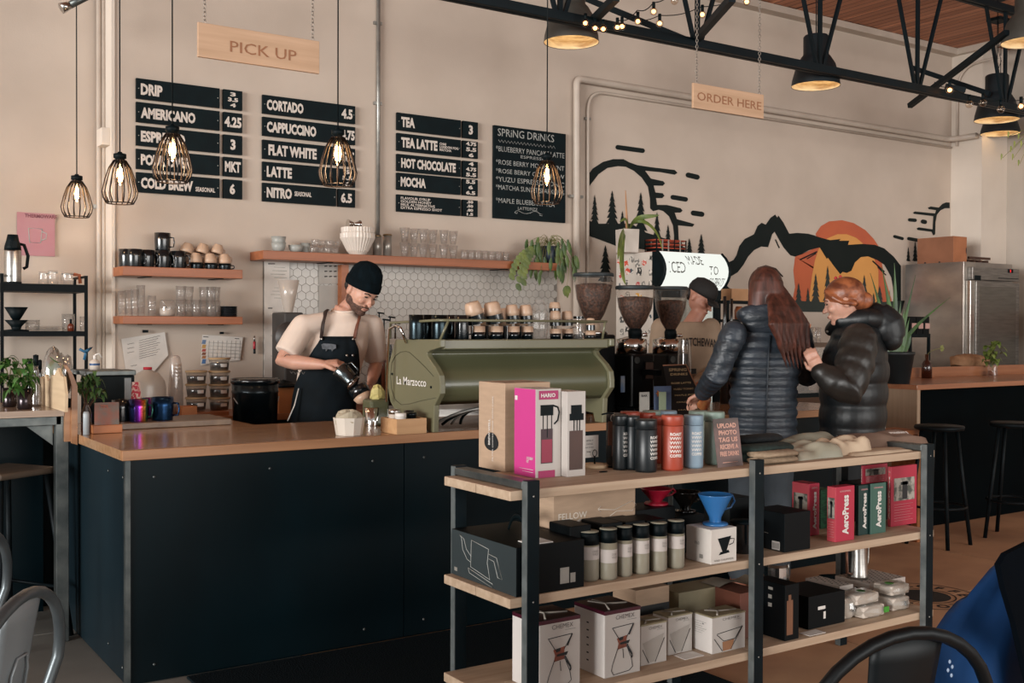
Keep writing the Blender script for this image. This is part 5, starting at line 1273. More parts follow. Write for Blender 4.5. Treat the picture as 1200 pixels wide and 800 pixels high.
# wall grinder with a clear hopper left of the barista
a = W(338, 372, Y=6.2); k = S(a)
t = thing('batch_grinder', 'brew grinder with a frosted cone hopper left of the barista', 'grinder', (a.x, 6.2, .8805)); zt2 = W(338, 328, Y=6.2).z - .8805; zb2 = W(338, 366, Y=6.2).z - .8805
M().lathe([(5 / k, zb2), (9 / k, (zb2 + zt2) / 2), (12.5 / k, zt2), (12 / k, zt2)], 22, caps=False).build('hopper', glass('frosted_hopper', (.85, .8, .76), .1, .2, .45, (.62, .56, .5)), t)
M().box(-.06, -.09, .12, .06, .12, zb2).build('body', mat('grinder_grey', '3b3836', .5, c2='333130'), t, bevel=.01)
M().lathe([(.085, -.02), (.092, -.01), (.092, .02), (0, .025)], 24, TR(-.04, -.11, W(331, 395, Y=6.1).z - .8805) @ Matrix.Rotation(PI / 2, 4, 'X')).build('round_cover', mat('cover_grey', '3a3533', .5, c2='322e2c'), t)
M().box(-.07, -.1, .0, .07, .12, .12).build('base', BLACKM, t)
a = W(334, 398, Y=6.06); M().prism([(-.012, -.01), (.012, -.01), (.0, .016)], FM((a.x - t.location.x, -.139, a.z - t.location.z), (1, 0, 0), (0, 0, 1)), .001).build('cover_mark', WHITE, t)
# orange cartons between bucket and barista
tag(M().box(0, 0, 0, .12, .12, .15).build('carton_box', MATS['carton_orange'], loc=(W(326, 470, Y=5.97).x, 5.96, .8805), bevel=.002), 'small orange brown carton between the bucket and the barista', 'box')
tag(M().lathe([(.075, 0), (.085, .012), (.05, .03), (.0, .045)], 20).build('domed_cover', DKM2, loc=(W(332, 445, Y=6.0).x, 6.0, 1.031)), 'dark domed lid on the small carton behind the barista elbow', 'lid')
# ================================================================ THINGS ON THE RACK
T1, T2, T3 = SHZ[0] + .0005, SHZ[1] + .0005, SHZ[2] + .0005
def boxthing(name, label, cat, loc, w, d, h, body, rz=.0, side=None, top=None, group=None, open_seam=True):
  t = thing(name, label, cat, loc, rz, group)
  M().box(0, 0, 0, w, d, h).build('carton', body, t, bevel=.0015)
  if side: M().box(-.0006, .001, .001, .0, d - .001, h - .001).build('side_print', side, t)
  if top: M().box(.001, .001, h, w - .001, d - .001, h + .0006).build('top_print', top, t)
  if open_seam: M().box(.004, d * .5 - .0006, h + .0002, w - .004, d * .5 + .0006, h + .0009).build('lid_seam', mat('seam_shadow', '5a4a3d', .8), t)
  t['dims'] = (w, d, h); return t
def front(t, e=.0008): return FM((0, -e, 0), (1, 0, 0), (0, 0, 1))
def left(t, e=.0012): w, d, h = t['dims']; return FM((-e, d, 0), (0, -1, 0), (0, 0, 1))
def topm(t, e=.0012): w, d, h = t['dims']; return FM((0, 0, h + e), (1, 0, 0), (0, 1, 0))
def P_(t, mx, polys, m_, name='print'):
  m = M()
  for p in polys: m.add([(x, y, 0) for x, y in p], [tuple(range(len(p)))], mx=mx)
  return m.build(name, m_, t)
def L_n(t, mx, lns, m_, r=.0012, name='line_drawing'):
  m = M()
  for l in lns: m.tube([mx @ Vector((x, y, 0)) for x, y in l], r, 4)
  return m.build(name, m_, t)
def T_(t, mx, st, x, y, w, h, m_, bold=.02, name='lettering'):
  mm = M(); fit(mm, st, 0, w, 0, h, bold); m = M(); m.add([(x + a, y + c, .0003) for a, b_, c in mm.v], mm.f, mx=mx); return m.build(name, m_, t)
def rect(x, y, w, h): return [(x, y), (x + w, y), (x + w, y + h), (x, y + h)]
def corner(px, py, z): return W(px, py, Z=z)
def size(c, pxr, pyr, pyt, pxl):
  """width (x), height and depth of a box whose near corner is c"""
  w = W(pxr, pyr, Y=c.y).x - c.x; d = W(pxl, pyr, X=c.x).y - c.y; h = W(600, 0, Y=1).z * 0 + (W(P_x(c), pyt, Y=c.y).z - c.z)
  return w, d, h
def P_x(c):
  v = CAM_R.transposed() @ (Vector(c) - Vector((0, 0, 1.385))); return 600 + F_PX * v.x / -v.z
MAG = mat('magenta_card', 'c93f8a', .45, c2='c03a82', scale=3)
MAGD = mat('magenta_dark', 'a31f5c', .45, scale=3)
GCARD = mat('grey_white_card', 'b9b2ac', .5, c2='b1aaa4', scale=4)
# tall kraft box
c = corner(591.5, 553, T1); w = .075; h = W(591.5, 449, Y=c.y).z - T1; d = W(561, 520, X=c.x).y - c.y
t = boxthing('tall_box', 'tall kraft box with a black heart badge at the left of the top shelf', 'box', (c.x, c.y, T1), .19, d, h, KRAFT)
mx = left(t)
P_(t, mx, [[(d * .5 + .045 * math.sin(q) * (1 - .15 * math.cos(q)), h * .32 + .032 * math.cos(q)) for q in [i * PI / 10 for i in range(20)]]], INK, 'badge')
T_(t, mx @ TR(d * .46, h * .28, .0005) @ Matrix.Rotation(PI / 2, 4, 'Z'), 'BREW WELL', 0, 0, .09, .012, WHITE)
T_(t, mx @ TR(d * .58, h * .1, .0005) @ Matrix.Rotation(PI / 2, 4, 'Z'), 'FILTER COFFEE MADE WITH CARE', 0, 0, h * .74, .007, WHITE, .0)
P_(t, topm(t), [rect(.02, d * .3, .05, .006), rect(.10, d * .3, .05, .006)], INK, 'handle_slot')
# pink box
c = corner(627.5, 560.5, T1); h = W(627.5, 456, Y=c.y).z - T1; w = W(657.5, 500, Y=c.y).x - c.x; d = .125
t = boxthing('pink_box', 'magenta and white box picturing a cold brew pot on the top shelf', 'box', (c.x, c.y, T1), w, d, h, GCARD, side=MAG, open_seam=False)
mx = front(t)
P_(t, mx, [rect(w * .12, h * .88, w * .76, h * .1), rect(w * .1, .0, w * .66, h * .08)], MAGD, 'colour_block')
T_(t, mx @ TR(0, 0, .0004), 'HARIO', w * .2, h * .905, w * .56, h * .045, WHITE, .03)
P_(t, mx @ TR(0, 0, .0003), [rect(w * .2, h * .17, w * .46, h * .38), rect(w * .2, h * .16, w * .46, .004)], mat('brew_dark', '3a1a22', .4, c2='28141a', scale=5), 'pot_image')
P_(t, mx @ TR(0, 0, .0006), [rect(w * .22, h * .17, w * .42, h * .26)], mat('brew_red', '8c1d3c', .4, scale=5), 'pot_contents')
P_(t, mx @ TR(0, 0, .0006), [rect(w * .18, h * .70, w * .5, h * .12), rect(w * .27, h * .55, w * .03, h * .16), rect(w * .43, h * .45, w * .03, h * .26), rect(w * .60, h * .55, w * .03, h * .16)], BLACKM, 'pot_lid')
L_n(t, mx, [[(w * .68, h * .81), (w * .86, h * .79), (w * .92, h * .73), (w * .86, h * .64), (w * .72, h * .60)]], BLACKM, .003, 'pot_handle')
mx = left(t); T_(t, mx, 'COLD BREW\nPOT', d * .6, h * .16, d * .3, h * .07, WHITE, .02); P_(t, mx, [rect(d * .04, h * .86, d * .12, h * .05)], WHITE, 'mark'); L_n(t, mx, [[(d * .25, h * .09), (d * .9, h * .09)], [(d * .4, h * .06), (d * .9, h * .06)]], WHITE, .0008, 'print_lines')
# white bottle box
c = corner(659, 559.5, T1); h = W(659, 459, Y=c.y).z - T1; w = W(681, 500, Y=c.y).x - c.x; d = .10
c.x = max(c.x, t.location.x + t['dims'][0] + .002)
t = boxthing('bottle_box', 'slim white box picturing a black topped cold brew bottle, right of the pink box', 'box', (c.x, c.y, T1), w, d, h, GCARD, open_seam=False); mx = front(t)
P_(t, mx, [rect(w * .12, h * .08, w * .72, h * .46)], mat('brew_brown', '4a2c22', .4, c2='3a221a', scale=5), 'bottle_image')
P_(t, mx @ TR(0, 0, .0003), [rect(w * .12, h * .66, w * .76, h * .08), rect(w * .2, h * .74, w * .58, h * .1), rect(w * .34, h * .54, w * .05, h * .13), rect(w * .5, h * .54, w * .05, h * .13), rect(w * .64, h * .54, w * .05, h * .13)], BLACKM, 'bottle_cap')
# price card on a wooden base, ring, tool
c = corner(701, 548, T1); k = S(c); wb_ = 16 / k
t = thing('sign_holder', 'small round wooden base holding a white price card beside the white box', 'sign holder', (c.x, c.y + .02, T1))
M().lathe([(wb_, 0), (wb_, .008), (wb_ * .92, .012), (0, .012)], 24).build('wooden_base', PLYL, t)
M().tube([(0, 0, .012), (0, 0, .04)], .003, 6).build('stem', BLACKM, t); M().tube([(.009 * math.cos(q), 0, .05 + .012 * math.sin(q)) for q in [i * PI / 6 for i in range(12)]], .0015, 5, True).build('ring', BLACKM, t)
M().box(-.05, .012, .034, .026, .015, .112).build('card', WHITE, t)
m = M(); mm = FM((-.05, .0115, .034), (1, 0, 0), (0, 0, 1)); m.text('HENRY P.', mm @ TR(.02, .058, 0), .008); m.text('CANDLES', mm @ TR(.02, .046, 0), .007); m.text('HAND POURED', mm @ TR(.012, .034, 0), .006); m.text('20.00', mm @ TR(.022, .018, 0), .008); m.build('lettering', INK, t)
c = corner(707, 553, T1); tag(M().tube([(.016 * math.cos(q), .008 * math.sin(q), .0016) for q in [i * PI / 6 for i in range(12)]], .0016, 5, True).build('key_ring', BLACKM, loc=(c.x, c.y, T1)), 'thin black ring lying on the plank before the price card', 'ring')
# key fob stand
c = W(713, 545, Z=T1); c.y = 2.99; c.x = W(713, 520, Y=2.99).x
t = thing('key_fob_stand', 'brown leather key fobs hung from a small metal stand left of the black tumblers', 'key fobs', (c.x, c.y, T1))
zf = W(713, 485, Y=2.99).z - T1
M().cyl((.03, .01, 0), (.03, .01, .006), .03, seg=16).build('foot', BLACKM, t); M().cyl((.03, .01, 0), (.03, .01, zf), .003, seg=6).build('stem', BLACKM, t); M().tube([(.03, .01, zf), (.0, 0, zf + .004), (-.03, 0, zf)], .003, 6).build('arm', BLACKM, t)
for i, (x, z, w_, h_) in enumerate(((-.012, zf - .11, .048, .085), (.012, zf - .15, .04, .09), (.04, zf - .2, .03, .1))):
  f = M().box(x, -.014 + .006 * i, z, x + w_, -.010 + .006 * i, z + h_).build('leather_fob', mat('fob_leather', '7d5442', .6, c2='6b4636', scale=12) if i < 2 else mat('black_leather', '1a1512', .6), t, bevel=.0015)
  M().tube([(x + w_ / 2 + .012 * math.cos(q), -.012 + .006 * i, z + h_ + .01 + .014 * math.sin(q)) for q in [k * PI / 5 for k in range(10)]], .0017, 5, True).build('split_ring', STEEL, f)
# travel tumblers
def tumblerT(label, px, pyb, wpx, pyt, col_, lettered=1, ink=WHITE):
  c = corner(px, pyb, T1); k = S(c); r = wpx / 2 / k; cy = c.y + r * .8; cx = W(px, pyb, Y=cy).x; h = W(px, pyt + 2, Y=cy).z - T1
  if c.y < 2.74: cy = 2.74 + r; cx = W(px, pyb, Y=cy).x; h = W(px, pyt + 2, Y=cy).z - T1
  t = thing('travel_tumbler', label, 'tumbler', (cx, cy, T1), 0, 'travel tumblers on the top shelf')
  M().lathe([(r * .93, 0), (r, .008), (r, h * .805), (r * .98, h * .81)], 28).build('body', col_, t)
  M().lathe([(r * .97, h * .815), (r, h * .82), (r, h * .97), (r * .96, h), (r * .5, h * .99), (0, h * .985)], 28).build('lid', col_, t)
  if lettered:
    m = M()
    for i, st in enumerate(('ROAST', 'VVVVV', 'VVVVV', 'VVVVV', 'VVVVV', 'COFFEE')):
      vs, fs = text_mesh(st, .03, 'LEFT'); bx_ = max(v[0] for v in vs); hh = max(v[1] for v in vs)
      z0 = h * (.64 - i * .078); sz = h * .052
      a0 = -PI / 2 + (.25 if lettered == 1 else -.35)
      m.add([((r + .0006) * math.cos(a0 + (x / bx_ - .5) * 1.15), (r + .0006) * math.sin(a0 + (x / bx_ - .5) * 1.15), z0 + y / hh * sz) for x, y in vs], fs)
    m.build('lettering', ink, t)
  return t
TB = mat('tumbler_black', '141c20', .38, c2='0f1619', scale=4); TRD = mat('tumbler_rust', 'a04330', .42, c2='963d2b', scale=4)
TBL = mat('tumbler_blue', '8398a8', .45, c2='7b909f', scale=4); TGR = mat('tumbler_green', '83958a', .45, c2='7a8c81', scale=4)
tumblerT('black travel tumbler at the left, right beside the key fobs', 727, 551, 19, 484, TB)
tumblerT('black travel tumbler in the middle of the three black ones', 741, 551, 17, 485, TB)
tumblerT('large front black travel tumbler beside the rust red one', 757, 554, 26, 489, TB)
tumblerT('front rust red travel tumbler', 787.5, 552, 26, 484, TRD, 2)
tumblerT('front pale blue travel tumbler', 812.5, 549, 23, 484, TBL, 2)
tumblerT('front sage green travel tumbler behind the leaning sign', 837, 545, 24, 480, TGR)
for px, y, col_, lb, hh in ((722, 3.06, TB, 'black travel tumbler in the back row at the left', 480), (738, 3.05, TRD, 'rust red travel tumbler in the back row, left one', 478), (757, 3.06, TRD, 'rust red travel tumbler in the back row, right one', 479), (775, 3.0, TRD, 'rust red travel tumbler squeezed behind the black and red pair', 483), (764, 3.08, TGR, 'grey green travel tumbler in the back row', 477), (782, 3.05, TBL, 'pale blue travel tumbler in the back row', 477), (818, 3.03, TGR, 'sage green travel tumbler behind the pale blue one', 477)):
  cx = W(px, 500, Y=y).x; h = W(px, hh + 4, Y=y).z - T1; r = .036
  t = thing('travel_tumbler', lb, 'tumbler', (cx, y, T1), 0, 'travel tumblers on the top shelf')
  M().lathe([(r * .93, 0), (r, .008), (r, h * .805), (r * .98, h * .81)], 24).build('body', col_, t); M().lathe([(r * .97, h * .815), (r, h * .82), (r, h * .97), (r * .96, h), (0, h * .985)], 24).build('lid', col_, t)
# leaning sign
c = corner(843, 548, T1); e = W(872, 543, Y=c.y); h = W(843, 491, Y=c.y).z - T1; w = e.x - c.x
t = thing('leaning_sign', 'leaning card reading tip and review offer in pink block letters beside the folded clothes', 'sign', (c.x, c.y + .005, T1)); t.rotation_euler = (-.16, 0, .0)
M().box(0, 0, 0, w, .004, h).build('card', mat('sunset_card', '8a6a66', .5, c2='4c4542', scale=9, stretch=(.3, 1, 1)), t)
m = M(); fm = FM((0, -.001, 0), (1, 0, 0), (0, 0, 1)); LET = mat('pink_lettering', 'd3a493', .6, c2='c79585')
for i, st in enumerate(('UPLOAD', 'PHOTO', 'TAG US', 'RECEIVE A', 'FREE DRINK!')):
  mm = M(); fit(mm, st, w * (.12 + .03 * (i % 2)), w * .88, h * (.80 - i * .145), h * (.9 - i * .145), .04); m.add([(x, -.0012, z) for x, y, z in mm.v], mm.f)
m.build('lettering', LET, t); L_n(t, fm, [[(w * .2, h * .09), (w * .8, h * .09)]], LET, .001, 'small_print')
# folded clothing
def cloth(name, label, cat, loc, sx, sy, sz, m_, seed, folds=3, rz=.0, part='fabric'):
  rg = random.Random(seed); t = thing(name, label, cat, loc, rz); m = M(); n = 26; q = 16
  vs = []; ph = [rg.uniform(0, 6) for _ in range(6)]
  for j in range(q + 1):
    for i in range(n + 1):
      u = i / n * 2 - 1; v = j / q * 2 - 1
      ed = max(0, 1 - abs(u) ** 6) * max(0, 1 - abs(v) ** 6)
      z = sz * ed ** .35 * (.72 + .16 * math.sin(u * folds + ph[0] + v) + .12 * math.sin(v * folds * 1.7 + u * 2 + ph[1]) + .06 * math.sin(u * 9 + v * 5 + ph[2]))
      vs.append((sx / 2 * (u + .04 * math.sin(v * 4 + ph[3])), sy / 2 * (v + .05 * math.sin(u * 4 + ph[4])), max(z, .0)))
  fs = [(j * (n + 1) + i, j * (n + 1) + i + 1, (j + 1) * (n + 1) + i + 1, (j + 1) * (n + 1) + i) for j in range(q) for i in range(n)]
  m.add(vs, fs, True); m.add([(x, y, .0) for x, y, z in vs[:n + 1]] + [(x, y, .0) for x, y, z in vs[-(n + 1):]], [])
  m.build(part, m_, t); return t
def roll(label, px, py, wpx, rz, col_, r=.013, n=2, name='folded_beanie', cat='beanie'):
  c = corner(px, py, T1); k = S(c); w = wpx / k
  t = thing(name, label, cat, (c.x, c.y, T1), rz)
  for i in range(n):
    m = M(); m.tube([(-w / 2 + .012, .02, r * (1 + 1.7 * i)), (-w / 2 + .03, .0, r * (1 + 1.7 * i)), (w / 2 - .03, .0, r * (1 + 1.7 * i)), (w / 2, .015, r * (1 + 1.7 * i))], [r * .6, r, r, r * .6], 12, flat=3.0)
    m.build('knit_fold', col_, t)
  return t
KN = mat('knit_black', '10171a', .9, c2='0a0f12', scale=60, bump=.4); KG = mat('knit_green', '1f2f2b', .9, c2='17231f', scale=60, bump=.4); KB = mat('knit_beige', '9b866f', .9, c2='8b7761', scale=60, bump=.4)
def onrack(px, y): return W(px, 520, Y=y).x
def rollat(label, px, y, z, w, r, col_, n=1, rz=.0):
  t = thing('folded_beanie', label, 'beanie', (onrack(px, y), y, z), rz)
  for i in range(n):
    zz = r * (1 + 1.75 * i)
    m = M().tube([(-w / 2, .01, zz), (-w / 2 + .015, .0, zz), (w / 2 - .02, .0, zz), (w / 2, .012, zz)], [r * .7, r, r, r * .75], 14, flat=1.0)
    cy = sum(v[1] for v in m.v) / len(m.v); m.v = [(x, (y_ - cy) * 3.0, z_) for x, y_, z_ in m.v]; m.build('knit_fold', col_, t)
  return t
rollat('beige knitted beanie in two folds at the front beside the middle post', 905, 2.785, T1, .20, .0125, KB, 2)
rollat('dark green knitted beanie folded flat behind the beige one', 893, 2.865, T1, .24, .017, KG, 2)
rollat('black knitted beanie at the back of the beanie pile', 884, 2.95, T1, .22, .016, KN, 3)
def clothat(name, label, cat, px, y, *a, **k): return cloth(name, label, cat, (onrack(px, y), y, T1), *a, **k)
clothat('bagged_shirt', 'sage shirt folded in a clear plastic bag in the middle of the clothes', 'shirt', 948, 2.83, .26, .13, .062, mat('bagged_sage', '8f8c7b', .3, c2='a5a08f', scale=7, coat=.6, bump=.2), 21, 4)
clothat('folded_shirt', 'grey green folded shirt behind the bagged sage one', 'shirt', 938, 2.99, .36, .15, .078, mat('cloth_greygreen', '8b8878', .9, c2='7c7a6b', scale=9), 22, 3)
clothat('cream_bag', 'crumpled cream cotton shirt in thin plastic beside the brown sweater', 'shirt', 987, 2.86, .2, .15, .072, mat('cloth_cream', 'c3ae95', .7, c2='b39e86', scale=9, bump=.2), 23, 4)
clothat('folded_sweater', 'brown folded sweatshirt with small white print at the right of the clothes', 'sweatshirt', 1030, 2.97, .42, .19, .062, mat('cloth_brown', '7d6556', .9, c2='705a4c', scale=9), 24, 3)
c = W(1045, 514, Y=2.86); sw = bpy.data.objects['folded_sweater']
tt_ = M().text('roastery', FM((.0, -.06, .052), (.98, -.2, 0), (0, .9, .3)), .028, 1, .002); tt_.build('small_print', WHITE, sw)
clothat('cream_cloth', 'thin flat cream cloth under the brown sweatshirt at the plank edge', 'cloth', 1025, 2.80, .36, .12, .014, MATS['cloth_cream'], 25, 2)
# ---------------- middle shelf
DB = mat('dark_box_card', '30383a', .55, spec=.3, c2='2a3234', scale=4); DB2 = mat('black_box_card', '050b0e', .5, spec=.15, c2='030709', scale=4)
c = corner(598.5, 697.5, T2); h = W(598.5, 640, Y=c.y).z - T2; d = W(538, 640, X=c.x).y - c.y; w = W(655, 640, Y=c.y).x - c.x
d = min(d, .37); c.x = max(c.x, 1.84)
t = boxthing('kettle_box', 'black box with a line drawn kettle and a carrying strap on the middle shelf', 'box', (c.x, 2.725, T2), .26, .385, h, DB2, side=DB, open_seam=False)
mx = left(t, .0018); w, d, h = t['dims']
L_n(t, mx, [[(d * .33, h * .88), (d * .6, h * .80), (d * .58, h * .5), (d * .62, h * .17), (d * .32, h * .30), (d * .33, h * .88)],
      [(d * .33, h * .52), (d * .25, h * .65), (d * .21, h * .85), (d * .14, h * .92), (d * .17, h * .86), (d * .19, h * .62), (d * .26, h * .44), (d * .32, h * .40)],
      [(d * .6, h * .70), (d * .72, h * .67), (d * .8, h * .26), (d * .74, h * .27), (d * .68, h * .58), (d * .6, h * .60)],
      [(d * .28, h * .26), (d * .66, h * .10), (d * .66, h * .02), (d * .3, h * .16), (d * .28, h * .26)]], mat('line_silver', 'a7a9a5', .5), .0013)
P_(t, mx, [rect(d * .05, h * .1, d * .05, h * .08)], GREYP, 'small_mark')
M().tube(bez((.13, .12, h), (.12, .14, h + .075), (.15, .24, h + .075), (.15, .27, h)), .009, 6, flat=.3).build('strap', BLACKM, t)
P_(t, front(t), [rect(.165, .02, .035, .05), rect(.205, .02, .02, .03)], GREYP, 'barcode_label')
tag(M().box(0, 0, 0, .085, .07, .003).build('price_card', WHITE, loc=(c.x + .06, 2.735, T2 + h + .0005)), 'white price card lying on the black kettle box', 'card')
c2 = W(583, 600, X=2.0);
t = boxthing('kraft_box', 'long kraft box printed with white letters behind the black kettle box', 'box', (2.12, 2.915, T2), .355, .18, .262, KRAFT)
w, d, h = t['dims']; mx = front(t)
KW = mat('kraft_white_ink', 'e8dccd', .7)
T_(t, mx, 'FELLOW', .02, h - .085, .12, .022, KW, .01); T_(t, mx, 'STAGG', .0, h - .125, .165, .038, KW, .04)
L_n(t, mx, [[(.19, h - .062), (.26, h - .07), (.34, h - .045), (.36, h - .06), (.34, h - .08), (.27, h - .075), (.24, h - .09)], [(.2, h - .052), (.188, h - .062), (.2, h - .072)]], KW, .0012)
t = boxthing('red_white_box', 'white box with a brick red lid behind the grey tumblers', 'box', (W(699, 600, Y=2.92).x, 2.92, T2), W(736, 600, Y=2.92).x - W(699, 600, Y=2.92).x, .15, W(699, 601, Y=2.92).z - T2, PAPER, 0, side=mat('brick_red', 'a0422f', .5), top=mat('brick_red_top', '8e4436', .5), open_seam=False)
T_(t, front(t), 'brew', .05, t['dims'][2] - .04, .04, .012, INK, .01)
# upright black sleeves behind grey tumblers
for i, (px, lb) in enumerate(((662, 'first'), (700, 'second'), (727, 'third'), (752, 'fourth'))):
  y = 2.93 - .005 * i; x = W(px, 640, Y=2.82).x
  tt = thing('black_sleeve_box', '%s upright black open box behind the grey white labelled tumblers' % lb, 'box', (x, 2.79, T2))
  M().box(0, 0, 0, .085, .12, .18 - .004 * i).build('sleeve', DB2, tt, bevel=.004); M().box(.01, -.001, .1, .03, .0, .12).build('tag', WHITE, tt)
# six grey tumblers
TG = mat('tumbler_grey', '918b7d', .5, c2='89836f', scale=5); LB = mat('tumbler_label', 'c9c0ba', .6, scale=6)
for i, (px, pb, wp, pt, lz) in enumerate(((689.5, 681, 25, 620, .44), (712.5, 679.5, 21.5, 617, .34), (731.5, 675.5, 19, 614.5, .40), (751, 672.5, 20, 612, .42), (771.5, 669.5, 20, 610, .42), (792, 666, 20, 607.5, .42))):
  c = corner(px, pb, T2); k = S(c); r = wp / 2 / k; y = max(c.y + r, 2.735 + r) if False else c.y + r * .6; x = W(px, pb, Y=y).x; h = W(px, pt + 1.5, Y=y).z - T2
  tt = thing('grey_tumbler', ('leftmost', 'second', 'third', 'fourth', 'fifth', 'rightmost')[i] + ' grey tumbler with a black lid and white label on the middle shelf', 'tumbler', (x, y, T2), 0, 'grey labelled tumblers')
  M().lathe([(r * .92, 0), (r, .008), (r, h * .73)], 24).build('body', TG, tt)
  M().lathe([(r * 1.0, h * .73), (r * 1.0, h * .86), (r * .93, h * .9), (r * .98, h * .985)], 24).build('black_lid', BLACKM, tt)
  M().lathe([(r * .97, h * .985), (r * .97, h), (0, h)], 24).build('lid_top', TG, tt)
  M().lathe([(r * 1.006, h * lz), (r * 1.006, h * (lz + .26))], 24, caps=False).build('paper_label', LB, tt)
  m = M()
  for q, st in enumerate(('DOUBLE', 'WALLED')):
    vs, fs = text_mesh(st, .0, 'LEFT'); bx_ = max(v[0] for v in vs)
    m.add([((r * 1.01 + .0004) * math.cos(-PI / 2 + .1 + (x_ / bx_ - .5) * .75), (r * 1.01 + .0004) * math.sin(-PI / 2 + .1 + (x_ / bx_ - .5) * .75), h * (lz + .15 - .06 * q) + y_ * .010) for x_, y_ in vs], fs)
  m.build('lettering', GREYP, tt)
# drippers
def dripper(label, px, pyb, Y, z, wpx, hpx, col_, rot=None, fluted=0):
  x = W(px, pyb, Y=Y).x; k = S((x, Y, z)); r = wpx / 2 / k; h = hpx / k
  t = thing('coffee_dripper', label, 'dripper', (x, Y, z))
  M().lathe([(r * .72, 0), (r * .76, .004), (r * .7, .009), (r * .3, .012)], 26).build('base_plate', col_, t)
  n = 40; m = M(); vs = []; fs = []; prof = [(.34, .04), (.36, .25), (.62, .55), (1.0, .97), (1.02, 1.0), (.96, 1.0), (.33, .32), (.28, .3)]
  for rr, z_ in prof:
    for q in range(n):
      a = 2 * PI * q / n; f = 1 + (.05 * math.cos(a * fluted) * (z_ > .5) if fluted else 0); vs.append((r * rr * f * math.cos(a), r * rr * f * math.sin(a), h * z_))
  for j in range(len(prof) - 1):
    for q in range(n): fs.append((j * n + q, j * n + (q + 1) % n, (j + 1) * n + (q + 1) % n, (j + 1) * n + q))
  m.add(vs, fs, True).build('cone', col_, t)
  M().tube([(r * .92, 0, h * .86), (r * 1.25, -.01, h * .9), (r * 1.42, -.01, h * .72), (r * 1.25, 0, h * .5), (r * .62, 0, h * .45)], .004, 8).build('handle', col_, t)
  return t
BLUE = mat('dripper_blue', '2f6da8', .3, c2='2a659d', scale=4, coat=.4); REDD = mat('dripper_red', 'a01630', .35, c2='93142b', scale=4, coat=.3)
c = corner(820, 668, T2); h = .0
cw = W(863, 660, Y=2.735).x; cc = W(833, 662, Y=2.735)
t = boxthing('white_dripper_box', 'white box picturing a black cone dripper, under the blue dripper', 'box', (W(833, 662, Y=2.735).x, 2.735, T2), cw - cc.x, .125, W(833, 621, Y=2.735).z - T2, PAPER, open_seam=False)
w, d, h = t['dims']; mx = front(t)
P_(t, mx, [[(w * .26, h * .72), (w * .78, h * .76), (w * .6, h * .34), (w * .44, h * .33)], [(w * .3, h * .24), (w * .72, h * .28), (w * .68, h * .36), (w * .36, h * .32)]], BLACKM, 'dripper_image')
L_n(t, mx, [[(w * .74, h * .68), (w * .9, h * .66), (w * .86, h * .54), (w * .7, h * .5)]], BLACKM, .0015, 'handle_image')
T_(t, mx, 'V60 DRIPPER', w * .12, h * .06, w * .76, h * .06, GREYP, .0)
mx = left(t); T_(t, mx, 'V60', d * .35, h * .5, d * .2, h * .1, GREYP, .01); P_(t, mx, [rect(d * .55, h * .12, d * .14, h * .12)], GREYP, 'barcode')
dripper('glossy blue dripper standing on the white box', 838, 622, 2.80, T2 + h + .0008, 40, 36, BLUE)
zr = T2
t = boxthing('low_black_box', 'low black box supporting the red dripper on the middle shelf', 'box', (W(740, 600, Y=2.95).x, 2.93, T2), .19, .13, W(769, 594, Y=2.95).z - T2, DB2, open_seam=False)
dripper('red dripper on the black box behind the grey tumblers', 769, 600, 2.99, T2 + t['dims'][2] + .0008, 38, 19, REDD)
t = boxthing('low_black_box', 'low dark box supporting the black fluted dripper', 'box', (W(788, 600, Y=2.95).x, 2.93, T2), .14, .13, W(803, 603, Y=2.95).z - T2, DB2, open_seam=False)
dripper('black fluted dripper beside the blue one', 803, 600, 2.995, T2 + t['dims'][2] + .0008, 34, 24, mat('dripper_black', '14100e', .2, coat=.6, c2='0c0a09'), fluted=20)
# black mug/server and dark boxes at the middle post
x = W(871, 648, Y=2.83).x
t = thing('black_server', 'black glass coffee server behind the middle post', 'server', (x, 2.83, T2)); h = W(871, 612, Y=2.83).z - T2
M().lathe([(.045, 0), (.048, .01), (.046, h * .9), (.05, h)], 24, caps=False).build('body', DKM, t); M().lathe([(.05, h), (.048, h + .008), (0, h + .01)], 24).build('lid', BLACKM, t)
x = W(853, 600, Y=2.98).x
t = boxthing('grey_edged_box', 'dark box with grey edges behind the black server', 'box', (x, 2.97, T2), .11, .14, W(855, 584, Y=2.97).z - T2, DB2, side=DB, open_seam=False)
c = W(919.5, 649.5, Z=T2); Yb = max(c.y, 2.735); x = W(919.5, 640, Y=Yb).x; h = W(919.5, 602, Y=Yb).z - T2; w = W(949.5, 640, Y=Yb).x - x
t = boxthing('black_cube_box', 'large plain black box with a small barcode, right of the middle post', 'box', (x, Yb, T2), w, .16, h, DB2, side=mat('box_side_soft', '0e1518', .45, spec=.3, c2='0a1013', scale=3), open_seam=False)
w, d, h = t['dims']; P_(t, left(t), [rect(d * .62, h * .03, d * .24, h * .22)], WHITE, 'barcode_label'); L_n(t, left(t), [[(d * .1, h * .44), (d * .5, h * .42)]], GREYP, .0006)
P_(t, left(t, .0016), [rect(d * (.64 + .03 * i), h * .06, d * .012, h * .15) for i in range(7)], INK, 'barcode')
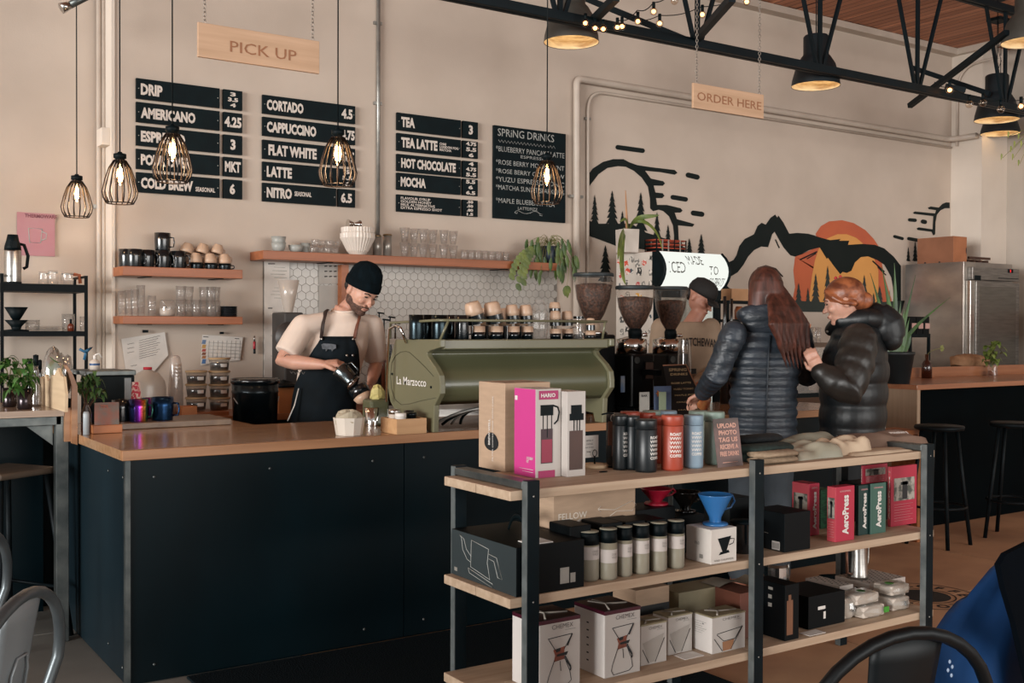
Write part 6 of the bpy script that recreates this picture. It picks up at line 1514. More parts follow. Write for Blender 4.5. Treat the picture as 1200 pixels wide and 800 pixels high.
# red and green press boxes
PR = mat('press_red', 'b02a42', .45, c2='a5253c', scale=4); PRP = mat('press_red_soft', 'c4505a', .45, c2='bb4852', scale=4); PG = mat('press_green', '183a36', .45, c2='13302d', scale=4); PGL = mat('press_green_lit', '3f6357', .45, c2='38594e', scale=4)
def press(label, px, pyb, pyt, pxl, pxr, Y, lr=PRP, fr=PR, z=T2, pic='left', text='AeroPress', rz=.0):
  c = W(px, pyb, Y=Y); h = W(px, pyt, Y=Y).z - z; w = W(pxr, pyb, Y=Y).x - c.x; d = min(.12, W(pxl, pyb, X=c.x).y - Y)
  t = boxthing('press_box', label, 'box', (c.x, Y, z), w, d, h, fr, rz, side=lr, open_seam=False); w, d, h = t['dims']
  fl_ = pic != 'front'; tf, pf = (front(t), left(t)) if fl_ else (left(t), front(t)); tw, pw = (w, d) if fl_ else (d, w)
  T_(t, tf @ TR(tw * .68, h * .12, .0003) @ Matrix.Rotation(PI / 2, 4, 'Z'), text, 0, 0, h * .72, tw * .34, WHITE, .04)
  T_(t, tf, 'ORIGINAL', tw * .2, h * .9, tw * .6, h * .03, mat('pink_ink', 'd7a0a0', .6), .02)
  if pic:
    P_(t, pf, [rect(pw * .1, h * .42, pw * .8, h * .38)], mat('photo_grey', 'a59f95', .5, c2='4a4f48', scale=30, lo=.4, hi=.55), 'photo')
    P_(t, pf @ TR(0, 0, .0004), [rect(pw * .42, h * .44, pw * .2, h * .3), rect(pw * .36, h * .68, pw * .3, h * .05)], mat('photo_dark', '1c2023', .5), 'press_image')
    L_n(t, pf, [[(pw * .12, h * (.36 - .045 * i)), (pw * (.84 - .1 * (i % 2)), h * (.36 - .045 * i))] for i in range(7)], MATS['pink_ink'], .0007, 'print_lines')
  return t
press('red press box at the left of the press boxes behind the black cube', 948, 631, 567, 928, 960, 2.90)
press('red press box in the front middle of the press boxes', 979, 632, 571, 969, 1001, 2.76)
press('dark green press box, left one of the green pair', 1006, 627, 569, 1002, 1019, 2.80, lr=PG, fr=PG, pic=None)
press('lighter green press box, right one of the green pair', 1020, 625, 567, 1018, 1038, 2.79, lr=PG, fr=PGL, pic=None)
press('tall red press box with a large photo at the right end of the middle shelf', 1044, 619, 547, 1040, 1074, 2.85, pic='front', fr=PR)
t = boxthing('green_lined_box', 'bright green ridged box glimpsed between two red press boxes', 'box', (W(962, 620, Y=2.98).x, 2.98, T2), .07, .1, W(962, 574, Y=2.98).z - T2, mat('bright_green', '2c6a48', .5, c2='1e4a35', scale=30, stretch=(1, 1, 6), lo=.45, hi=.55), open_seam=False)
base = boxthing('dark_box', 'plain dark box behind the green press boxes', 'box', (W(1012, 600, Y=2.97).x, 2.97, T2), .16, .13, W(1012, 568, Y=2.97).z - T2, DB2, open_seam=False)
zz = T2 + base['dims'][2] + .001
t = press('red press box lying on the dark box under the top plank', 1011, 567, 545.5, 1009, 1040, 2.98, z=zz, pic='front', text='PRESS')
tag(M().box(0, 0, 0, .23, .20, .018).build('orange_board', mat('orange_board', 'b0682f', .5, c2='a05c28', scale=4), loc=(W(1032, 561, Y=2.90).x, 2.87, SHZ[0] - .0505), bevel=.002), 'thin orange board tucked under the right end of the top plank', 'board')
bo_ = bpy.data.objects['orange_board']; bo_.location.z = SHZ[0] - .030 - .0185
# ---------------- bottom shelf
LID1 = mat('maroon_lid', '4a1024', .35, c2='350b1a', scale=4); LIDT = mat('plum_dark_top', '1d1416', .35, c2='2a141b', scale=3, coat=.3); LID2 = mat('olive_lid', '8d8368', .5, c2='80765c', scale=5)
CW_ = mat('carafe_card', 'b9b3ad', .5, c2='b1aba5', scale=3); COP = mat('print_copper', '8a4a35', .5, c2='5a2c22', scale=20)
def carafe_box(label, px, pyb, pyt, pxl, pxr, Y, lid, top, full=True, left_text=True, rz=.0, x=None):
  c = W(px, pyb, Y=Y); z = T3; x0 = c.x if x is None else x; h = W(px, pyt, Y=Y).z - z; w = W(pxr, pyb, Y=Y).x - c.x; d = min(.2, W(pxl, (pyb + pyt) / 2, X=c.x).y - Y)
  t = boxthing('carafe_box', label, 'box', (x0, Y, z), w, d, h, CW_, rz, open_seam=False, side=mat('carafe_side', 'd6d0cb', .5, c2='cfc9c4', scale=3))
  lh = h * (.05 if full else .03)
  M().box(-.0012, -.0012, h - lh, w + .001, d, h + .001).build('lid', lid, t, bevel=.001)
  M().box(.001, .001, h + .001, w - .001, d - .001, h + .0018).build('lid_top', top, t)
  lm = mat('lid_line', 'a59d92', .5)
  L_n(t, topm(t, .0022), [[(w * .2, d * .1), (w * .45, d * .5), (w * .25, d * .85)], [(w * .92, d * .35), (w * .45, d * .5), (w * .42, d * .9)]], lm, .0035, 'crossed_lines')
  mx = front(t); T_(t, mx, 'CHEMEX', w * .3, h * .86, w * .52, h * .065, mat('thin_ink', '4a4745', .6), -.01)
  L_n(t, mx, [[(w * .62, h * .83), (w * .88, h * .83)]], GREYP, .0006, 'thin_rule')
  if full:
    L_n(t, mx, [[(w * .2, h * .74), (w * .8, h * .76)], [(w * .22, h * .73), (w * .4, h * .55)], [(w * .8, h * .76), (w * .6, h * .56)], [(w * .36, h * .42), (w * .22, h * .2), (w * .18, h * .1), (w * .24, h * .03), (w * .68, h * .05), (w * .78, h * .1), (w * .74, h * .24), (w * .62, h * .42)], [(w * .6, h * .44), (w * .78, h * .26)], [(w * .5, h * .4), (w * .52, h * .26)]], INK, .0012)
    L_n(t, mx, [[(w * .8, h * .76), (w * .68, h * .6)], [(w * .62, h * .46), (w * .76, h * .3), (w * .76, h * .24)]], INK, .0026, 'dark_edge')
    P_(t, mx, [[(w * .33, h * .57), (w * .62, h * .60), (w * .6, h * .50), (w * .62, h * .42), (w * .34, h * .40), (w * .38, h * .49)]], COP, 'collar_image'); P_(t, mx @ TR(0, 0, .0004), [[(w * .42, h * .50), (w * .7, h * .52), (w * .66, h * .47), (w * .42, h * .47)], [(w * .4, h * .58), (w * .52, h * .59), (w * .5, h * .54), (w * .4, h * .53)]], INK, 'cord_image')
  else:
    P_(t, mx, [[(w * .06, h * .55), (w * .9, h * .72), (w * .58, h * .06), (w * .30, h * .05)]] if full is False else [], mat('filter_grey', 'a39d96', .6, c2='9a948d', scale=5), 'filter_image')
    L_n(t, mx, [[(w * .9, h * .6), (w * .55, h * .04)], [(w * .06, h * .4), (w * .3, h * .04)]], INK, .0012)
    if full is None:
      P_(t, mx @ TR(0, 0, .0003), [[(w * .3, h * .28), (w * .66, h * .30), (w * .58, h * .04), (w * .32, h * .03)]], mat('coffee_print', '9b6d4c', .6, scale=8), 'coffee_image'); L_n(t, mx, [[(w * .14, h * .52), (w * .88, h * .6)], [(w * .14, h * .5), (w * .34, h * .3), (w * .68, h * .31), (w * .9, h * .62)]], INK, .0012)
  if left_text:
    mx = left(t); L_n(t, mx, [[(d * .1, h * (.8 - .06 * i)), (d * (.7 - .1 * (i % 3)), h * (.8 - .06 * i))] for i in range(0 if full else 6)], GREYP, .0006, 'print_lines')
    P_(t, mx, [rect(d * (.42 if full else .5), h * (.75 - .115 * i), d * .07, h * .022) for i in range(6 if full else 1)], INK, 'small_icons')
  return t
carafe_box('tall white carafe box with a maroon lid behind the left front post', 632, 808, 729, 600.5, 679.5, 2.765, LID1, LIDT)
carafe_box('tall white carafe box with a maroon lid, the right one of the two', 708.5, 800, 717.5, 673, 750, 2.765, LID1, LIDT)
t = carafe_box('small white filter box nearest the big carafe box, olive lid', 751, 784, 733, 735, 781, 2.80, LID2, LID2, False, False)
carafe_box('small white filter box second from the left, set back, olive lid', 783, 772, 723, 765, 811, 2.84, LID2, LID2, False, False)
carafe_box('small white filter box with a coffee picture, front right, olive lid', 834.5, 773, 723.5, 812, 873, 2.765, LID2, LID2, None)
t = boxthing('olive_box', 'olive lidded filter box lying behind the coffee picture box', 'box', (W(800, 705, Y=2.95).x, 2.97, T3), .26, .12, .17, LID2, open_seam=False)
t = boxthing('kraft_box', 'brown kraft box with a black printed band at the back of the bottom shelf', 'box', (W(745, 705, Y=2.97).x, 2.97, T3), .16, .13, W(745, 692, Y=2.97).z - T3, KRAFT, open_seam=False)
w, d, h = t['dims']; P_(t, front(t), [rect(.0, h * .55, w, h * .16)], INK, 'band')
t = boxthing('dark_red_box', 'dark red box behind the middle post on the bottom shelf', 'box', (W(872, 740, Y=2.82).x, 2.84, T3), .11, .16, .17, mat('rust_card', '6b3a2c', .6, c2='57301f', scale=6), open_seam=False)
t = thing('grey_catalogue', 'curling grey brochure lying over the boxes near the middle post', 'brochure', (W(836, 700, Y=2.98).x, 3.0, T3 + .172))
M().add([(x * .03, (y - 1) * .05, .0 + .012 * math.sin(x * .8)) for x in range(9) for y in range(3)], [(x * 3 + y, x * 3 + y + 1, x * 3 + y + 4, x * 3 + y + 3) for x in range(8) for y in range(2)], True).build('pages', mat('brochure_grey', '8a8276', .6, c2='7c7468', scale=7), t)
tag(M().box(0, 0, 0, .09, .06, .0015).build('price_tag', WHITE, loc=(W(803, 773, Z=T3).x, W(803, 773, Z=T3).y, T3)), 'white price tag flat on the bottom shelf before the filter boxes', 'tag')
c = W(920, 752, Z=T3); Yb = 2.735; x = W(920, 745, Y=Yb).x
t = boxthing('black_tall_box', 'upright black box with a copper strip picture on the bottom shelf', 'box', (x, Yb, T3), W(936, 745, Y=Yb).x - x, .15, W(920, 686, Y=Yb).z - T3, DB2, open_seam=False); w, d, h = t['dims']
P_(t, front(t), [rect(w * .1, h * .1, w * .45, h * .62), rect(w * .22, h * .72, w * .2, h * .1)], mat('copper_print', '7d5238', .5, c2='6b4630', scale=9), 'picture'); P_(t, left(t), [rect(d * .45, h * .86, d * .15, h * .05), rect(d * .45, h * .7, d * .12, h * .07), rect(d * .45, h * .55, d * .12, h * .07)], GREYP, 'small_print')
x = W(966, 735, Y=2.80).x - .02; x = W(945, 735, Y=2.80).x
t = boxthing('black_low_box', 'low black box right of the copper strip box, white sticker on it', 'box', (x, 2.79, T3), W(990, 735, Y=2.79).x - x, .19, .125, DB2, open_seam=False); w, d, h = t['dims']
P_(t, front(t), [rect(w * .25, h * .55, w * .2, h * .1), rect(w * .4, h * .25, w * .06, h * .22)], WHITE, 'sticker')
tag(M().box(0, 0, 0, .09, .05, .0015).build('price_tag', WHITE, loc=(W(937, 744, Z=T3).x + .02, 2.73, T3)), 'white price tag at the plank edge before the low black box', 'tag')
t = thing('steel_canister', 'short ribbed steel canister behind the copper strip box', 'canister', (W(910, 685, Y=3.0).x, 3.0, T3)); M().lathe([(.05, 0), (.05, .2), (.046, .21)], 20, smooth=False).build('body', CHROME, t)
# patterned cartons, bagged filters, steel kettle
WP = mat('wrap_white', 'bdb5ae', .6, c2='b3aba4', scale=5)
def patt(label, x, y, w, d, h, z=T3):
  t = boxthing('patterned_box', label, 'box', (x, y, z), w, d, h, WP, open_seam=False)
  for mx, a, b_, nm in ((front(t), w, h, 'printed_darts'), (left(t), d, h, 'side_darts'), (topm(t), w, d, 'top_darts')):
    m = M(); i = 0; yy = .012
    while yy < b_ - .012:
      xx = .008 + (.012 if i % 2 else 0)
      while xx < a - .014: m.add([(xx, yy + .004, 0), (xx + .016, yy + .004, 0), (xx + .004, yy - .006, 0)], [(0, 2, 1)], mx=mx); xx += .025
      yy += .019; i += 1
    o_ = m.build(nm, INK, t); o_['kind'] = 'stuff'
  return t
x0 = W(985, 700, Y=2.93).x
pb = patt('larger dart patterned white box under the steel kettle', W(1019, 690, Y=2.93).x, 2.93, W(1061, 690, Y=2.93).x - W(1019, 690, Y=2.93).x, .18, W(1019, 684, Y=2.93).z - T3)
patt('narrow dart patterned white box left of the larger one', W(996, 700, Y=2.91).x - .04, 2.93, .085, .18, W(1000, 684, Y=2.93).z - T3)
t = thing('steel_kettle', 'tapered steel kettle with a wire handle on the patterned box', 'kettle', (pb.location.x + .05, 3.03, T3 + pb['dims'][2] + .0006)); h = SHZ[1] - .033 - t.location.z
M().lathe([(.045, 0), (.043, .01), (.032, h * .9), (.034, h)], 24).build('body', STEEL, t); M().tube([(.034, -.01, h * .98), (.06, -.01, h * .8), (.055, -.01, h * .3), (.045, -.01, h * .2)], .0035, 6).build('wire_handle', STEEL, t); M().tube([(-.04, 0, .02), (-.07, 0, .03), (-.075, 0, h * .7)], .006, 6).build('spout', mat('copper_spout', '7a5240', .4, .5), t)
PL = glass('filter_bag_film', (.93, .92, .9), .12, .15, .12)
GRN = mat('green_sticker', '3f8f2c', .5, scale=9)
def fbag(label, px, py, y, z, w, d, h, seed, gp=None):
  x = W(px, py, Y=y).x; t = thing('filter_bag', label, 'paper filters', (x, y, z)); rg = random.Random(seed)
  m = M().box(.012, .01, .002, w - .012, d - .01, h - .004); m.build('filter_stack', CREAM, t, bevel=.006)
  m = M(); n = 12
  m.ball((w / 2, d / 2, h / 2), (w / 2, d / 2, h / 2), 16, 8); m.v = [(w / 2 + (vx - w / 2) * (1.12 + rg.uniform(-.06, .06)), d / 2 + (vy - d / 2) * 1.25, min(h * 1.06, max(.0, h / 2 + (vz - h / 2) * 1.4 + rg.uniform(-.004, .004)))) for vx, vy, vz in m.v]; m.sm = [False] * len(m.sm)
  m.build('film', PL, t)
  if gp: M().box(gp[0] * w, -.004, h * .3, gp[0] * w + .028, .0, h * .75).build('green_sticker', GRN, t) if gp[1] == 'f' else M().cyl((gp[0] * w, d * .4, h * 1.04), (gp[0] * w, d * .4, h * 1.06), .018, seg=14).build('green_sticker', GRN, t)
  else: M().box(w * .55, -.003, h * .35, w * .55 + .018, .0, h * .7).build('dark_label', INK, t)
  return t
fbag('lower bag of filters with a green sticker at the plank edge', 1012, 725, 2.76, T3, .155, .12, .05, 1, (.8, 'f'))
fbag('upper bag of filters stacked over the green stickered bag', 1004, 712, 2.77, T3 + .054, .16, .11, .045, 2, (.5, 't'))
fbag('lower bag of filters at the right end of the bottom shelf', 1047, 716, 2.77, T3, .13, .12, .055, 3)
fbag('upper bag of filters with a green tie at the right end', 1045, 700, 2.78, T3 + .059, .14, .11, .045, 4, (.3, 't'))
fbag('flat bag of filters beside the low black box', 990, 725, 2.80, T3, .075, .1, .085, 5)
# ================================================================ PEOPLE
RV = Vector((math.cos(R(33.8)), -math.sin(R(33.8)), 0)); FV = Vector((math.sin(R(33.8)), math.cos(R(33.8)), 0)); UZ = Vector((0, 0, 1))
SKIN = mat('skin', 'bf917c', .5, c2='b58572', scale=10, bump=.03); SKIN2 = mat('skin_warm', 'b5826e', .5, c2='a87562', scale=10)
SKIN.node_tree.nodes['Principled BSDF'].inputs['Subsurface Weight'].default_value = .08
def basis(c, f, u0):
  f = f.normalized(); u = (u0 - f * u0.dot(f)).normalized(); s = f.cross(u)   # s: figure's right-hand side
  m = Matrix((s, f, u)).transposed().to_4x4(); m.translation = c; return m
def loft(m, secs, n=24, quilt=.0, period=.05, step=None, phase=.0):
  """secs: (centre, side axis, front axis, side radius, front radius)"""
  S_ = [(Vector(c), Vector(a).normalized(), Vector(b_).normalized(), ra, rb) for c, a, b_, ra, rb in secs]
  out = []
  for (c0, a0, b0, r0, q0), (c1, a1, b1, r1, q1) in zip(S_, S_[1:]):
    L = (c1 - c0).length; k = max(1, int(L / (step or .03)))
    for i in range(k): t = i / k; out.append((c0.lerp(c1, t), a0.lerp(a1, t).normalized(), b0.lerp(b1, t).normalized(), r0 + (r1 - r0) * t, q0 + (q1 - q0) * t))
  out.append(S_[-1]); vs = []; fs = []; d = .0; pc = out[0][0]
  for c, a, b_, ra, rb in out:
    d += (c - pc).length; pc = c; g = 1 + quilt * (abs(math.sin(PI * (d + phase) / period)) ** .7 - .6)
    for k in range(n):
      t = 2 * PI * k / n; vs.append(c + a * (ra * g * math.cos(t)) + b_ * (rb * g * math.sin(t)))
  N_ = len(out)
  for i in range(N_ - 1):
    for k in range(n): fs.append((i * n + k, i * n + (k + 1) % n, (i + 1) * n + (k + 1) % n, (i + 1) * n + k))
  fs.append(tuple(reversed(range(n)))); fs.append(tuple((N_ - 1) * n + k for k in range(n)))
  return m.add(vs, fs, True)
def limb(m, pts, quilt=.0, period=.05, n=16, ends=True, flat=1.0):
  """tapered limb through (point, radius) pairs, rounded ends"""
  P = [(Vector(p), r) for p, r in pts]; secs = []
  for i, (p, r) in enumerate(P):
    a = P[max(0, i - 1)][0]; b_ = P[min(len(P) - 1, i + 1)][0]; d = (b_ - a).normalized()
    ref = UZ if abs(d.z) < .85 else RV
    s = d.cross(ref).normalized(); u = s.cross(d); secs.append((p, s, u, r, r * flat))
  loft(m, secs, n, quilt, period, .012 if quilt else .03)
  if ends:
    for p, r in (P[0], P[-1]): m.ball(p, r * .99, 14, 8)
  else: m.ball(P[0][0], P[0][1] * .99, 14, 8)
  return m
def fuse(m, name, mt, parent, voxel=.006, smooth=3, part_name=None):
  """union every shape of m into one continuous surface"""
  me = bpy.data.meshes.new('tmp'); me.from_pydata(m.v, [], m.f); me.update()
  bm = bmesh.new(); bm.from_mesh(me); bmesh.ops.recalc_face_normals(bm, faces=bm.faces); bm.to_mesh(me); bm.free()
  o = bpy.data.objects.new('tmp', me); col.objects.link(o)
  rm = o.modifiers.new('r', 'REMESH'); rm.mode = 'VOXEL'; rm.voxel_size = voxel; rm.use_smooth_shade = True
  if smooth: s_ = o.modifiers.new('s', 'SMOOTH'); s_.factor = .5; s_.iterations = smooth
  dg = bpy.context.evaluated_depsgraph_get(); dg.update()
  nm = bpy.data.meshes.new_from_object(o.evaluated_get(dg)); bpy.data.objects.remove(o)
  nm.materials.clear(); nm.materials.append(mt); nm.polygons.foreach_set('use_smooth', [True] * len(nm.polygons))
  ob = bpy.data.objects.new(name, nm); col.objects.link(ob)
  if parent is not None:
    ob.parent = parent; ob.location = -parent.location
  return ob
def wpart(m, name, mt, parent): o = m.build(name, mt, parent); o.location = -parent.location; return o
def head(m, H_, jaw=1.0):
  """head shapes in the head frame (x side, y forward, z up); the nose is at +y"""
  def b(c, r): m.ball(c, r, 18, 12, H_)
  b((0, -.012, .035), (.076, .095, .088)); b((0, .008, -.01), (.068, .080, .085)); b((0, .030, -.062), (.050 * jaw, .050, .048)); b((0, .062, -.092), (.024 * jaw, .022, .018))
  b((0, .078, .022), (.046, .014, .014)); b((.034, .062, -.022), (.024, .022, .022)); b((-.034, .062, -.022), (.024, .022, .022))
  m.add([(x, y, z) for x, y, z in ((-.008, .078, .012), (.008, .078, .012), (.017, .074, -.034), (-.017, .074, -.034), (0, .092, .008), (0, .116, -.028))],
          [(0, 1, 4), (0, 4, 5, 3), (1, 2, 5, 4), (3, 5, 2), (0, 3, 2, 1)], mx=H_)
  b((0, .103, -.030), (.013, .012, .010)); b((0, .084, -.056), (.024, .010, .006)); b((0, .083, -.066), (.020, .010, .007))
  for s in (-1, 1): b((.078 * s, -.012, -.005), (.010, .018, .030))
def face(H_, parent, brow, closed=True):
  m = M()
  for s in (-1, 1): m.ball((.030 * s, .082, .006), (.013, .006, .0035), 10, 6, H_)
  wpart(m, 'eyelashes', mat('lash_dark', '241813', .7), parent); m = M()
  for s in (-1, 1): m.tube([H_ @ Vector((.015 * s, .090, .022)), H_ @ Vector((.032 * s, .088, .028)), H_ @ Vector((.048 * s, .076, .022))], .0035, 6)
  wpart(m, 'eyebrows', brow, parent)
  m = M().ball((0, .0885, -.0605), (.020, .0065, .0045), 12, 6, H_); wpart(m, 'lips', mat('lip_tone', '9a5a50', .5), parent)
def hand(m, wrist, d, up, s=1.0, curl=.9, side=1):
  """palm and five separate bent fingers; d points along the hand, up is the back of the hand"""
  d = Vector(d).normalized(); up = (Vector(up) - d * Vector(up).dot(d)).normalized(); sd = d.cross(up) * side; w = Vector(wrist)
  loft(m, [(w, sd, up, .027 * s, .020 * s), (w + d * .04 * s, sd, up, .036 * s, .019 * s), (w + d * .085 * s, sd, up, .040 * s, .016 * s)], 14)
  for i, (o_, L) in enumerate(((-.030, .068), (-.010, .078), (.011, .073), (.030, .058))):
    p = w + d * .085 * s + sd * o_ * s; pts = [(p - d * .015 * s, .0098 * s)]; a = curl * .55; q = p
    for k, l in enumerate((.42, .32, .26)):
      dd = d * math.cos(a) - up * math.sin(a); q = q + dd * (L * l * 1.15 * s); pts.append((q, (.0093, .0086, .0078)[k] * s)); a += curl * .75
    limb(m, pts, n=10)
  p = w + d * .025 * s - sd * .026 * s; q = p - sd * .026 * s + d * .028 * s - up * .008 * s; e = q + d * .030 * s - up * .018 * s
  limb(m, [(p, .014 * s), (q, .0115 * s), (e, .0095 * s)], n=10)
def px3(x, y, Y): return W(x, y, Y=Y)
# ---------------- barista pouring milk
o0 = px3(385, 470, 5.42); PB1 = thing('person', 'bearded barista in a black beanie, cream t-shirt and dark apron pouring from a pitcher', 'person', (o0.x, o0.y, 0))
fb = (RV * .10 - FV * .98).normalized(); sb = Vector((-fb.y, fb.x, 0)) * 1  # sb: image right
if sb.dot(RV) < 0: sb = -sb
hipc = px3(378, 505, 5.40); waist = px3(381, 455, 5.40); chest = px3(392, 408, 5.38); shc = px3(396, 378, 5.38); nk = px3(404, 362, 5.37)
hc_ = px3(424, 342, 5.28)
Hm = basis(hc_, RV * .62 - FV * .62 - UZ * .50, UZ * .82 + RV * .50 - FV * .25)
shR = px3(355, 382, 5.38); elR = px3(331, 423, 5.36); wrR = px3(377, 427, 5.16); shL = px3(436, 382, 5.36); elL = px3(441, 425, 5.42); wrL = px3(436, 446, 5.24)
m = M(); head(m, Hm)
limb(m, [(shc - UZ * .04, .062), (nk, .056), (hc_ - (Hm.to_3x3() @ Vector((0, .02, .06))), .054)])
loft(m, [(hipc, sb, fb, .150, .10), (waist, sb, fb, .135, .09), (chest, sb, fb, .155, .10), (shc - UZ * .03, sb, fb, .14, .07)])
limb(m, [(shR, .052), ((shR + elR) / 2, .046), (elR, .040), ((elR * 2 + wrR) / 3, .041), (wrR, .026)])
limb(m, [(shL, .052), ((shL + elL) / 2, .046), (elL, .040), ((elL + wrL) / 2, .038), (wrL, .027)])
hand(m, wrR, (px3(405, 424, 5.10) - wrR), UZ * .9 - FV * .3, 1.0, 1.1, -1)
hand(m, wrL, (px3(431, 463, 5.14) - wrL), -FV * .2 + RV * .9, 1.0, 1.0, 1)
for s_ in (-1, 1):
  hp = hipc + sb * (.085 * s_); kn = Vector((hp.x, hp.y - .02, .50)); an = Vector((hp.x, hp.y + .02, .09)); limb(m, [(hp, .085), (kn, .058), (an, .04)]); limb(m, [(an, .038), (an + fb * .14 - UZ * .05, .03)])
fuse(m, 'body', SKIN, PB1, .0055, 2)
BRW = mat('hair_dark', '241811', .7, c2='1a110c', scale=30); face(Hm, PB1, BRW)
m = M()
def mb(c, r): m.ball(c, r, 16, 10, Hm)
mb((0, .028, -.066), (.054, .052, .046)); mb((0, .066, -.090), (.028, .023, .020)); mb((.045, -.002, -.05), (.0255, .036, .036)); mb((-.045, -.002, -.05), (.0255, .036, .036))
m.tube([Hm @ Vector((-.027, .076, -.060)), Hm @ Vector((-.012, .092, -.049)), Hm @ Vector((.012, .092, -.049)), Hm @ Vector((.027, .076, -.060))], .0055, 8)
fuse(m, 'beard', mat('beard_brown', '5c4034', .8, c2='3b271f', scale=90), PB1, .006, 1)
m = M(); prof = [(.97, .0), (1.07, .004), (1.10, .022), (1.08, .048), (1.02, .052), (1.0, .07), (.90, .105), (.66, .132), (.32, .147), (.02, .151)]
m.lathe([(r * .083, z) for r, z in prof], 32, Hm @ Matrix.Rotation(.16, 4, 'X') @ TR(0, -.010, .018), sy=1.2)
bn = wpart(m, 'beanie', mat('beanie_black', '061218', .9, spec=.1, c2='030b0f', scale=50, stretch=(1, 1, .2), bump=.5), PB1)
m = M(); m.ball((0, -.075, .0), (.066, .03, .045), 14, 9, Hm); wpart(m, 'hair', BRW, PB1)
TEE = mat('cream_tee', 'dac8ba', .85, c2='cfbdaf', scale=5, bump=.1, bscale=14)
m = M()
loft(m, [(hipc, sb, fb, .165, .118), (waist, sb, fb, .158, .112), (chest, sb, fb, .178, .125), (shc + UZ * .0, sb, fb, .165, .088), (shc + UZ * .035, sb, fb, .10, .066), (nk - UZ * .012, sb, fb, .070, .062)])
def sleeve(m, a, b_, r0, r1): a, b_ = Vector(a), Vector(b_); limb(m, [(a, r0), ((a + b_) / 2, (r0 + r1) / 2 * 1.05), (b_, r1)], ends=False)
sleeve(m, shR, shR.lerp(elR, .80) , .064, .068); sleeve(m, shL, shL.lerp(elL, .92), .064, .064)
limb(m, [(shR + sb * .01, .060), (nk - UZ * .05, .05), (shL - sb * .01, .060)])
fuse(m, 't_shirt', TEE, PB1, .008, 4)
m = M(); m.tube([nk - UZ * .006 + sb * (.068 * math.cos(q)) + fb * (.062 * math.sin(q)) - UZ * (.012 * math.sin(q)) for q in [2 * PI * i / 20 for i in range(20)]], .007, 8, True); wpart(m, 'collar', TEE, PB1)
# trousers and shoes
TRO = mat('dark_trousers', '12181c', .8, c2='0d1215', scale=9)
m = M(); loft(m, [(hipc + UZ * .03, sb, fb, .168, .12), (hipc - UZ * .1, sb, fb, .17, .12)])
for s_ in (-1, 1):
  hp = hipc + sb * (.085 * s_) - UZ * .03; kn = Vector((hp.x, hp.y - .02, .50)); an = Vector((hp.x, hp.y + .02, .07)); limb(m, [(hp, .092), (kn, .068), (an, .055)])
fuse(m, 'trousers', TRO, PB1, .012, 2)
m = M()
for s_ in (-1, 1):
  an = Vector((hipc.x + sb.x * .085 * s_, hipc.y + sb.y * .085 * s_ + .02, .05)); limb(m, [(an, .048), (an + fb * .16 - UZ * .01, .038)])
fuse(m, 'shoes', BLACKM, PB1, .01, 2)
# apron: sheet wrapped round the front of the trunk
APR = mat('apron_navy', '0a161d', .8, spec=.2, c2='060f14', scale=12, bump=.15)
secs = [(shc.z, shc, .150, .10), (chest.z, chest, .188, .138), (waist.z, waist, .170, .128), (hipc.z, hipc, .182, .136), (hipc.z - .28, hipc - UZ * .28, .19, .14)]
def trunk(z):
  for (z0, c0, a0, b0), (z1, c1, a1, b1) in zip(secs, secs[1:]):
    if z <= z0 and z >= z1: t = (z0 - z) / (z0 - z1); return c0.lerp(c1, t), a0 + (a1 - a0) * t, b0 + (b1 - b0) * t
  return secs[-1][1], secs[-1][2], secs[-1][3]
ztop = px3(405, 394, 5.25).z; zbot = hipc.z - .22; vs = []; fs = []; nr, nc = 22, 22
for j in range(nr + 1):
  z = ztop + (zbot - ztop) * j / nr; c, a_, b_ = trunk(z); u = (ztop - z) / (ztop - waist.z)
  a0 = -.42 - .9 * min(1, u) ** 1.3; a1 = .62 + .85 * min(1, max(0, u)) ** 1.1
  for i in range(nc + 1):
    t = a0 + (a1 - a0) * i / nc; w_ = 1 + .012 * math.sin(i * 1.3 + j * .7)
    vs.append(c + sb * (a_ * w_ * math.sin(t)) + fb * (b_ * w_ * math.cos(t)) + UZ * (z - c.z))
for j in range(nr):
  for i in range(nc): k = j * (nc + 1) + i; fs.append((k, k + 1, k + nc + 2, k + nc + 1))
m = M().add(vs, fs, True); ap = wpart(m, 'apron', APR, PB1); so = ap.modifiers.new('thick', 'SOLIDIFY'); so.thickness = .006; so.offset = 1
c, a_, b_ = trunk(ztop - .0)
def onap(t, z, e=.006): c, a_, b_ = trunk(z); return c + sb * ((a_ + e) * math.sin(t)) + fb * ((b_ + e) * math.cos(t)) + UZ * (z - c.z)
LEA = mat('apron_strap', '2a1a15', .6, c2='1d120f', scale=12)
m = M()
tl = onap(-.42, ztop); tr = onap(.62, ztop)
l_top = shR.lerp(nk, .55) + UZ * .030; r_top = shL.lerp(nk, .42) + UZ * .034
m.tube([tl - UZ * .01, tl.lerp(l_top, .5) + fb * .045, l_top + fb * .035, l_top - fb * .05], .017, 8, flat=.35); wpart(m, 'strap', LEA, PB1); m = M()
m.tube([tr - UZ * .01, tr.lerp(r_top, .5) + fb * .045, r_top + fb * .035, r_top - fb * .05], .017, 8, flat=.35); wpart(m, 'strap', mat('strap_brown', '6a3a26', .6, c2='4a281c', scale=12), PB1)
for t_, z in ((-.36, ztop - .015), (.55, ztop - .015), (.42, ztop - .10), (.60, ztop - .10)):
  m = M().ball(onap(t_, z, .012), .007, 10, 6); wpart(m, 'stud', STEEL, PB1)
pc_ = onap(-.10, ztop - .055, .010); m = M(); sdd = (onap(.05, ztop - .055, .01) - onap(-.25, ztop - .055, .01)).normalized()
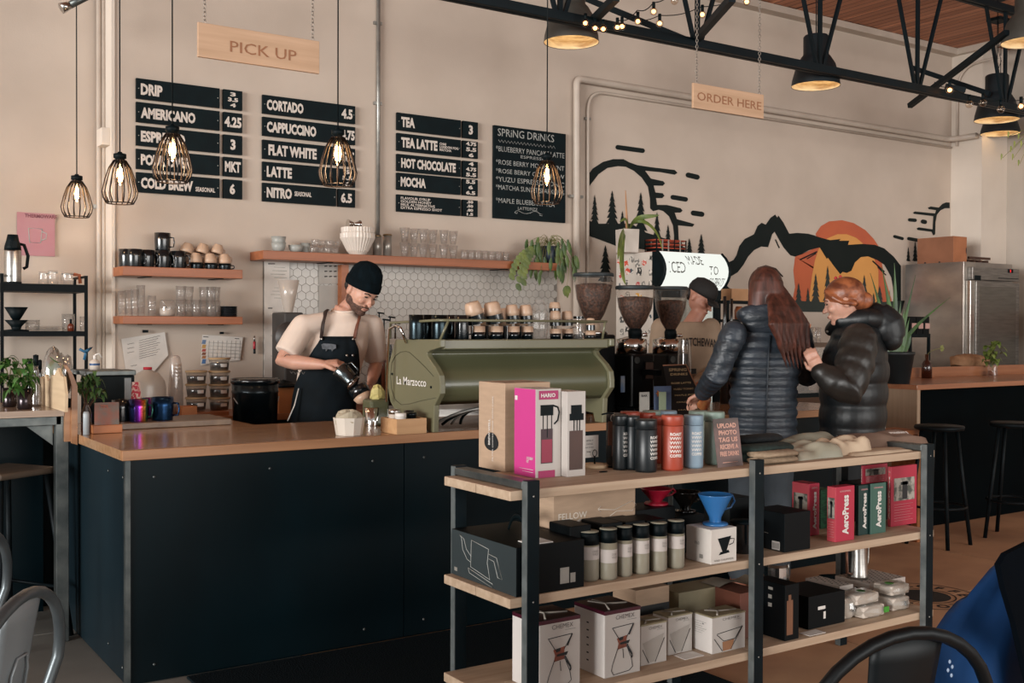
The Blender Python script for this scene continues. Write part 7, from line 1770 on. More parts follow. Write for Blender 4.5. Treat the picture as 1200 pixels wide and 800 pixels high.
m.prism([(-.036, -.012), (-.02, -.012), (-.018, -.024), (-.008, -.012), (.01, -.014), (.014, -.024), (.022, -.014), (.036, -.006), (.034, .012), (.01, .016), (-.03, .018), (-.042, .012)], FM(pc_, sdd, UZ), .002); wpart(m, 'apron_patch', mat('patch_grey', '55595f', .7, c2='3f4347', scale=60), PB1)
m = M(); m.tube([px3(350, 455, 5.36), px3(345, 475, 5.35), px3(337, 493, 5.33)], .006, 6, flat=.4); wpart(m, 'apron_tie', WHITE, PB1)
m = M()
for (cx_, cy_, r_) in ((337, 420, .018), (341, 423, .012)):
  c = px3(cx_, cy_, 5.31); m.tube([c + RV * (r_ * math.cos(q)) + UZ * (r_ * 1.2 * math.sin(q)) - FV * .006 for q in [i * PI / 5 for i in range(10)]], .0016, 5, True)
for i in range(4):
  c = px3(341 + i * 4.5, 434.5 + (i % 2), 5.235 - i * .012); m.tube([c - FV * .022, c + RV * .008 - UZ * .012 - FV * .020, c + RV * .016 - FV * .022], .0022, 5)
wpart(m, 'tattoo', mat('tattoo_ink', '4c4844', .7), PB1)
# what he holds
ph = px3(405, 440, 5.05); t = thing('milk_pitcher', 'dark chrome milk pitcher tilted in the barista hand', 'pitcher', ph)
t.rotation_mode = 'QUATERNION'; t.scale = (.88, .88, .88); ax = (RV * .62 - UZ * .60 - FV * .1).normalized(); t.rotation_quaternion = (ax).to_track_quat('Z', 'Y')
DCH = mat('dark_chrome', '6d7577', .2, .95, c2='4a5052', scale=3)
M().lathe([(.0, -.055), (.052, -.055), (.056, -.045), (.052, .0), (.046, .045), (.050, .062)], 26).build('body', DCH, t)
M().lathe([(.051, .060), (.053, .064), (.048, .066)], 26, caps=False).build('rim', CHROME, t)
hv = t.rotation_quaternion.inverted() @ (UZ * .8 - RV * .5); hv.z = 0; hv.normalize()
M().tube([hv * .048 + Vector((0, 0, .045)), hv * .088 + Vector((0, 0, .04)), hv * .092 + Vector((0, 0, -.02)), hv * .056 + Vector((0, 0, -.035))], .006, 8).build('handle', DCH, t)
pc2 = px3(424, 463, 5.00); t = thing('latte_cup', 'black and beige cup held under the pitcher by the barista', 'cup', pc2); t.rotation_mode = 'QUATERNION'
t.rotation_quaternion = (UZ * .80 - RV * .50 + FV * .25).to_track_quat('Z', 'Y')
M().lathe([(.0, -.042), (.020, -.042), (.040, -.028), (.049, -.004)], 26).build('beige_base', BEI, t); M().lathe([(.049, -.004), (.052, .045), (.048, .046), (.044, .0), (0, .0)], 26).build('dark_band', DKM, t)
# ---------------- second barista in a cap
o0 = px3(805, 430, 5.26); PB2 = thing('person', 'barista in a black cap and sand coloured sweatshirt bent over behind the grinders', 'person', (o0.x, o0.y, 0))
hc2 = px3(821, 350, 5.24); Hc = basis(hc2, RV * .62 - FV * .55 - UZ * .45, UZ * .9 + RV * .22)
fb2 = (RV * .25 - FV * .95).normalized(); sb2 = RV
sh2 = px3(805, 384, 5.28); ch2 = px3(802, 415, 5.28); hp2 = px3(800, 470, 5.30)
sr = sh2 - sb2 * .17; sl = sh2 + sb2 * .155; er = sr - UZ * .27 - sb2 * .04; el = sl - UZ * .26 + sb2 * .02 + fb2 * .06; wr_ = er + fb2 * .22 + sb2 * .06 - UZ * .03; wl = px3(812, 452, 5.08)
m = M(); head(m, Hc); limb(m, [(sh2 - UZ * .02, .055), (hc2 - UZ * .07, .050)])
loft(m, [(hp2, sb2, fb2, .14, .1), (ch2, sb2, fb2, .15, .1), (sh2 - UZ * .03, sb2, fb2, .14, .07)])
limb(m, [(sr, .05), (er, .038), (wr_, .026)]); limb(m, [(sl, .05), (el, .038), (wl, .026)])
hand(m, wr_, fb2 - UZ * .2, UZ, .95, 1.0, 1); hand(m, wl, -UZ * .9 + fb2 * .3 - RV * .1, RV * .6 - FV * .4, 1.0, .9, 1)
for s_ in (-1, 1):
  hp = hp2 + sb2 * (.085 * s_); limb(m, [(hp, .085), (Vector((hp.x, hp.y, .50)), .058), (Vector((hp.x, hp.y, .08)), .04)])
  limb(m, [(Vector((hp.x, hp.y, .05)), .04), (Vector((hp.x, hp.y, .04)) + fb2 * .15, .032)])
fuse(m, 'body', SKIN2, PB2, .006, 2); face(Hc, PB2, BRW)
m = M(); m.lathe([(.084, 0), (.088, .02), (.084, .05), (.068, .085), (.035, .104), (.0, .108)], 28, Hc @ TR(0, -.012, .028), sy=1.18)
vs = [];
for i in range(13):
  a = -1.15 + 2.3 * i / 12
  for r_ in (.0, 1.0): vs.append((.078 * math.sin(a), .070 + .020 * math.cos(a) + r_ * .062 * math.cos(a * .9), .030 - r_ * .022 - .012 * abs(math.sin(a)) * r_))
m.add(vs, [(2 * i, 2 * i + 1, 2 * i + 3, 2 * i + 2) for i in range(12)], True, Hc)
cp = wpart(m, 'cap', mat('cap_black', '151312', .8, c2='0f0d0c', scale=30), PB2); so = cp.modifiers.new('thick', 'SOLIDIFY'); so.thickness = .004
m = M(); m.ball((0, -.07, 0), (.07, .04, .05), 14, 9, Hc); wpart(m, 'hair', BRW, PB2)
SWT = mat('sand_sweatshirt', '9d8873', .9, c2='8e7a66', scale=6, bump=.12, bscale=18)
m = M(); loft(m, [(hp2, sb2, fb2, .17, .12), (ch2, sb2, fb2, .185, .13), (sh2, sb2, fb2, .16, .09), (sh2 + UZ * .04, sb2, fb2, .09, .07)])
limb(m, [(sr, .068), (er, .058), (wr_.lerp(er, .1), .042)]); limb(m, [(sl, .068), (el, .056), (wl.lerp(el, .1), .04)]); fuse(m, 'sweatshirt', SWT, PB2, .009, 3)
m = M(); mm = M(); fit(mm, 'SASKATCHEWAN', 0, .30, 0, .055, .02); cc_ = px3(810, 395, 5.26)
c0 = px3(787, 396, 5.0); tf = FM(sh2 - UZ * .10 + fb2 * .131 - sb2 * .15, sb2 - FV * .0, UZ); m.add([(x, z - .03 + .012 * math.sin(x / .3 * PI), -abs(x - .15) ** 2 * 1.2) for x, y, z in mm.v], mm.f, mx=tf); wpart(m, 'lettering', mat('sweater_ink', '1b1512', .8), PB2)
m = M()
for s_ in (-1, 1):
  hp = hp2 + sb2 * (.085 * s_); limb(m, [(hp + UZ * .02, .098), (Vector((hp.x, hp.y, .50)), .07), (Vector((hp.x, hp.y, .07)), .055)])
fuse(m, 'trousers', TRO, PB2, .012, 2)
m = M()
for s_ in (-1, 1): hp = hp2 + sb2 * (.085 * s_); limb(m, [(Vector((hp.x, hp.y, .05)), .048), (Vector((hp.x, hp.y, .042)) + fb2 * .16, .038)])
fuse(m, 'shoes', BLACKM, PB2, .01, 2)
# ---------------- woman in the blue grey puffer, seen from behind
YW = 3.92; o0 = px3(898, 500, YW); PW1 = thing('person', 'customer with long auburn hair in a slate blue quilted puffer jacket, seen from behind', 'person', (o0.x, o0.y, 0))
hw = px3(897, 343, YW); Hw = basis(hw, FV * .9 + RV * .25 - UZ * .15, UZ)
f1 = (FV * .95 + RV * .1).normalized(); s1 = RV
neck = px3(898, 366, YW); shw = px3(899, 388, YW); cw1 = px3(896, 420, YW); ww = px3(895, 455, YW); hw1 = px3(893, 508, YW)
sl1 = px3(858, 391, YW); el1 = px3(839, 440, YW + .05); wl1 = px3(822, 462, YW + .28); sr1 = px3(938, 391, YW); er1 = px3(946, 440, YW + .06); wr1 = px3(940, 432, YW + .30)
m = M(); head(m, Hw, .9); limb(m, [(shw, .05), (hw - UZ * .07, .046)])
loft(m, [(hw1, s1, f1, .15, .11), (ww, s1, f1, .13, .09), (cw1, s1, f1, .15, .1), (shw - UZ * .02, s1, f1, .13, .07)])
limb(m, [(sl1, .045), (el1, .036), (wl1, .024)]); limb(m, [(sr1, .045), (er1, .036), (wr1, .024)])
hand(m, wl1, FV * .7 - RV * .3 - UZ * .3, UZ, .9, .8, 1); hand(m, wr1, FV * .6 - RV * .6, UZ, .9, .9, -1)
legs = []
for s_, fx_, fy_ in ((-1, 862, 690), (1, 908, 694)):
  ft = W(fx_ + 4, fy_ - 6, Z=.03); hp = hw1 + s1 * (.085 * s_); kn = (hp + Vector((ft.x, ft.y, .10))) / 2 + f1 * .02; kn.z = .48; an = Vector((ft.x, ft.y, .10)); legs.append((hp, kn, an)); limb(m, [(hp, .085), (kn, .056), (an, .036)]); limb(m, [(an - UZ * .04, .035), (an + f1 * .13 - UZ * .065, .028)])
fuse(m, 'body', SKIN, PW1, .007, 2)
JK = mat('slate_puffer', '2f3740', .45, c2='20272e', scale=7, bump=.35, bscale=26, spec=.5, stretch=(1, 1, 2.5))
m = M()
loft(m, [(hw1 - UZ * .02, s1, f1, .178, .135), (ww, s1, f1, .172, .13), (cw1, s1, f1, .195, .135), (shw + UZ * .0, s1, f1, .175, .10), (shw + UZ * .05, s1, f1, .10, .08)], 32, .085, .052, .008)
limb(m, [(sl1 + s1 * .008, .068), (el1, .062), (wl1.lerp(el1, .12), .046)], .11, .05); limb(m, [(sr1 - s1 * .008, .068), (er1, .062), (wr1.lerp(er1, .12), .046)], .11, .05)
fuse(m, 'puffer_jacket', JK, PW1, .0065, 1)
m = M(); hd = px3(900, 378, YW) - f1 * .085
loft(m, [(hd - UZ * .05, s1, f1, .11, .04), (hd, s1, f1, .15, .055), (hd + UZ * .045, s1, f1, .145, .06), (hd + UZ * .08 + f1 * .02, s1, f1, .12, .06)], 28, .10, .05, .01)
limb(m, [(hd - s1 * .12 + UZ * .05, .035), (hd + UZ * .075 - f1 * .02, .035), (hd + s1 * .12 + UZ * .05, .035)], .12, .05)
for s_ in (-1, 1): limb(m, [(hd + s1 * .13 * s_ + UZ * .045, .035), (hd + s1 * .13 * s_ + f1 * .1 + UZ * .04, .035), (hd + s1 * .07 * s_ + f1 * .17, .03)], .1, .05)
fuse(m, 'hood', JK, PW1, .007, 1)
m = M(); c = [shw - f1 * .12 - UZ * .02, cw1 - f1 * .148, ww - f1 * .14, hw1 - f1 * .145]; m.tube(c, .004, 6); wpart(m, 'back_seam', mat('seam_blue', '232b33', .6), PW1)
m = M(); loft(m, [(hw1 - UZ * .02, s1, f1, .182, .139), (hw1 - UZ * .05, s1, f1, .178, .135)], 28); wpart(m, 'pale_hem', mat('shirt_pale', 'b7a39a', .8), PW1)
HAIR = mat('auburn_hair', '5d3226', .5, c2='2b1610', scale=30, stretch=(1, 1, .06), bump=.5, lo=.35, hi=.7)
m = M();
def hb(c, r): m.ball(c, r, 20, 14, Hw)
hb((0, -.012, .038), (.088, .108, .098)); hb((0, -.045, -.02), (.085, .070, .09))
loft(m, [(hw - f1 * .03 + UZ * .06, s1, f1, .086, .08), (hw - f1 * .045 + UZ * .0, s1, f1, .094, .078), (hw - f1 * .06 - UZ * .09, s1, f1, .098, .05), (hw - f1 * .09 + s1 * .02 - UZ * .13, s1, f1, .09, .035)], 24)
for i in range(22):
  a0 = hw + s1 * (.02 + .0028 * i) - f1 * .06 + UZ * .01; e0 = px3(918 + i * 1.5, 410 + (i * 7) % 22 + i * .4, YW - .20 + .002 * i)
  mid = px3(904 + i * 1.95, 380, YW - .205 + .001 * i); limb(m, [(a0, .022), (a0.lerp(mid, .55) - f1 * .015, .022), (mid, .019), (mid.lerp(e0, .6) + s1 * .008 * math.sin(i * 2), .013), (e0, .003)], n=8)
fuse(m, 'hair', HAIR, PW1, .006, 3)
m = M(); m.tube([Hw @ Vector((-.07, .03, .10)), Hw @ Vector((-.04, .02, .135)), Hw @ Vector((0, .015, .146)), Hw @ Vector((.05, .02, .13)), Hw @ Vector((.085, .03, .09))], .004, 8); wpart(m, 'hair_band', mat('band_brown', '33241c', .5), PW1)
JN = mat('grey_jeans', '3c444b', .8, c2='2f363c', scale=7, bump=.15)
m = M(); loft(m, [(hw1 + UZ * .03, s1, f1, .16, .12), (hw1 - UZ * .08, s1, f1, .165, .12)])
for hp, kn, an in legs: limb(m, [(hp - UZ * .03, .092), (kn, .070), (an + UZ * .0, .062)])
fuse(m, 'jeans', JN, PW1, .01, 3)
m = M();
for hp, kn, an in legs: limb(m, [(an - UZ * .055 - f1 * .02, .042), (an + f1 * .10 - UZ * .058, .040), (an + f1 * .17 - UZ * .064, .032)], flat=.9)
fuse(m, 'shoes', mat('brown_shoe', '7d4a35', .6, c2='6b3d2b', scale=9), PW1, .008, 2)
# ---------------- woman in the black puffer, in profile
YV = 3.72; o0 = px3(1000, 500, YV); PW2 = thing('person', 'customer in profile with reddish blonde tied hair and a bulky black puffer coat', 'person', (o0.x, o0.y, 0))
hv_ = px3(988, 354, YV); Hv = basis(hv_, -RV * .9 + FV * .25 - UZ * .22, UZ)
f2 = (-RV * .92 + FV * .35).normalized(); s2 = f2.cross(UZ)
shv = px3(1004, 392, YV); cv = px3(1001, 425, YV); wv = px3(1000, 462, YV); hv1 = px3(998, 512, YV)
# near (camera side) arm and far arm
sgn_ = 1 if s2.dot(-FV) > 0 else -1
sn = shv + s2 * sgn_ * .16 - f2 * .01 - UZ * .03; en = px3(993, 458, YV - .16); wn = px3(962, 436, YV - .06); sf = shv - s2 * sgn_ * .16 - UZ * .03; ef = sf - UZ * .22 + f2 * .06; wf = px3(958, 430, YV + .14)
m = M(); head(m, Hv, .88); limb(m, [(shv, .052), (hv_ - UZ * .07 + f2 * -.01, .048)])
loft(m, [(hv1, s2, f2, .15, .11), (wv, s2, f2, .13, .10), (cv, s2, f2, .15, .11), (shv - UZ * .03, s2, f2, .13, .08)])
limb(m, [(sn, .045), (en, .038), (wn, .026)]); limb(m, [(sf, .045), (ef, .038), (wf, .026)])
hand(m, wn, -RV * .5 + UZ * .85, FV * -.7 - RV * .3, .9, .7, 1); hand(m, wf, -RV * .6 + UZ * .5, FV * -.4, .9, .8, -1)
l2 = []
for s_ in (-1, 1):
  hp = hv1 + s2 * (.08 * s_); kn = Vector((hp.x, hp.y, .48)) + f2 * .02; an = Vector((hp.x, hp.y, .09)); l2.append((hp, kn, an)); limb(m, [(hp, .085), (kn, .056), (an, .036)]); limb(m, [(an - UZ * .04, .034), (an + f2 * .14 - UZ * .055, .026)])
fuse(m, 'body', SKIN, PW2, .0055, 2); face(Hv, PW2, mat('brow_red', '6b4030', .7))
BJ = mat('black_puffer', '0f1518', .45, c2='080c0f', scale=6, bump=.3, bscale=16, spec=.5, sheen=.0); BJS = mat('black_puffer_sleeve', '2b2723', .42, c2='1a1816', scale=6, bump=.35, bscale=18, spec=.5)
m = M(); loft(m, [(hv1 - UZ * .06, s2, f2, .21, .165), (wv - UZ * .02, s2, f2, .215, .17), (cv, s2, f2, .225, .175), (shv, s2, f2, .20, .13), (shv + UZ * .07, s2, f2, .11, .10)], 32, .07, .115, .01)
fuse(m, 'puffer_coat', BJ, PW2, .008, 2)
m = M(); limb(m, [(sn - f2 * .01, .095), (sn.lerp(en, .5) - f2 * .01, .098), (en, .085), (en.lerp(wn, .5), .078), (wn, .052)], .10, .09); fuse(m, 'near_sleeve', BJS, PW2, .008, 2)
m = M(); limb(m, [(sf, .09), (ef, .075), (wf, .05)], .1, .09); fuse(m, 'far_sleeve', BJ, PW2, .01, 2)
m = M(); hb2 = px3(1016, 383, YV)
c0 = shv + UZ * .075
limb(m, [(c0 + f2 * .13 - UZ * .05, .035), (c0 + f2 * .07 + s2 * sgn_ * .09, .045), (c0 - f2 * .05 + s2 * sgn_ * .10 + UZ * .01, .05), (c0 - f2 * .13, .055), (c0 - f2 * .05 - s2 * sgn_ * .10, .05), (c0 + f2 * .08 - s2 * sgn_ * .08, .045), (c0 + f2 * .13 - UZ * .05, .035)], .08, .08)
limb(m, [(c0 - f2 * .09 + UZ * .03, .065), (c0 - f2 * .15 - UZ * .03, .075), (c0 - f2 * .17 - UZ * .10, .06)], .05, .08, flat=1.3)
fuse(m, 'hood', BJ, PW2, .008, 2)
for q in (.0, .10, .21): wpart(M().ball(c0 + f2 * (.145 + q * .12) + s2 * sgn_ * (.05) - UZ * (.06 + q), .008, 10, 6), 'snap_button', STEEL, PW2)
RH = mat('copper_hair', '9a5a38', .4, c2='5c2f1e', scale=26, stretch=(1, .2, 1), bump=.4, lo=.35, hi=.65)
m = M()
m.ball((0, -.018, .043), (.086, .103, .086), 20, 14, Hv); m.ball((0, -.070, .0), (.066, .05, .06), 16, 10, Hv); m.ball((0, -.105, -.015), (.04, .045, .045), 14, 10, Hv)
for s_ in (-1, 1): limb(m, [(Hv @ Vector((.03 * s_, .068, .075)), .014), (Hv @ Vector((.072 * s_, .045, .035)), .014), (Hv @ Vector((.083 * s_, .01, .0)), .012), (Hv @ Vector((.075 * s_, -.05, -.02)), .016)], n=10)
fuse(m, 'hair', RH, PW2, .006, 1)
m = M()
for dx in (-.012, .012): m.ball(Hv @ Vector((.03, -.005 + dx, .132)), .009, 10, 6)
wpart(m, 'hair_clip', mat('clip_red', 'b3262c', .4), PW2)
m = M()
for hp, kn, an in l2: limb(m, [(hp, .092), (kn, .068), (an - UZ * .02, .055)])
fuse(m, 'trousers', TRO, PW2, .012, 2)
m = M()
for hp, kn, an in l2: limb(m, [(an - UZ * .048, .042), (an + f2 * .15 - UZ * .056, .034)])
fuse(m, 'boots', BLACKM, PW2, .01, 2)
# ================================================================ TRUSS, LAMPS, STRING LIGHTS
TRM = mat('truss_black', '05151b', .5, c2='030f14', scale=6, spec=.2)
YT = 5.0; ZB = W(900, 69, Y=YT).z; ZTc = W(1172, 9, Y=YT).z; Xl = W(500, -20, Y=YT).x - .6
tr = thing('roof_truss', 'black steel roof truss crossing the upper right above the mural', 'truss', (Xl, YT, ZB)); Lx = 9.9 - Xl
def bar(m, p, q, w=.03, d=.03):
  p = Vector(p); q = Vector(q); L = (q - p).length; mx_ = TR(*p) @ (q - p).to_track_quat('Z', 'Y').to_matrix().to_4x4(); return m.box(-w / 2, -d / 2, 0, w / 2, d / 2, L, mx_)
zt_ = ZTc - ZB
for nm, z, y in (('bottom_chord', 0, -.022), ('bottom_chord', 0, .022), ('top_chord', zt_, -.022), ('top_chord', zt_, .022)): M().box(0, y - .016, z - .026, Lx, y + .016, z + .026).build(nm, TRM, tr, bevel=.003)
nodes = [656, 817, 960.5, 1075, 1178]
xs = [W(n_, 80, Y=YT).x - Xl for n_ in nodes]; sp_ = (xs[-1] - xs[0]) / 4; xs = [xs[0] - sp_ * 2, xs[0] - sp_] + xs + [xs[-1] + sp_]
for x in xs:
  for dx in (-.27, 0, .30): bar(M(), (x + (.03 if dx > 0 else -.03 if dx < 0 else 0), 0, .02), (x + dx, 0, zt_), .022 if dx else .026, .022).build('web_bar', TRM, tr)
# bracing between trusses
br_ = thing('truss_bracing', 'black diagonal steel braces between the roof trusses', 'brace', (W(817, 48, Y=YT).x, YT, ZB))
def brace(p, q): o = br_.location; return bar(M(), Vector(p) - o, Vector(q) - o, .04, .04).build('brace_bar', TRM, br_)
brace(W(686, -2, Y=5.9), W(812, 50, Y=5.06)); brace(W(815, 47, Y=5.0), W(858, -2, Y=4.3)); brace(W(695, 24, Y=5.02), W(722, -3, Y=4.6))
brace(W(1068, 79, Y=5.9), W(1160, 110, Y=5.2)); brace(W(1066, 124, Y=5.8), W(1180, 38, Y=4.6)); brace(W(1150, 142, Y=5.6), W(1215, 132, Y=5.4)); brace(W(1108, 101, Y=5.4), W(1131, 106, Y=5.3))
# dome pendants
DM = mat('dome_black', '182227', .5, .2, c2='10181c', scale=6); DMG = mat('dome_grey', '56534d', .5, .3, c2='45433e', scale=5); INN = mat('dome_inner_brass', 'ecdcba', .5, c2='b5905f', scale=9, stretch=(1, 1, 6), lo=.3, hi=.6)
def dome(label, px, pyb, pyt, wpx, Y, m_, neck=.45, cord=True, tilt=.0):
  c = W(px, pyb, Y=Y); k = S(c); r = wpx / 2 / k; h = (pyb - pyt) / k
  t = thing('dome_pendant', label, 'lamp', (c.x, Y, c.z)); t.rotation_euler = (tilt, 0, 0)
  M().lathe([(r, 0), (r * .97, h * .12), (r * .80, h * .42), (r * .62, h * .56), (r * neck, h * .62), (r * neck, h * .97), (r * neck * .9, h), (0, h)], 30, caps=False).build('shade', m_, t)
  M().lathe([(r * .985, .003), (r * .95, h * .12), (r * .78, h * .42), (r * .58, h * .54), (0, h * .58)], 30, caps=False).build('shade_inside', INN, t)
  M().ball((0, 0, h * .30), (.035, .035, .05), 14, 9).build('bulb', glow('warm_bulb_soft', 'ffe0b0', 9.0), t)
  if cord: M().tube([(0, 0, h), (0, 0, H - c.z - .03)], .004, 6).build('cord', BLACKM, t); M().cyl((0, 0, H - c.z - .03), (0, 0, H - c.z), .06, seg=18).build('ceiling_cup', BLACKM, t)
  return t
dome('large rusty grey dome lamp behind the truss above the menu boards', 669.5, 50, -22, 65, 5.25, DMG, .5)
dome('black dome lamp behind the truss above the mural middle', 956, 101, 42, 56, 5.2, DM, .52)
dome('black dome lamp behind the truss near the pillar', 1168, 141, 88, 50, 5.25, DM, .52)
dome('grey dome lamp cut by the top right corner', 1205, 50, -6, 60, 4.55, DMG, .5)
dome('black flat rimmed lamp furthest back beside the pillar', 1172, 157, 118, 44, 6.0, DM, .62)
# cage pendants
CG = mat('cage_bronze', '2c211c', .45, .5, c2='1e1613', scale=9)
def filament(name): return glow('filament_glow', 'ffc685', 34.0)
def cage(label, px, pyt, pyb, wpx, Y, ztop=H):
  c = W(px, pyt, Y=Y); k = S(c); r = wpx / 2 / k; h = (pyb - pyt) / k
  t = thing('cage_pendant', label, 'lamp', (c.x, Y, c.z))
  M().tube([(0, 0, 0), (0, 0, ztop - c.z - .02)], .0032, 6).build('cord', BLACKM, t); M().cyl((0, 0, ztop - c.z - .02), (0, 0, ztop - c.z), .045, seg=16).build('ceiling_cup', BLACKM, t)
  M().lathe([(.010, .0), (.012, -.006), (.030, -.010), (.030, -.030), (.022, -.034), (.020, -h * .22)], 18).build('socket', BLACKM, t)
  n = 16
  for i in range(n):
    a = 2 * PI * i / n; M().tube([(rr * r * math.cos(a), rr * r * math.sin(a), -z * h) for rr, z in ((.34, .17), (.62, .32), (.84, .54), (1.0, .78), (.93, .89), (.76, 1.0))], .0033, 5).build('cage_wire', CG, t)
  for rr, z in ((.34, .17), (.76, 1.0)): M().tube([(rr * r * math.cos(q), rr * r * math.sin(q), -z * h) for q in [2 * PI * j / 20 for j in range(20)]], .0032, 5, True).build('cage_ring', CG, t)
  M().lathe([(.012, -h * .22), (.020, -h * .34), (.030, -h * .48), (.024, -h * .60), (.0, -h * .66)], 16).build('bulb', glass('bulb_glass', (1.0, .93, .85), .05, .03, .0), t)
  m = M(); m.lathe([(.0, -h * .30), (.012, -h * .33), (.016, -h * .46), (.011, -h * .56), (0, -h * .58)], 12); m.build('filament', filament(''), t)
  l = bpy.data.lights.new('bulb_light', 'POINT'); l.energy = 1.5; l.color = (1.0, .62, .32); l.shadow_soft_size = .03
  lo_ = bpy.data.objects.new('bulb_light', l); col.objects.link(lo_); lo_.parent = t; lo_.location = (0, 0, -h * .75)
cage('cage pendant lamp furthest left, before the pink poster wall', 90, 204, 254, 35, 6.2); cage('cage pendant lamp second from the left beside the wall corner', 140.5, 178, 238, 40, 5.4)
cage('cage pendant lamp hanging over the leftmost menu board', 202, 146, 213, 45, 4.85); cage('cage pendant lamp hanging over the second menu board', 396, 150, 217, 44, 4.6); cage('cage pendant lamp hanging over the chalkboard', 641, 179, 238, 38, 4.75)
# track light stub at the top left
a = W(82, 6, Y=6.2); t = thing('track_light', 'grey track lamp arm cut by the top edge at the left', 'lamp', a); M().cyl((0, 0, 0), (.10, 0, .07), .02, .02, 14).build('lamp_head', RAWST, t); M().cyl((-.045, 0, -.025), (0, 0, 0), .03, .02, 14).build('lamp_cap', STEEL, t); M().cyl((.08, 0, .06), (.08, 0, H - a.z), .008).build('stem', BLACKM, t)
# string lights
def string(label, pts, bulbs, lit=True):
  ws = [W(x, y, Y=Y) for x, y, Y in pts]; o = ws[0]; t = thing('string_lights', label, 'string lights', o)
  fine = []
  for i in range(len(ws) - 1):
    for j in range(6): u = j / 6; p = ws[i].lerp(ws[i + 1], u); p.z -= .02 * math.sin(PI * u); fine.append(p - o)
  fine.append(ws[-1] - o); M().tube(fine, .003, 5).build('cable', BLACKM, t)
  for x, y, Y, on in bulbs:
    c = W(x, y, Y=Y) - o; k = S(W(x, y, Y=Y)); r = 4.6 / k
    M().cyl(c + Vector((0, 0, r * .8)), c + Vector((0, 0, r * 2.4)), r * .42, seg=10).build('socket', BLACKM, t)
    b_ = M().ball(c, r, 14, 10).build('globe_bulb', glass('bulb_glass'), t); M().ball(c, r * (.55 if on else .25), 10, 7).build('filament', glow('globe_glow', 'ffb070', 5.0) if on else STEEL, b_)
string('warm globe string lights running up from the rusty dome lamp', [(685, 24, 4.9), (698, 25, 4.85), (726, 24, 4.8), (747, 12, 4.75), (766, 3, 4.7), (790, -12, 4.6)], [(686, 27, 4.9, 1), (697.5, 33, 4.88, 1), (707, 34, 4.85, 1), (723.5, 32, 4.82, 1), (729, 31, 4.8, 1), (747.5, 25, 4.76, 1), (766, 13.5, 4.72, 1), (790.5, 1, 4.6, 0)])
string('second strand of warm globe lights crossing the truss above the order sign', [(740, 22, 5.2), (773, 18, 5.15), (822, 8, 5.1), (874, -6, 5.0)], [(773, 27.5, 5.15, 1), (823, 17, 5.1, 1), (875, 2, 5.0, 1)])
string('sparse strand of globe lights at the right end of the truss', [(1095, 96, 4.9), (1113, 101, 4.9), (1150, 115, 4.85), (1175, 116, 4.8), (1205, 114, 4.7)], [(1113, 105.5, 4.9, 1), (1136, 122, 4.86, 0), (1152, 120.5, 4.85, 0), (1173, 128, 4.8, 0), (1196.5, 124.5, 4.72, 1)])
# speaker under the ceiling
a = W(1170, 20, Y=5.6); t = thing('ceiling_speaker', 'small black speaker box under the wooden ceiling at the top right', 'speaker', a); M().cbox((0, 0, 0), (.16, .14, .085)).build('housing', BLACKM, t, bevel=.008); M().cyl((0, 0, .04), (0, 0, H - a.z), .012).build('bracket', BLACKM, t)
M().tube([(0, 0, -.04), (.01, 0, -.3), (.05, 0, -.38), (-.02, 0, -.5), (-.05, 0, -.62)], .003, 5).build('cable', BLACKM, t)
# ================================================================ PLANTS ON THE SHELVES AND HIGH UP
def spray(t, stems_, mt, lw, name='leaves', n=5):
  m = M()
  for pts in stems_:
    pts = [Vector(p) for p in pts]; c = bez(pts[0], pts[1], pts[2], pts[3], 8); m.tube(c, .0022, 5)
  m.build('stems', STEM, t)
a = W(643, 306, Y=6.36); k = S(a); t = thing('trailing_plant', 'trailing hoya plant in a dark pot at the right end of the long shelf', 'plant', (a.x, 6.36, zC))
M().lathe([(9 / k, 0), (12 / k, 20 / k), (11 / k, 20 / k), (10 / k, 17 / k), (0, 17 / k)], 20).build('pot', mat('pot_slate', '2f3a44', .5, c2='26303a', scale=6), t)
m = M(); ms = M(); rg = random.Random(8)
for i in range(46):
  a_ = rg.uniform(0, 2 * PI); rad = rg.uniform(16, 34) / k; tip = Vector((math.cos(a_) * rad * 1.15, -abs(math.sin(a_)) * rad * .5 - .01, rg.uniform(-16, 26) / k)); top = Vector((tip.x * .45, tip.y * .5, rg.uniform(26, 40) / k))
  c = bez((0, 0, 17 / k), (top.x * .3, top.y * .3, top.z), top, tip, 6); ms.tube(c, .0016, 4)
  m.leaf(tip + Vector((0, 0, 5 / k)), tip + Vector((rg.uniform(-3, 3) / k, -.005, -11 / k)), 5.5 / k, .004, .2, 4, up=(0, 1, .1))
m.build('leaves', mat('hoya_leaf', '5c7238', .4, c2='2f4a28', scale=14), t); ms.build('stems', STEM, t)
m = M(); ms = M()
for px, pyb, n_ in ((608, 345, 6), (600, 330, 4), (614, 338, 5)):
  e = W(px, pyb, Y=6.24) - t.location; c = bez((-6 / k, 0, 18 / k), (-25 / k, -.06, 22 / k), (e.x, -.12, 8 / k), (e.x, e.y, e.z), 14); ms.tube(c, .0015, 4)
  for j in range(4, 14):
    q = c[j]; rr = 4.5 / k; m.leaf(q + Vector((-rr, -.003, rr * .5)), q + Vector((rr * .6, -.006, -rr)), 7.5 / k, .002, .1, 4, up=(0, 1, 0))
e = W(664, 335, Y=6.24) - t.location
c = bez((10 / k, 0, 18 / k), (26 / k, -.05, 20 / k), (20 / k, -.1, -6 / k), (e.x, e.y, e.z), 10); ms.tube(c, .0015, 4)
for d_ in ((-3, -12), (5, -8), (1, -14)): m.leaf(c[-1], c[-1] + Vector((d_[0] / k, -.004, d_[1] / k)), 8 / k, .002, .2, 4, up=(0, 1, 0))
m.build('round_leaves', mat('peperomia_leaf', '74803a', .4, c2='46592a', scale=14), t); ms.build('vines', STEM, t)
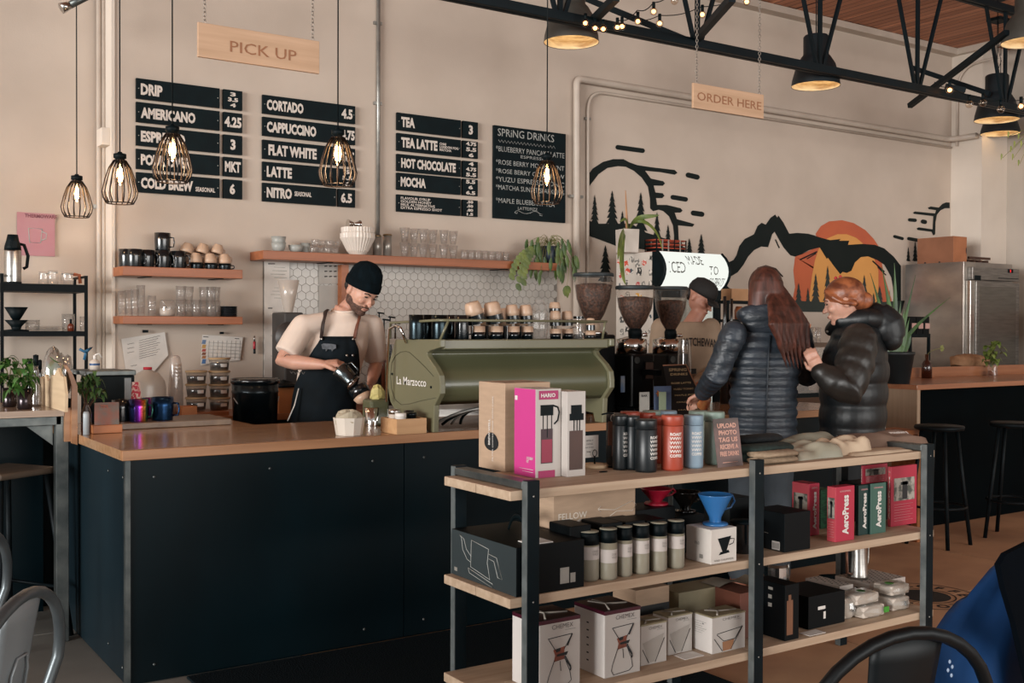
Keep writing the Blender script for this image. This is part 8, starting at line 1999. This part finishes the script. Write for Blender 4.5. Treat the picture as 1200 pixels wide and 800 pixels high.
# plant on the cooler
a = W(737, 297, Y=6.1); k = S(a); zt2 = bpy.data.objects['drinks_cooler']; zc2 = ht_
t = thing('orchid_plant', 'strappy orchid plant in a tall white pot on top of the drinks cooler', 'plant', (W(735, 297, Y=6.12).x, 6.12, zc2 + .0005))
hp_ = W(735, 269, Y=6.12).z - zc2
M().lathe([(13.5 / k, 0), (14.5 / k, hp_), (13.5 / k, hp_), (12.5 / k, hp_ * .85), (0, hp_ * .85)], 4, RZ(.6), smooth=False).build('pot', mat('pot_white', 'c5bab0', .5, c2='b9aea4', scale=6), t)
m = M()
def strap(pxs, w, mt=None):
  ws = [W(x, y, Y=Y) - t.location for x, y, Y in pxs]; c = bez(*ws, 10); vs = []
  for i, p in enumerate(c):
    d = (c[min(10, i + 1)] - c[max(0, i - 1)]).normalized(); s_ = d.cross(Vector((0, 1, 0))).normalized(); ww = w / 2 * math.sin(PI * min(1, .12 + i / 10 * .86)) ** .6; vs += [p - s_ * ww, p + Vector((0, -.004, 0)), p + s_ * ww]
  m.add(vs, [(3 * i, 3 * i + 1, 3 * i + 4, 3 * i + 3) for i in range(10)] + [(3 * i + 1, 3 * i + 2, 3 * i + 5, 3 * i + 4) for i in range(10)], True)
strap([(738, 268, 6.1), (742, 250, 6.0), (760, 255, 5.95), (772, 252, 5.9)], .035); strap([(738, 268, 6.1), (745, 248, 6.0), (772, 262, 5.9), (776, 292, 5.8)], .03)
strap([(732, 268, 6.1), (728, 275, 6.0), (726, 285, 5.95), (724, 304, 5.9)], .04); strap([(733, 268, 6.1), (727, 290, 5.98), (727, 320, 5.95), (733, 333, 5.93)], .045); strap([(736, 268, 6.1), (735, 250, 6.0), (730, 258, 6.0), (726, 260, 6.0)], .02)
m.build('strap_leaves', mat('orchid_leaf', '76833f', .4, c2='4d5d2c', scale=12), t)
M().cyl((0, 0, hp_ * .8), W(733, 223, Y=6.1) - t.location, .014, .003, 8).build('wood_stake', mat('stake_tan', 'b98a66', .6), t)
t = thing('wire_basket', 'black and orange wire basket beside the orchid on the cooler', 'basket', (W(762, 297, Y=6.15).x, 6.12, zc2 + .0005)); k = S(t.location); w_ = 46 / k; h_ = 17 / k
for i in range(4):
  z = h_ * (.15 + .27 * i); M().tube([(-.02, -.06, z), (w_ - .02, -.06, z), (w_ - .02, .06, z), (-.02, .06, z)], .005, 5, True).build('basket_wire', mat('orange_wire', 'b5482e', .5), t)
for i in range(6):
  for y in (-.063, .063): M().box(-.02 + w_ / 5 * i - .004, y - .003, 0, -.02 + w_ / 5 * i + .004, y + .003, h_).build('basket_rib', mat('rib_grey', '8f8880', .5) if i in (1, 2, 4) else BLACKM, t)
M().box(-.018, -.055, 0, w_ - .022, .055, h_ * .55).build('basket_filling', BLACKM, t)
# bright leaves at the right edge
t = thing('hanging_plant', 'bright green hanging leaves entering at the right edge', 'plant', W(1215, 150, Y=3.6)); k = S(t.location); m = M(); rg = random.Random(2); ms = M()
for px, py in ((1183, 159), (1195, 161), (1205, 158), (1175, 185), (1186, 176), (1195, 192), (1188, 185), (1202, 178), (1198, 170), (1190, 170), (1204, 190)):
  p = W(px, py, Y=3.6) - t.location; m.leaf(p + Vector((.0, 0, .015)), p + Vector((-.035, -.01, -.012)), .038, .003, .15, 4, up=(0, 1, .3)); ms.tube([(0, 0, 0), p * .5 + Vector((0, 0, .01)), p], .0015, 4)
m.build('leaves', mat('lime_leaf', 'a8b25a', .45, c2='7f9140', scale=12), t); ms.tube([(0, 0, 0), (.1, 0, .3), (.1, 0, H - t.location.z)], .003, 5); ms.build('stems', STEM, t)
# ================================================================ RIGHT SIDE: PLANT, BAR THINGS, BOXES ON THE FRIDGE
zbar = 1.0005
a = W(1052, 446, Z=1.0); yp = 4.80; a = W(1050, 446, Y=yp); k = S(a); t = thing('snake_plant', 'tall snake plant in a dark plastic pot on the left end of the wood bar', 'plant', (a.x + .02, yp, zbar)); hp_ = W(1050, 412, Y=yp).z - zbar
M().lathe([(13 / k, 0), (18 / k, hp_ * .9), (19 / k, hp_ * .9), (19 / k, hp_), (17 / k, hp_), (16 / k, hp_ * .85), (0, hp_ * .85)], 26).build('pot', mat('pot_dark', '21272a', .5, c2='1b2123', scale=6), t)
m = M(); rg = random.Random(4)
def blade(p0, p1, p2, w):
  c = bez(p0, Vector(p0).lerp(Vector(p1), .5), p1, p2, 10); vs = []
  for i, p in enumerate(c):
    d = (c[min(10, i + 1)] - c[max(0, i - 1)]).normalized(); s_ = d.cross(Vector((.3, 1, 0))).normalized(); ww = w / 2 * (1 - (i / 10) ** 3) * (.6 + .4 * math.sin(PI * i / 10)) + .0005; vs += [p - s_ * ww, p + Vector((.3, 1, 0)) * .004, p + s_ * ww]
  m.add(vs, [(3 * i, 3 * i + 1, 3 * i + 4, 3 * i + 3) for i in range(10)] + [(3 * i + 1, 3 * i + 2, 3 * i + 5, 3 * i + 4) for i in range(10)], True)
def bl(px0, mid, tip, w):
  q = [W(px0, 412, Y=yp) - t.location, W(*mid, Y=yp) - t.location, W(*tip, Y=yp) - t.location]; blade(q[0], q[1], q[2], w)
for px0, mid, tip, w in ((1044, (1038, 380), (1020, 320), .05), (1046, (1046, 370), (1033, 312), .055), (1048, (1050, 350), (1048, 308), .045), (1052, (1058, 385), (1073, 322), .04), (1055, (1062, 388), (1114, 348), .035), (1050, (1052, 380), (1056, 352), .05),
                         (1043, (1040, 395), (1036, 358), .05), (1056, (1060, 395), (1066, 372), .05), (1040, (1042, 390), (1043, 340), .045), (1053, (1052, 395), (1049, 362), .05), (1060, (1066, 400), (1068, 385), .04), (1047, (1046, 395), (1044, 366), .05), (1042, (1035, 400), (1034, 375), .04), (1058, (1056, 390), (1060, 360), .045)): bl(px0, mid, tip, w)
m.build('leaves', mat('snake_leaf', '4f7338', .4, c2='274426', scale=9, stretch=(1, 1, .3)), t)
def barobj(px, py): p = W(px, py, Z=1.0); return p
c = barobj(1086, 443); k = S(c); t = thing('sprig_vase', 'brown glass bottle with a thin sprig on the wood bar', 'bottle', (c.x, c.y, zbar)); h_ = 28 / k
M().lathe([(6 / k, 0), (6 / k, h_ * .62), (2.2 / k, h_ * .78), (2.2 / k, h_)], 18).build('bottle', mat('brown_glass', '35160c', .1, coat=.5, scale=4), t)
e = W(1104, 408, Y=c.y) - t.location; M().tube(bez((0, 0, h_ * .9), (.02, 0, h_ * 1.1), (.06, 0, h_ * 1.2), e, 8), .0025, 5).build('stem', STEM, t); m = M()
for i in range(6): m.leaf(e, e + Vector((math.cos(i * 1.1) * .03, 0, math.sin(i * 1.1) * .03)), .022, 0, .2, 4, up=(0, 1, 0))
m.build('leaves', mat('pale_leaf', '8a8f50', .5, scale=9), t)
c = barobj(1163, 440); k = S(c); t = thing('sprig_jar', 'small glass jar of green sprigs at the right on the wood bar', 'jar', (c.x, c.y, zbar)); h_ = 16 / k
M().lathe([(5.5 / k, 0), (5.5 / k, h_ * .7), (4 / k, h_)], 16, caps=False).build('jar', GLASS, t); M().lathe([(5 / k, .003), (5 / k, h_ * .35), (0, h_ * .35)], 14).build('water', mat('amber_water', '8a4f2c', .3), t)
m = M(); leafy(m, (0, 0, 0), 42, 9 / k, 12 / k, 40 / k, 6 / k, 9 / k, 77); m.build('leaves', mat('sprig_leaf', '7d8f45', .5, c2='55692f', scale=12), t); ms = M(); stems(ms, (0, 0, .01), [(.02, 0, 34 / k), (-.02, 0, 30 / k), (0, .01, 36 / k)]); ms.build('stem', STEM, t)
c = W(1120, 427, Y=5.45); zl2 = .9
t = thing('filter_stack', 'fanned stack of brown paper filters behind the bar ledge', 'paper filters', (W(1132, 425, Y=5.5).x, 5.52, .8)); k = S(t.location); BRF = mat('brown_filter', 'b08664', .8, c2='9a7252', scale=20)
zf = W(1132, 427, Y=5.52).z - .8; t.location.z = W(1132, 430, Y=5.52).z; t.location.y = 5.48
for i in range(7): M().lathe([(10 / k, 0), (13 / k, .07), (12.8 / k, .07)], 20, TR(-.12 + .045 * i, 0, .0) @ Matrix.Rotation(.35 + .22 * i, 4, 'Y') , caps=False).build('filter', BRF, t)
st_ = thing('back_station', 'low dark work station standing behind the wood bar', 'station', (7.15, 5.42, 0)); M().box(0, 0, 0, 1.55, .12, W(1132, 430, Y=5.52).z - .002).build('cabinet', BLACKM, st_);
# small rack with three pink labelled boxes before the fridge
YR = 5.55; a = W(1067, 392, Y=YR); k = S(a); t = thing('tea_rack', 'small black rack with three pale labelled bins before the steel fridge', 'rack', (a.x, YR, 0)); w_ = 38 / k; zr = W(1085, 391, Y=YR).z
M().box(0, 0, zr - .03, w_, .2, zr).build('shelf', BLACKM, t)
for x in (0, w_ - .02):
  for y in (0, .18): M().box(x, y, 0, x + .02, y + .02, zr - .03).build('leg', BLACKM, t)
hh = W(1085, 371, Y=YR).z - zr
for i in range(3):
  b_ = M().prism([(0, 0), (.0, hh), (.14, hh), (.18, 0)], FM((w_ / 3 * i + .004, .01, zr), (0, 1, 0), (0, 0, 1)), w_ / 3 - .008).build('bin', DB2, t); M().box(w_ / 3 * i + .03, .004, zr + hh * .3, w_ / 3 * i + .085, .0098, zr + hh * .62).build('pink_label', mat('pale_pink', 'c39a92', .6), b_)
# on the fridge
zf_ = fh + .0008
c = W(1101.5, 303, X=8.9)
y0 = W(1101.5, 303, Z=fh).y; p1 = W(1101, 304, Z=fh); p0 = W(1076, 304, X=p1.x)
t = boxthing('cardboard_box', 'large orange brown cardboard box on top of the steel fridge', 'box', (8.87, 6.0, zf_), W(1133, 290, Y=6.0).x - 8.87, .38, W(1101, 275, Y=6.0).z - zf_, mat('box_orange_brown', 'ad6f4b', .7, c2='9c613f', scale=6), side=mat('box_brown_side', '8a5a40', .7, c2='7e5138', scale=6)); w, d, h = t['dims']
P_(t, front(t), [rect(w * .92, h * .38, w * .06, h * .2)], INK, 'hand_hole'); P_(t, left(t), [rect(d * .2, h * .02, d * .05, h * .05), rect(d * .6, h * .02, d * .05, h * .05)], INK, 'slots')
t = thing('pallet_tray', 'flat dark brown slatted tray beside the cardboard box on the fridge', 'tray', (W(1136, 300, Y=6.05).x, 6.05, zf_)); w_ = FX + fw - t.location.x - .02
for z in (0, .05): M().box(0, 0, z, w_, .02, z + .022).build('slat', mat('tray_brown', '4a2d20', .6, c2='3a2218', scale=9), t); M().box(0, .25, z, w_, .27, z + .022).build('slat', MATS['tray_brown'], t)
for i in range(4): M().box(i * (w_ - .03) / 3, .0205, 0, i * (w_ - .03) / 3 + .03, .2495, .045).build('cross_slat', MATS['tray_brown'], t)
# brown leather jars / warm shelf at the right edge behind
t = thing('warm_shelf', 'shelf of warm coloured packets at the right edge past the fridge', 'shelf', (9.68, 5.0, 0));
for z in (.95, 1.3): M().box(0, 0, z, .28, .75, z + .02).build('board', BLACKM, t)
for x in (0, .26):
  for y in (0, .73): M().box(x, y, 0, x + .02, y + .02, 1.75).build('post', BLACKM, t)
for i in range(4):
  tag(M().box(0, 0, 0, .14, .13, .2 + .03 * (i % 2)).build('coffee_packet', mat('packet_%d' % (i % 2), ('a55a38', 'b5824e')[i % 2], .5, c2='7a3f2a', scale=15), loc=(9.72, 5.04 + .17 * i, 1.3205), bevel=.01), ('nearest', 'second', 'third', 'farthest')[i] + ' warm brown packet on the shelf past the fridge', 'packet')
# ================================================================ AROUND THE GRINDERS AND THE ORDER POINT
zc_ = .9105
def card(label, pts, Y, m_, tilt=.0, words=(), ink=INK, name='counter_card', cat='card', base=True):
  ws = [W(x, y, Y=Y) for x, y in pts]; o = ws[0]; t = thing(name, label, cat, (o.x, Y, o.z)); M().prism([(p.x - o.x, p.z - o.z) for p in ws], FM((0, 0, 0), (1, 0, 0), (0, 0, 1)), .004).build('card', m_, t)
  m = M()
  for st, x0, x1, y0, y1 in words:
    a_, b_ = W(x0, y1, Y=Y), W(x1, y0, Y=Y); mm = M(); fit(mm, st, a_.x - o.x, b_.x - o.x, a_.z - o.z, b_.z - o.z, .02); m.add([(x, -.0052, z) for x, y, z in mm.v], mm.f)
  if words: m.build('lettering', ink, t)
  return t
YG = 4.42
card('slanted black menu card with pale lines in a wooden frame before the grinders', [(777, 428), (804, 427), (829, 480), (828, 497), (788, 497)], YG, mat('menu_card_black', '16100e', .5, c2='0f0b0a', scale=6), words=[('SPRING', 783, 804, 431, 435), ('DRINKS', 785, 805, 436.5, 440), ('ROSE LATTE', 786, 809, 447, 450), ('YUZU TONIC', 788, 812, 454, 457), ('MAPLE FIZZ', 790, 815, 461, 464), ('COLD BREW', 792, 818, 469, 472), ('MATCHA', 794, 822, 478, 481)], ink=mat('gold_ink', 'a98d68', .6), name='menu_card')
m = M(); fr = [W(x, y, Y=YG - .004) for x, y in ((777, 428), (804, 427), (829, 480), (828, 497))]; o = bpy.data.objects['menu_card'].location; m.tube([p - o for p in fr], .004, 6); m.build('wood_frame', mat('frame_brown', '7a4f38', .6, scale=9), bpy.data.objects['menu_card'])
card('small blue and white card with an orange star before the grinders', [(766, 452.5), (786, 452), (786, 497), (766, 497)], 4.40, mat('card_blue', '4a5a78', .5, c2='5a6a86', scale=9))
cb_ = bpy.data.objects['counter_card']; c = W(772, 461, Y=4.39) - cb_.location; M().prism([((.018 if q % 2 else .009) * math.cos(q * PI / 5), (.018 if q % 2 else .009) * math.sin(q * PI / 5)) for q in range(10)], FM((c.x, -.006, c.z), (1, 0, 0), (0, 0, 1)), .002).build('orange_star', mat('star_orange', 'b86a35', .6), cb_)
card('narrow grey white card with a drawing standing left of the blue card', [(749, 459.5), (760.5, 459), (760.5, 497), (749, 497)], 4.38, mat('card_greywhite', 'a5a39c', .6, scale=9), words=[('BAR', 751, 758, 462, 465)])
card('small pale green card standing in front of the blue card', [(772, 459), (780, 459), (780, 497), (772, 497)], 4.37, mat('card_green', '8d9a80', .6, scale=9))
# chrome jug, red and orange bag at the till
a = W(802, 440, Y=4.62); t = thing('glass_jar', 'clear tip jar between the right grinder and the customer', 'jar', (a.x, 4.62, zc_)); k = S(t.location); h_ = W(802, 398, Y=4.62).z - zc_; M().lathe([(8 / k, 0), (8.5 / k, h_ * .7), (7 / k, h_)], 18, caps=False).build('glass', glass('jar_smoke', (.8, .76, .72), .12), t)
M().lathe([(7.8 / k, .004), (8 / k, h_ * .35), (0, h_ * .38)], 16).build('notes', mat('tip_money', '7a7466', .8, c2='5a3f30', scale=30), t)
bag('crinkled red and orange snack bag on the counter beside the menu card', (W(822, 470, Y=4.40).x + .03, 4.44, zc_), .13, .1, .17, 9, mat('snack_red', 'a5402c', .35, c2='c58a55', scale=22, coat=.5), name='snack_bag', cat='snack')
# point of sale and glassware between the two customers
YC = 5.0
t = thing('pastry_case', 'low glass fronted case with stacked cups between the two customers', 'display case', (W(905, 450, Y=YC).x, YC, zc_)); x1 = W(985, 450, Y=YC).x - t.location.x; h_ = W(940, 402, Y=YC).z - zc_
M().box(0, .04, 0, x1, .30, .03).build('base', BLACKM, t); M().box(0, .04, h_ - .03, x1, .30, h_).build('top', mat('case_wood', '5a4636', .5, c2='4a392c', scale=6), t); M().box(.0, .28, .03, x1, .30, h_ - .03).build('back', BLACKM, t); M().box(0, .04, .03, .008, .28, h_ - .03).build('side_glass', GLASS, t); M().box(x1 - .008, .04, .03, x1, .28, h_ - .03).build('side_glass', GLASS, t); M().box(0, .04, .03, x1, .046, h_ - .03).build('front_glass', GLASS, t)
M().box(.02, .06, .205, x1 - .02, .26, .213).build('glass_shelf', glass('shelf_glass', (.9, .93, .9), .15), t)
ztp = zc_ + h_ + .0005
CUPP = mat('cup_peach', 'c98a6a', .6, c2='c07f60', scale=6)
for px, lb, hh, mm_ in ((939, 'white patterned paper cup of the pair seen between the customers', 20, mat('cup_pale', 'b5a293', .6, c2='a5836f', scale=30)), (946, 'orange topped paper cup of the pair seen between the customers', 22, CUPP)):
  a = W(px, 380, Y=5.1); k = S(a); t2 = thing('paper_cup', lb, 'cup', (a.x, 5.12, ztp)); M().lathe([(5 / k, 0), (6.6 / k, hh / k * .93)], 20).build('cup', mm_, t2); M().lathe([(7 / k, hh / k * .9), (7 / k, hh / k), (0, hh / k)], 20).build('rim', CUPP, t2)
  M().lathe([(5.4 / k, hh / k * .25), (6.0 / k, hh / k * .62)], 20, caps=False).build('sleeve_print', mat('cup_print', 'a5483c', .6, c2='d0b3a5', scale=50, lo=.45, hi=.52), t2)
for i, px in enumerate((956, 962, 967)):
  a = W(px, 380, Y=5.1); k = S(a); tumbler('%s clear glass cup in the row right of the paper cups' % ('first', 'second', 'third')[i], (a.x, 5.16, ztp), 3.6 / k, 18 / k, 'clear cups on the case', taper=.85)
for px, lb, sz in ((931, 'round donut like pastry left of the second customer hand', .03), (958, 'golden pastry in the case by the second customer hand', .035)):
  a = W(px, 415, Y=5.1); t2 = thing('pastry', lb, 'pastry', (a.x, 5.14, zc_ + .2135)); m = M(); m.ball((0, 0, sz), (sz * 1.4, sz * 1.2, sz), 14, 9); m.build('crust', mat('pastry_gold', 'b0763f', .6, c2='8a5529', scale=20), t2)
card('grey chalk written card leaning inside the case', [(942, 404), (955, 403), (956, 428), (943, 430)], 5.12, mat('chalk_card', '3e3d3a', .7, c2='33322f', scale=9), words=[('SOUP', 944, 953, 407, 410), ('CAKE', 944, 954, 413, 416), ('TODAY', 944, 954, 419, 422)], ink=CHALK)
# dark bottles and warm lit bottle behind the first customer
for px, y0, wp, cc, lb in ((849, 347, 9, '14191c', 'dark tall bottle left of the auburn haired customer'), (857, 350, 8, '1d1a18', 'second dark bottle left of the auburn haired customer')):
  a = W(px, 400, Y=5.3); k = S(a); t2 = thing('syrup_bottle', lb, 'bottle', (a.x, 5.15, zc_ - .0)); h_ = W(px, y0, Y=5.15).z - zc_
  t2.location.x = W(px, 400, Y=4.9).x; t2.location.y = 4.9; h_ = W(px, y0, Y=4.9).z - zc_; M().lathe([(wp / 2 / k, 0), (wp / 2 / k, h_ * .6), (wp / 5 / k, h_ * .8), (wp / 5 / k, h_)], 16).build('bottle', mat('b_' + cc, cc, .2, coat=.4), t2)
a = W(871, 341, Y=5.3); t2 = thing('kraft_box', 'small kraft box on the shelf left of the auburn hair', 'box', (a.x - .06, 5.35, 0)); zk = W(870, 352, Y=5.3).z; M().box(0, 0, zk, .16, .1, W(870, 338, Y=5.3).z).build('carton', mat('carton_tan', 'b58a64', .7, c2='a87e59', scale=9), t2)
sh_ = thing('side_shelf', 'dark shelf unit behind the auburn haired customer', 'shelf', (a.x - .12, 5.33, 0)); M().box(0, 0, zk - .02, .36, .14, zk - .0005).build('shelf', BLACKM, sh_)
for x in (0, .34):
  for y in (0, .12): M().box(x, y, 0, x + .02, y + .02, zk - .02).build('post', BLACKM, sh_)
t2.location.z = 0
for px, lb in ((864, 'small orange lit glass jar on the side shelf'),):
  zb_ = W(866, 374, Y=5.32).z; M().box(0, 0, zb_ - .02, .36, .14, zb_ - .0005).build('shelf', BLACKM, sh_); t3 = thing('glass_jar', lb, 'jar', (W(866, 370, Y=5.38).x, 5.38, zb_)); M().lathe([(.03, 0), (.035, .06), (.02, .09)], 14).build('jar', mat('orange_jar', 'b5683f', .3, coat=.4), t3)
# bags of coffee on the bar end near the second customer
t = thing('coffee_bag', 'upright kraft and black coffee bag beside the second customer', 'coffee bag', (W(1036, 508, Y=4.4).x - .02, 4.42, 0));
zq = W(1036, 505, Y=4.42).z; t.location.z = zq; h_ = W(1036, 476, Y=4.42).z - zq;
M().box(-.05, 0, 0, .05, .06, h_ * .48).build('black_half', BLACKM, t, bevel=.008); M().box(-.05, 0, h_ * .485, .05, .06, h_).build('kraft_half', KRAFT, t, bevel=.008); M().text('CITY', FM((-.03, -.002, h_ * .12), (1, 0, 0), (0, 0, 1)), .05, .9, .001).build('lettering', WHITE, t)
sd_ = thing('low_display', 'low wooden display stand behind the right end of the rack', 'stand', (W(1036, 508, Y=4.4).x - .30, 4.36, 0)); M().box(0, 0, zq - .03, .62, .2, zq - .0005).build('top', DOAK, sd_)
for x in (0, .59): M().box(x, .0, 0, x + .03, .2, zq - .03).build('side', DOAK, sd_)
# ================================================================ CAFE CHAIRS AND THE BLUE JACKET
def cafe_chair(label, pos, rz, m_, mp_, seat_h=.45, back_h=.84, w=.18):
  """bent tube chair: hoop back with a wide pressed splat; back at local -y, seat towards +y"""
  t = thing('cafe_chair', label, 'chair', pos, rz)
  m = M(); m.box(-.18, -.17, seat_h - .012, .18, .18, seat_h); m.build('seat', m_, t, bevel=.012)
  hoop = [(-w + .04, -.19, seat_h - .01), (-w + .015, -.205, seat_h + .08)] + [(-(w + .035) * math.cos(a) if False else (w + .035) * -math.cos(a), -.23 - .03 * math.sin(a), seat_h + .20 + (back_h - seat_h - .20) * math.sin(a)) for a in [PI * i / 16 for i in range(17)]] + [(w - .015, -.205, seat_h + .08), (w - .04, -.19, seat_h - .01)]
  M().tube(hoop, .0125, 12).build('back_hoop', m_, t)
  vs = []; n = 10
  for j in range(n + 1):
    u = j / n; z = seat_h + (back_h - seat_h - .014) * u; y = -.195 - .06 * u; ww = .056 + .026 * u
    for i in range(9): v = i / 8 * 2 - 1; vs.append((v * ww, y - .012 * (1 - v * v), z + (.012 * (1 - v * v) if j == n else 0)))
  m = M().add(vs, [(j * 9 + i, j * 9 + i + 1, j * 9 + i + 10, j * 9 + i + 9) for j in range(n) for i in range(8)], True); o = m.build('splat', mp_, t); so = o.modifiers.new('t', 'SOLIDIFY'); so.thickness = .004
  rib = [(-.028, .08), (-.034, .60), (-.02, .68), (.02, .68), (.034, .60), (.028, .08)]
  for off in (-.0155, .004 - .0005): M().tube([(x, -.195 - .06 * z + off * 1.0 - .001, seat_h + (back_h - seat_h) * z) for x, z in rib], .0032, 6).build('pressed_rib', mp_, o)
  for sx in (-1, 1):
    for sy in (-1, 1): M().tube([(.15 * sx, .15 * sy, seat_h - .012), (.21 * sx, .20 * sy - .01, .01)], [.018, .013], 10).build('leg', m_, t)
  M().tube([(-.175, -.175, .25), (.175, .175, .25)], .006, 6).build('brace', m_, t); M().tube([(-.175, .175, .25), (.175, -.175, .25)], .006, 6).build('brace', m_, t)
  return t
CHB = mat('chair_black', '0a1013', .45, .4, c2='070b0d', scale=8, spec=.4); CHG = mat('chair_gunmetal', '8d9396', .42, .4, c2='7a8083', scale=6); CHGT = mat('chair_tube', '5c6366', .35, .5, c2='4a5053', scale=6)
# right foreground: hoop top centre around (1070, 733)
p = W(1066, 733, Z=.84); fwd = Vector((p.x, p.y, 0)).normalized()
def place_chair(label, px, py, bh, yaw, m_, mp_):
  top = W(px, py, Z=bh); a_ = yaw; loc = Vector((top.x, top.y, 0)) - Matrix.Rotation(a_, 3, 'Z') @ Vector((0, -.26, 0)); return cafe_chair(label, loc, a_, m_, mp_, back_h=bh)
place_chair('black metal cafe chair with its back to the camera at the bottom right', 1066, 742, .84, R(-12), CHB, CHB)
place_chair('gunmetal cafe chair at the bottom left with a pressed splat back', 30, 697, .84, R(55), CHGT, CHG)
place_chair('second gunmetal cafe chair further back, cut by the left edge', -22, 627, .84, R(58), CHGT, CHG)
# a chair carrying the blue jacket
pj = W(1235, 690, Z=.80); tj = W(1260, 640, Z=.86)
jc = place_chair('black cafe chair hidden under the blue jacket at the right edge', 1262, 668, .84, R(-62), CHB, CHB)
t = thing('blue_jacket', 'bright blue jacket with a dark lining hung over a chair at the right edge', 'jacket', (0, 0, 0))
JB = mat('jacket_blue', '0d3c6c', .8, spec=.25, c2='0a305a', scale=4, bump=.25, bscale=7); YJ = 1.27
edge = [(1203, 634), (1192, 640), (1182, 648), (1172, 656), (1160, 666), (1150, 678), (1140, 690), (1132, 703), (1122, 720), (1112, 738), (1104, 756), (1099, 775), (1097, 800), (1096, 840), (1095, 900), (1094, 980)]
vs = []; cols_ = 14; rows_ = len(edge)
for j, (x, y) in enumerate(edge):
  for i in range(cols_ + 1):
    u = i / cols_; X_ = x + u * (1330 - x); b = .09 * math.sin(PI * min(1, u * 1.6)) + .018 * math.sin(u * 16 + j * .25); p = W(X_, y, Y=YJ - b + .12 * u + .04 * (1 - j / rows_)); vs.append(p)
o = M().add(vs, [(j * (cols_ + 1) + i, (j + 1) * (cols_ + 1) + i, (j + 1) * (cols_ + 1) + i + 1, j * (cols_ + 1) + i + 1) for j in range(rows_ - 1) for i in range(cols_)], True).build('outer_shell', JB, t); so = o.modifiers.new('t', 'SOLIDIFY'); so.thickness = .03; so.offset = -1
m = M(); v0 = [W(x, y, Y=YJ - .11) for x, y in ((1210, 634), (1180, 649), (1172, 662), (1178, 690), (1190, 730), (1198, 765), (1206, 800), (1215, 860), (1320, 860), (1320, 640))]
m.add(v0, [tuple(range(10))]); o = m.build('dark_lining', mat('lining_navy', '03070d', .9, spec=.05, c2='020509', scale=6), t); so = o.modifiers.new('t', 'SOLIDIFY'); so.thickness = .012
m = M();
for dx, dy in ((0, 0), (3, 6), (-2, 10), (2, 16)): c = W(1113 + dx, 775 + dy, Y=YJ - .075); m.ball(c, (.003, .002, .004), 8, 5)
m.build('small_print', mat('print_pale_blue', '8fa0b8', .7), t)
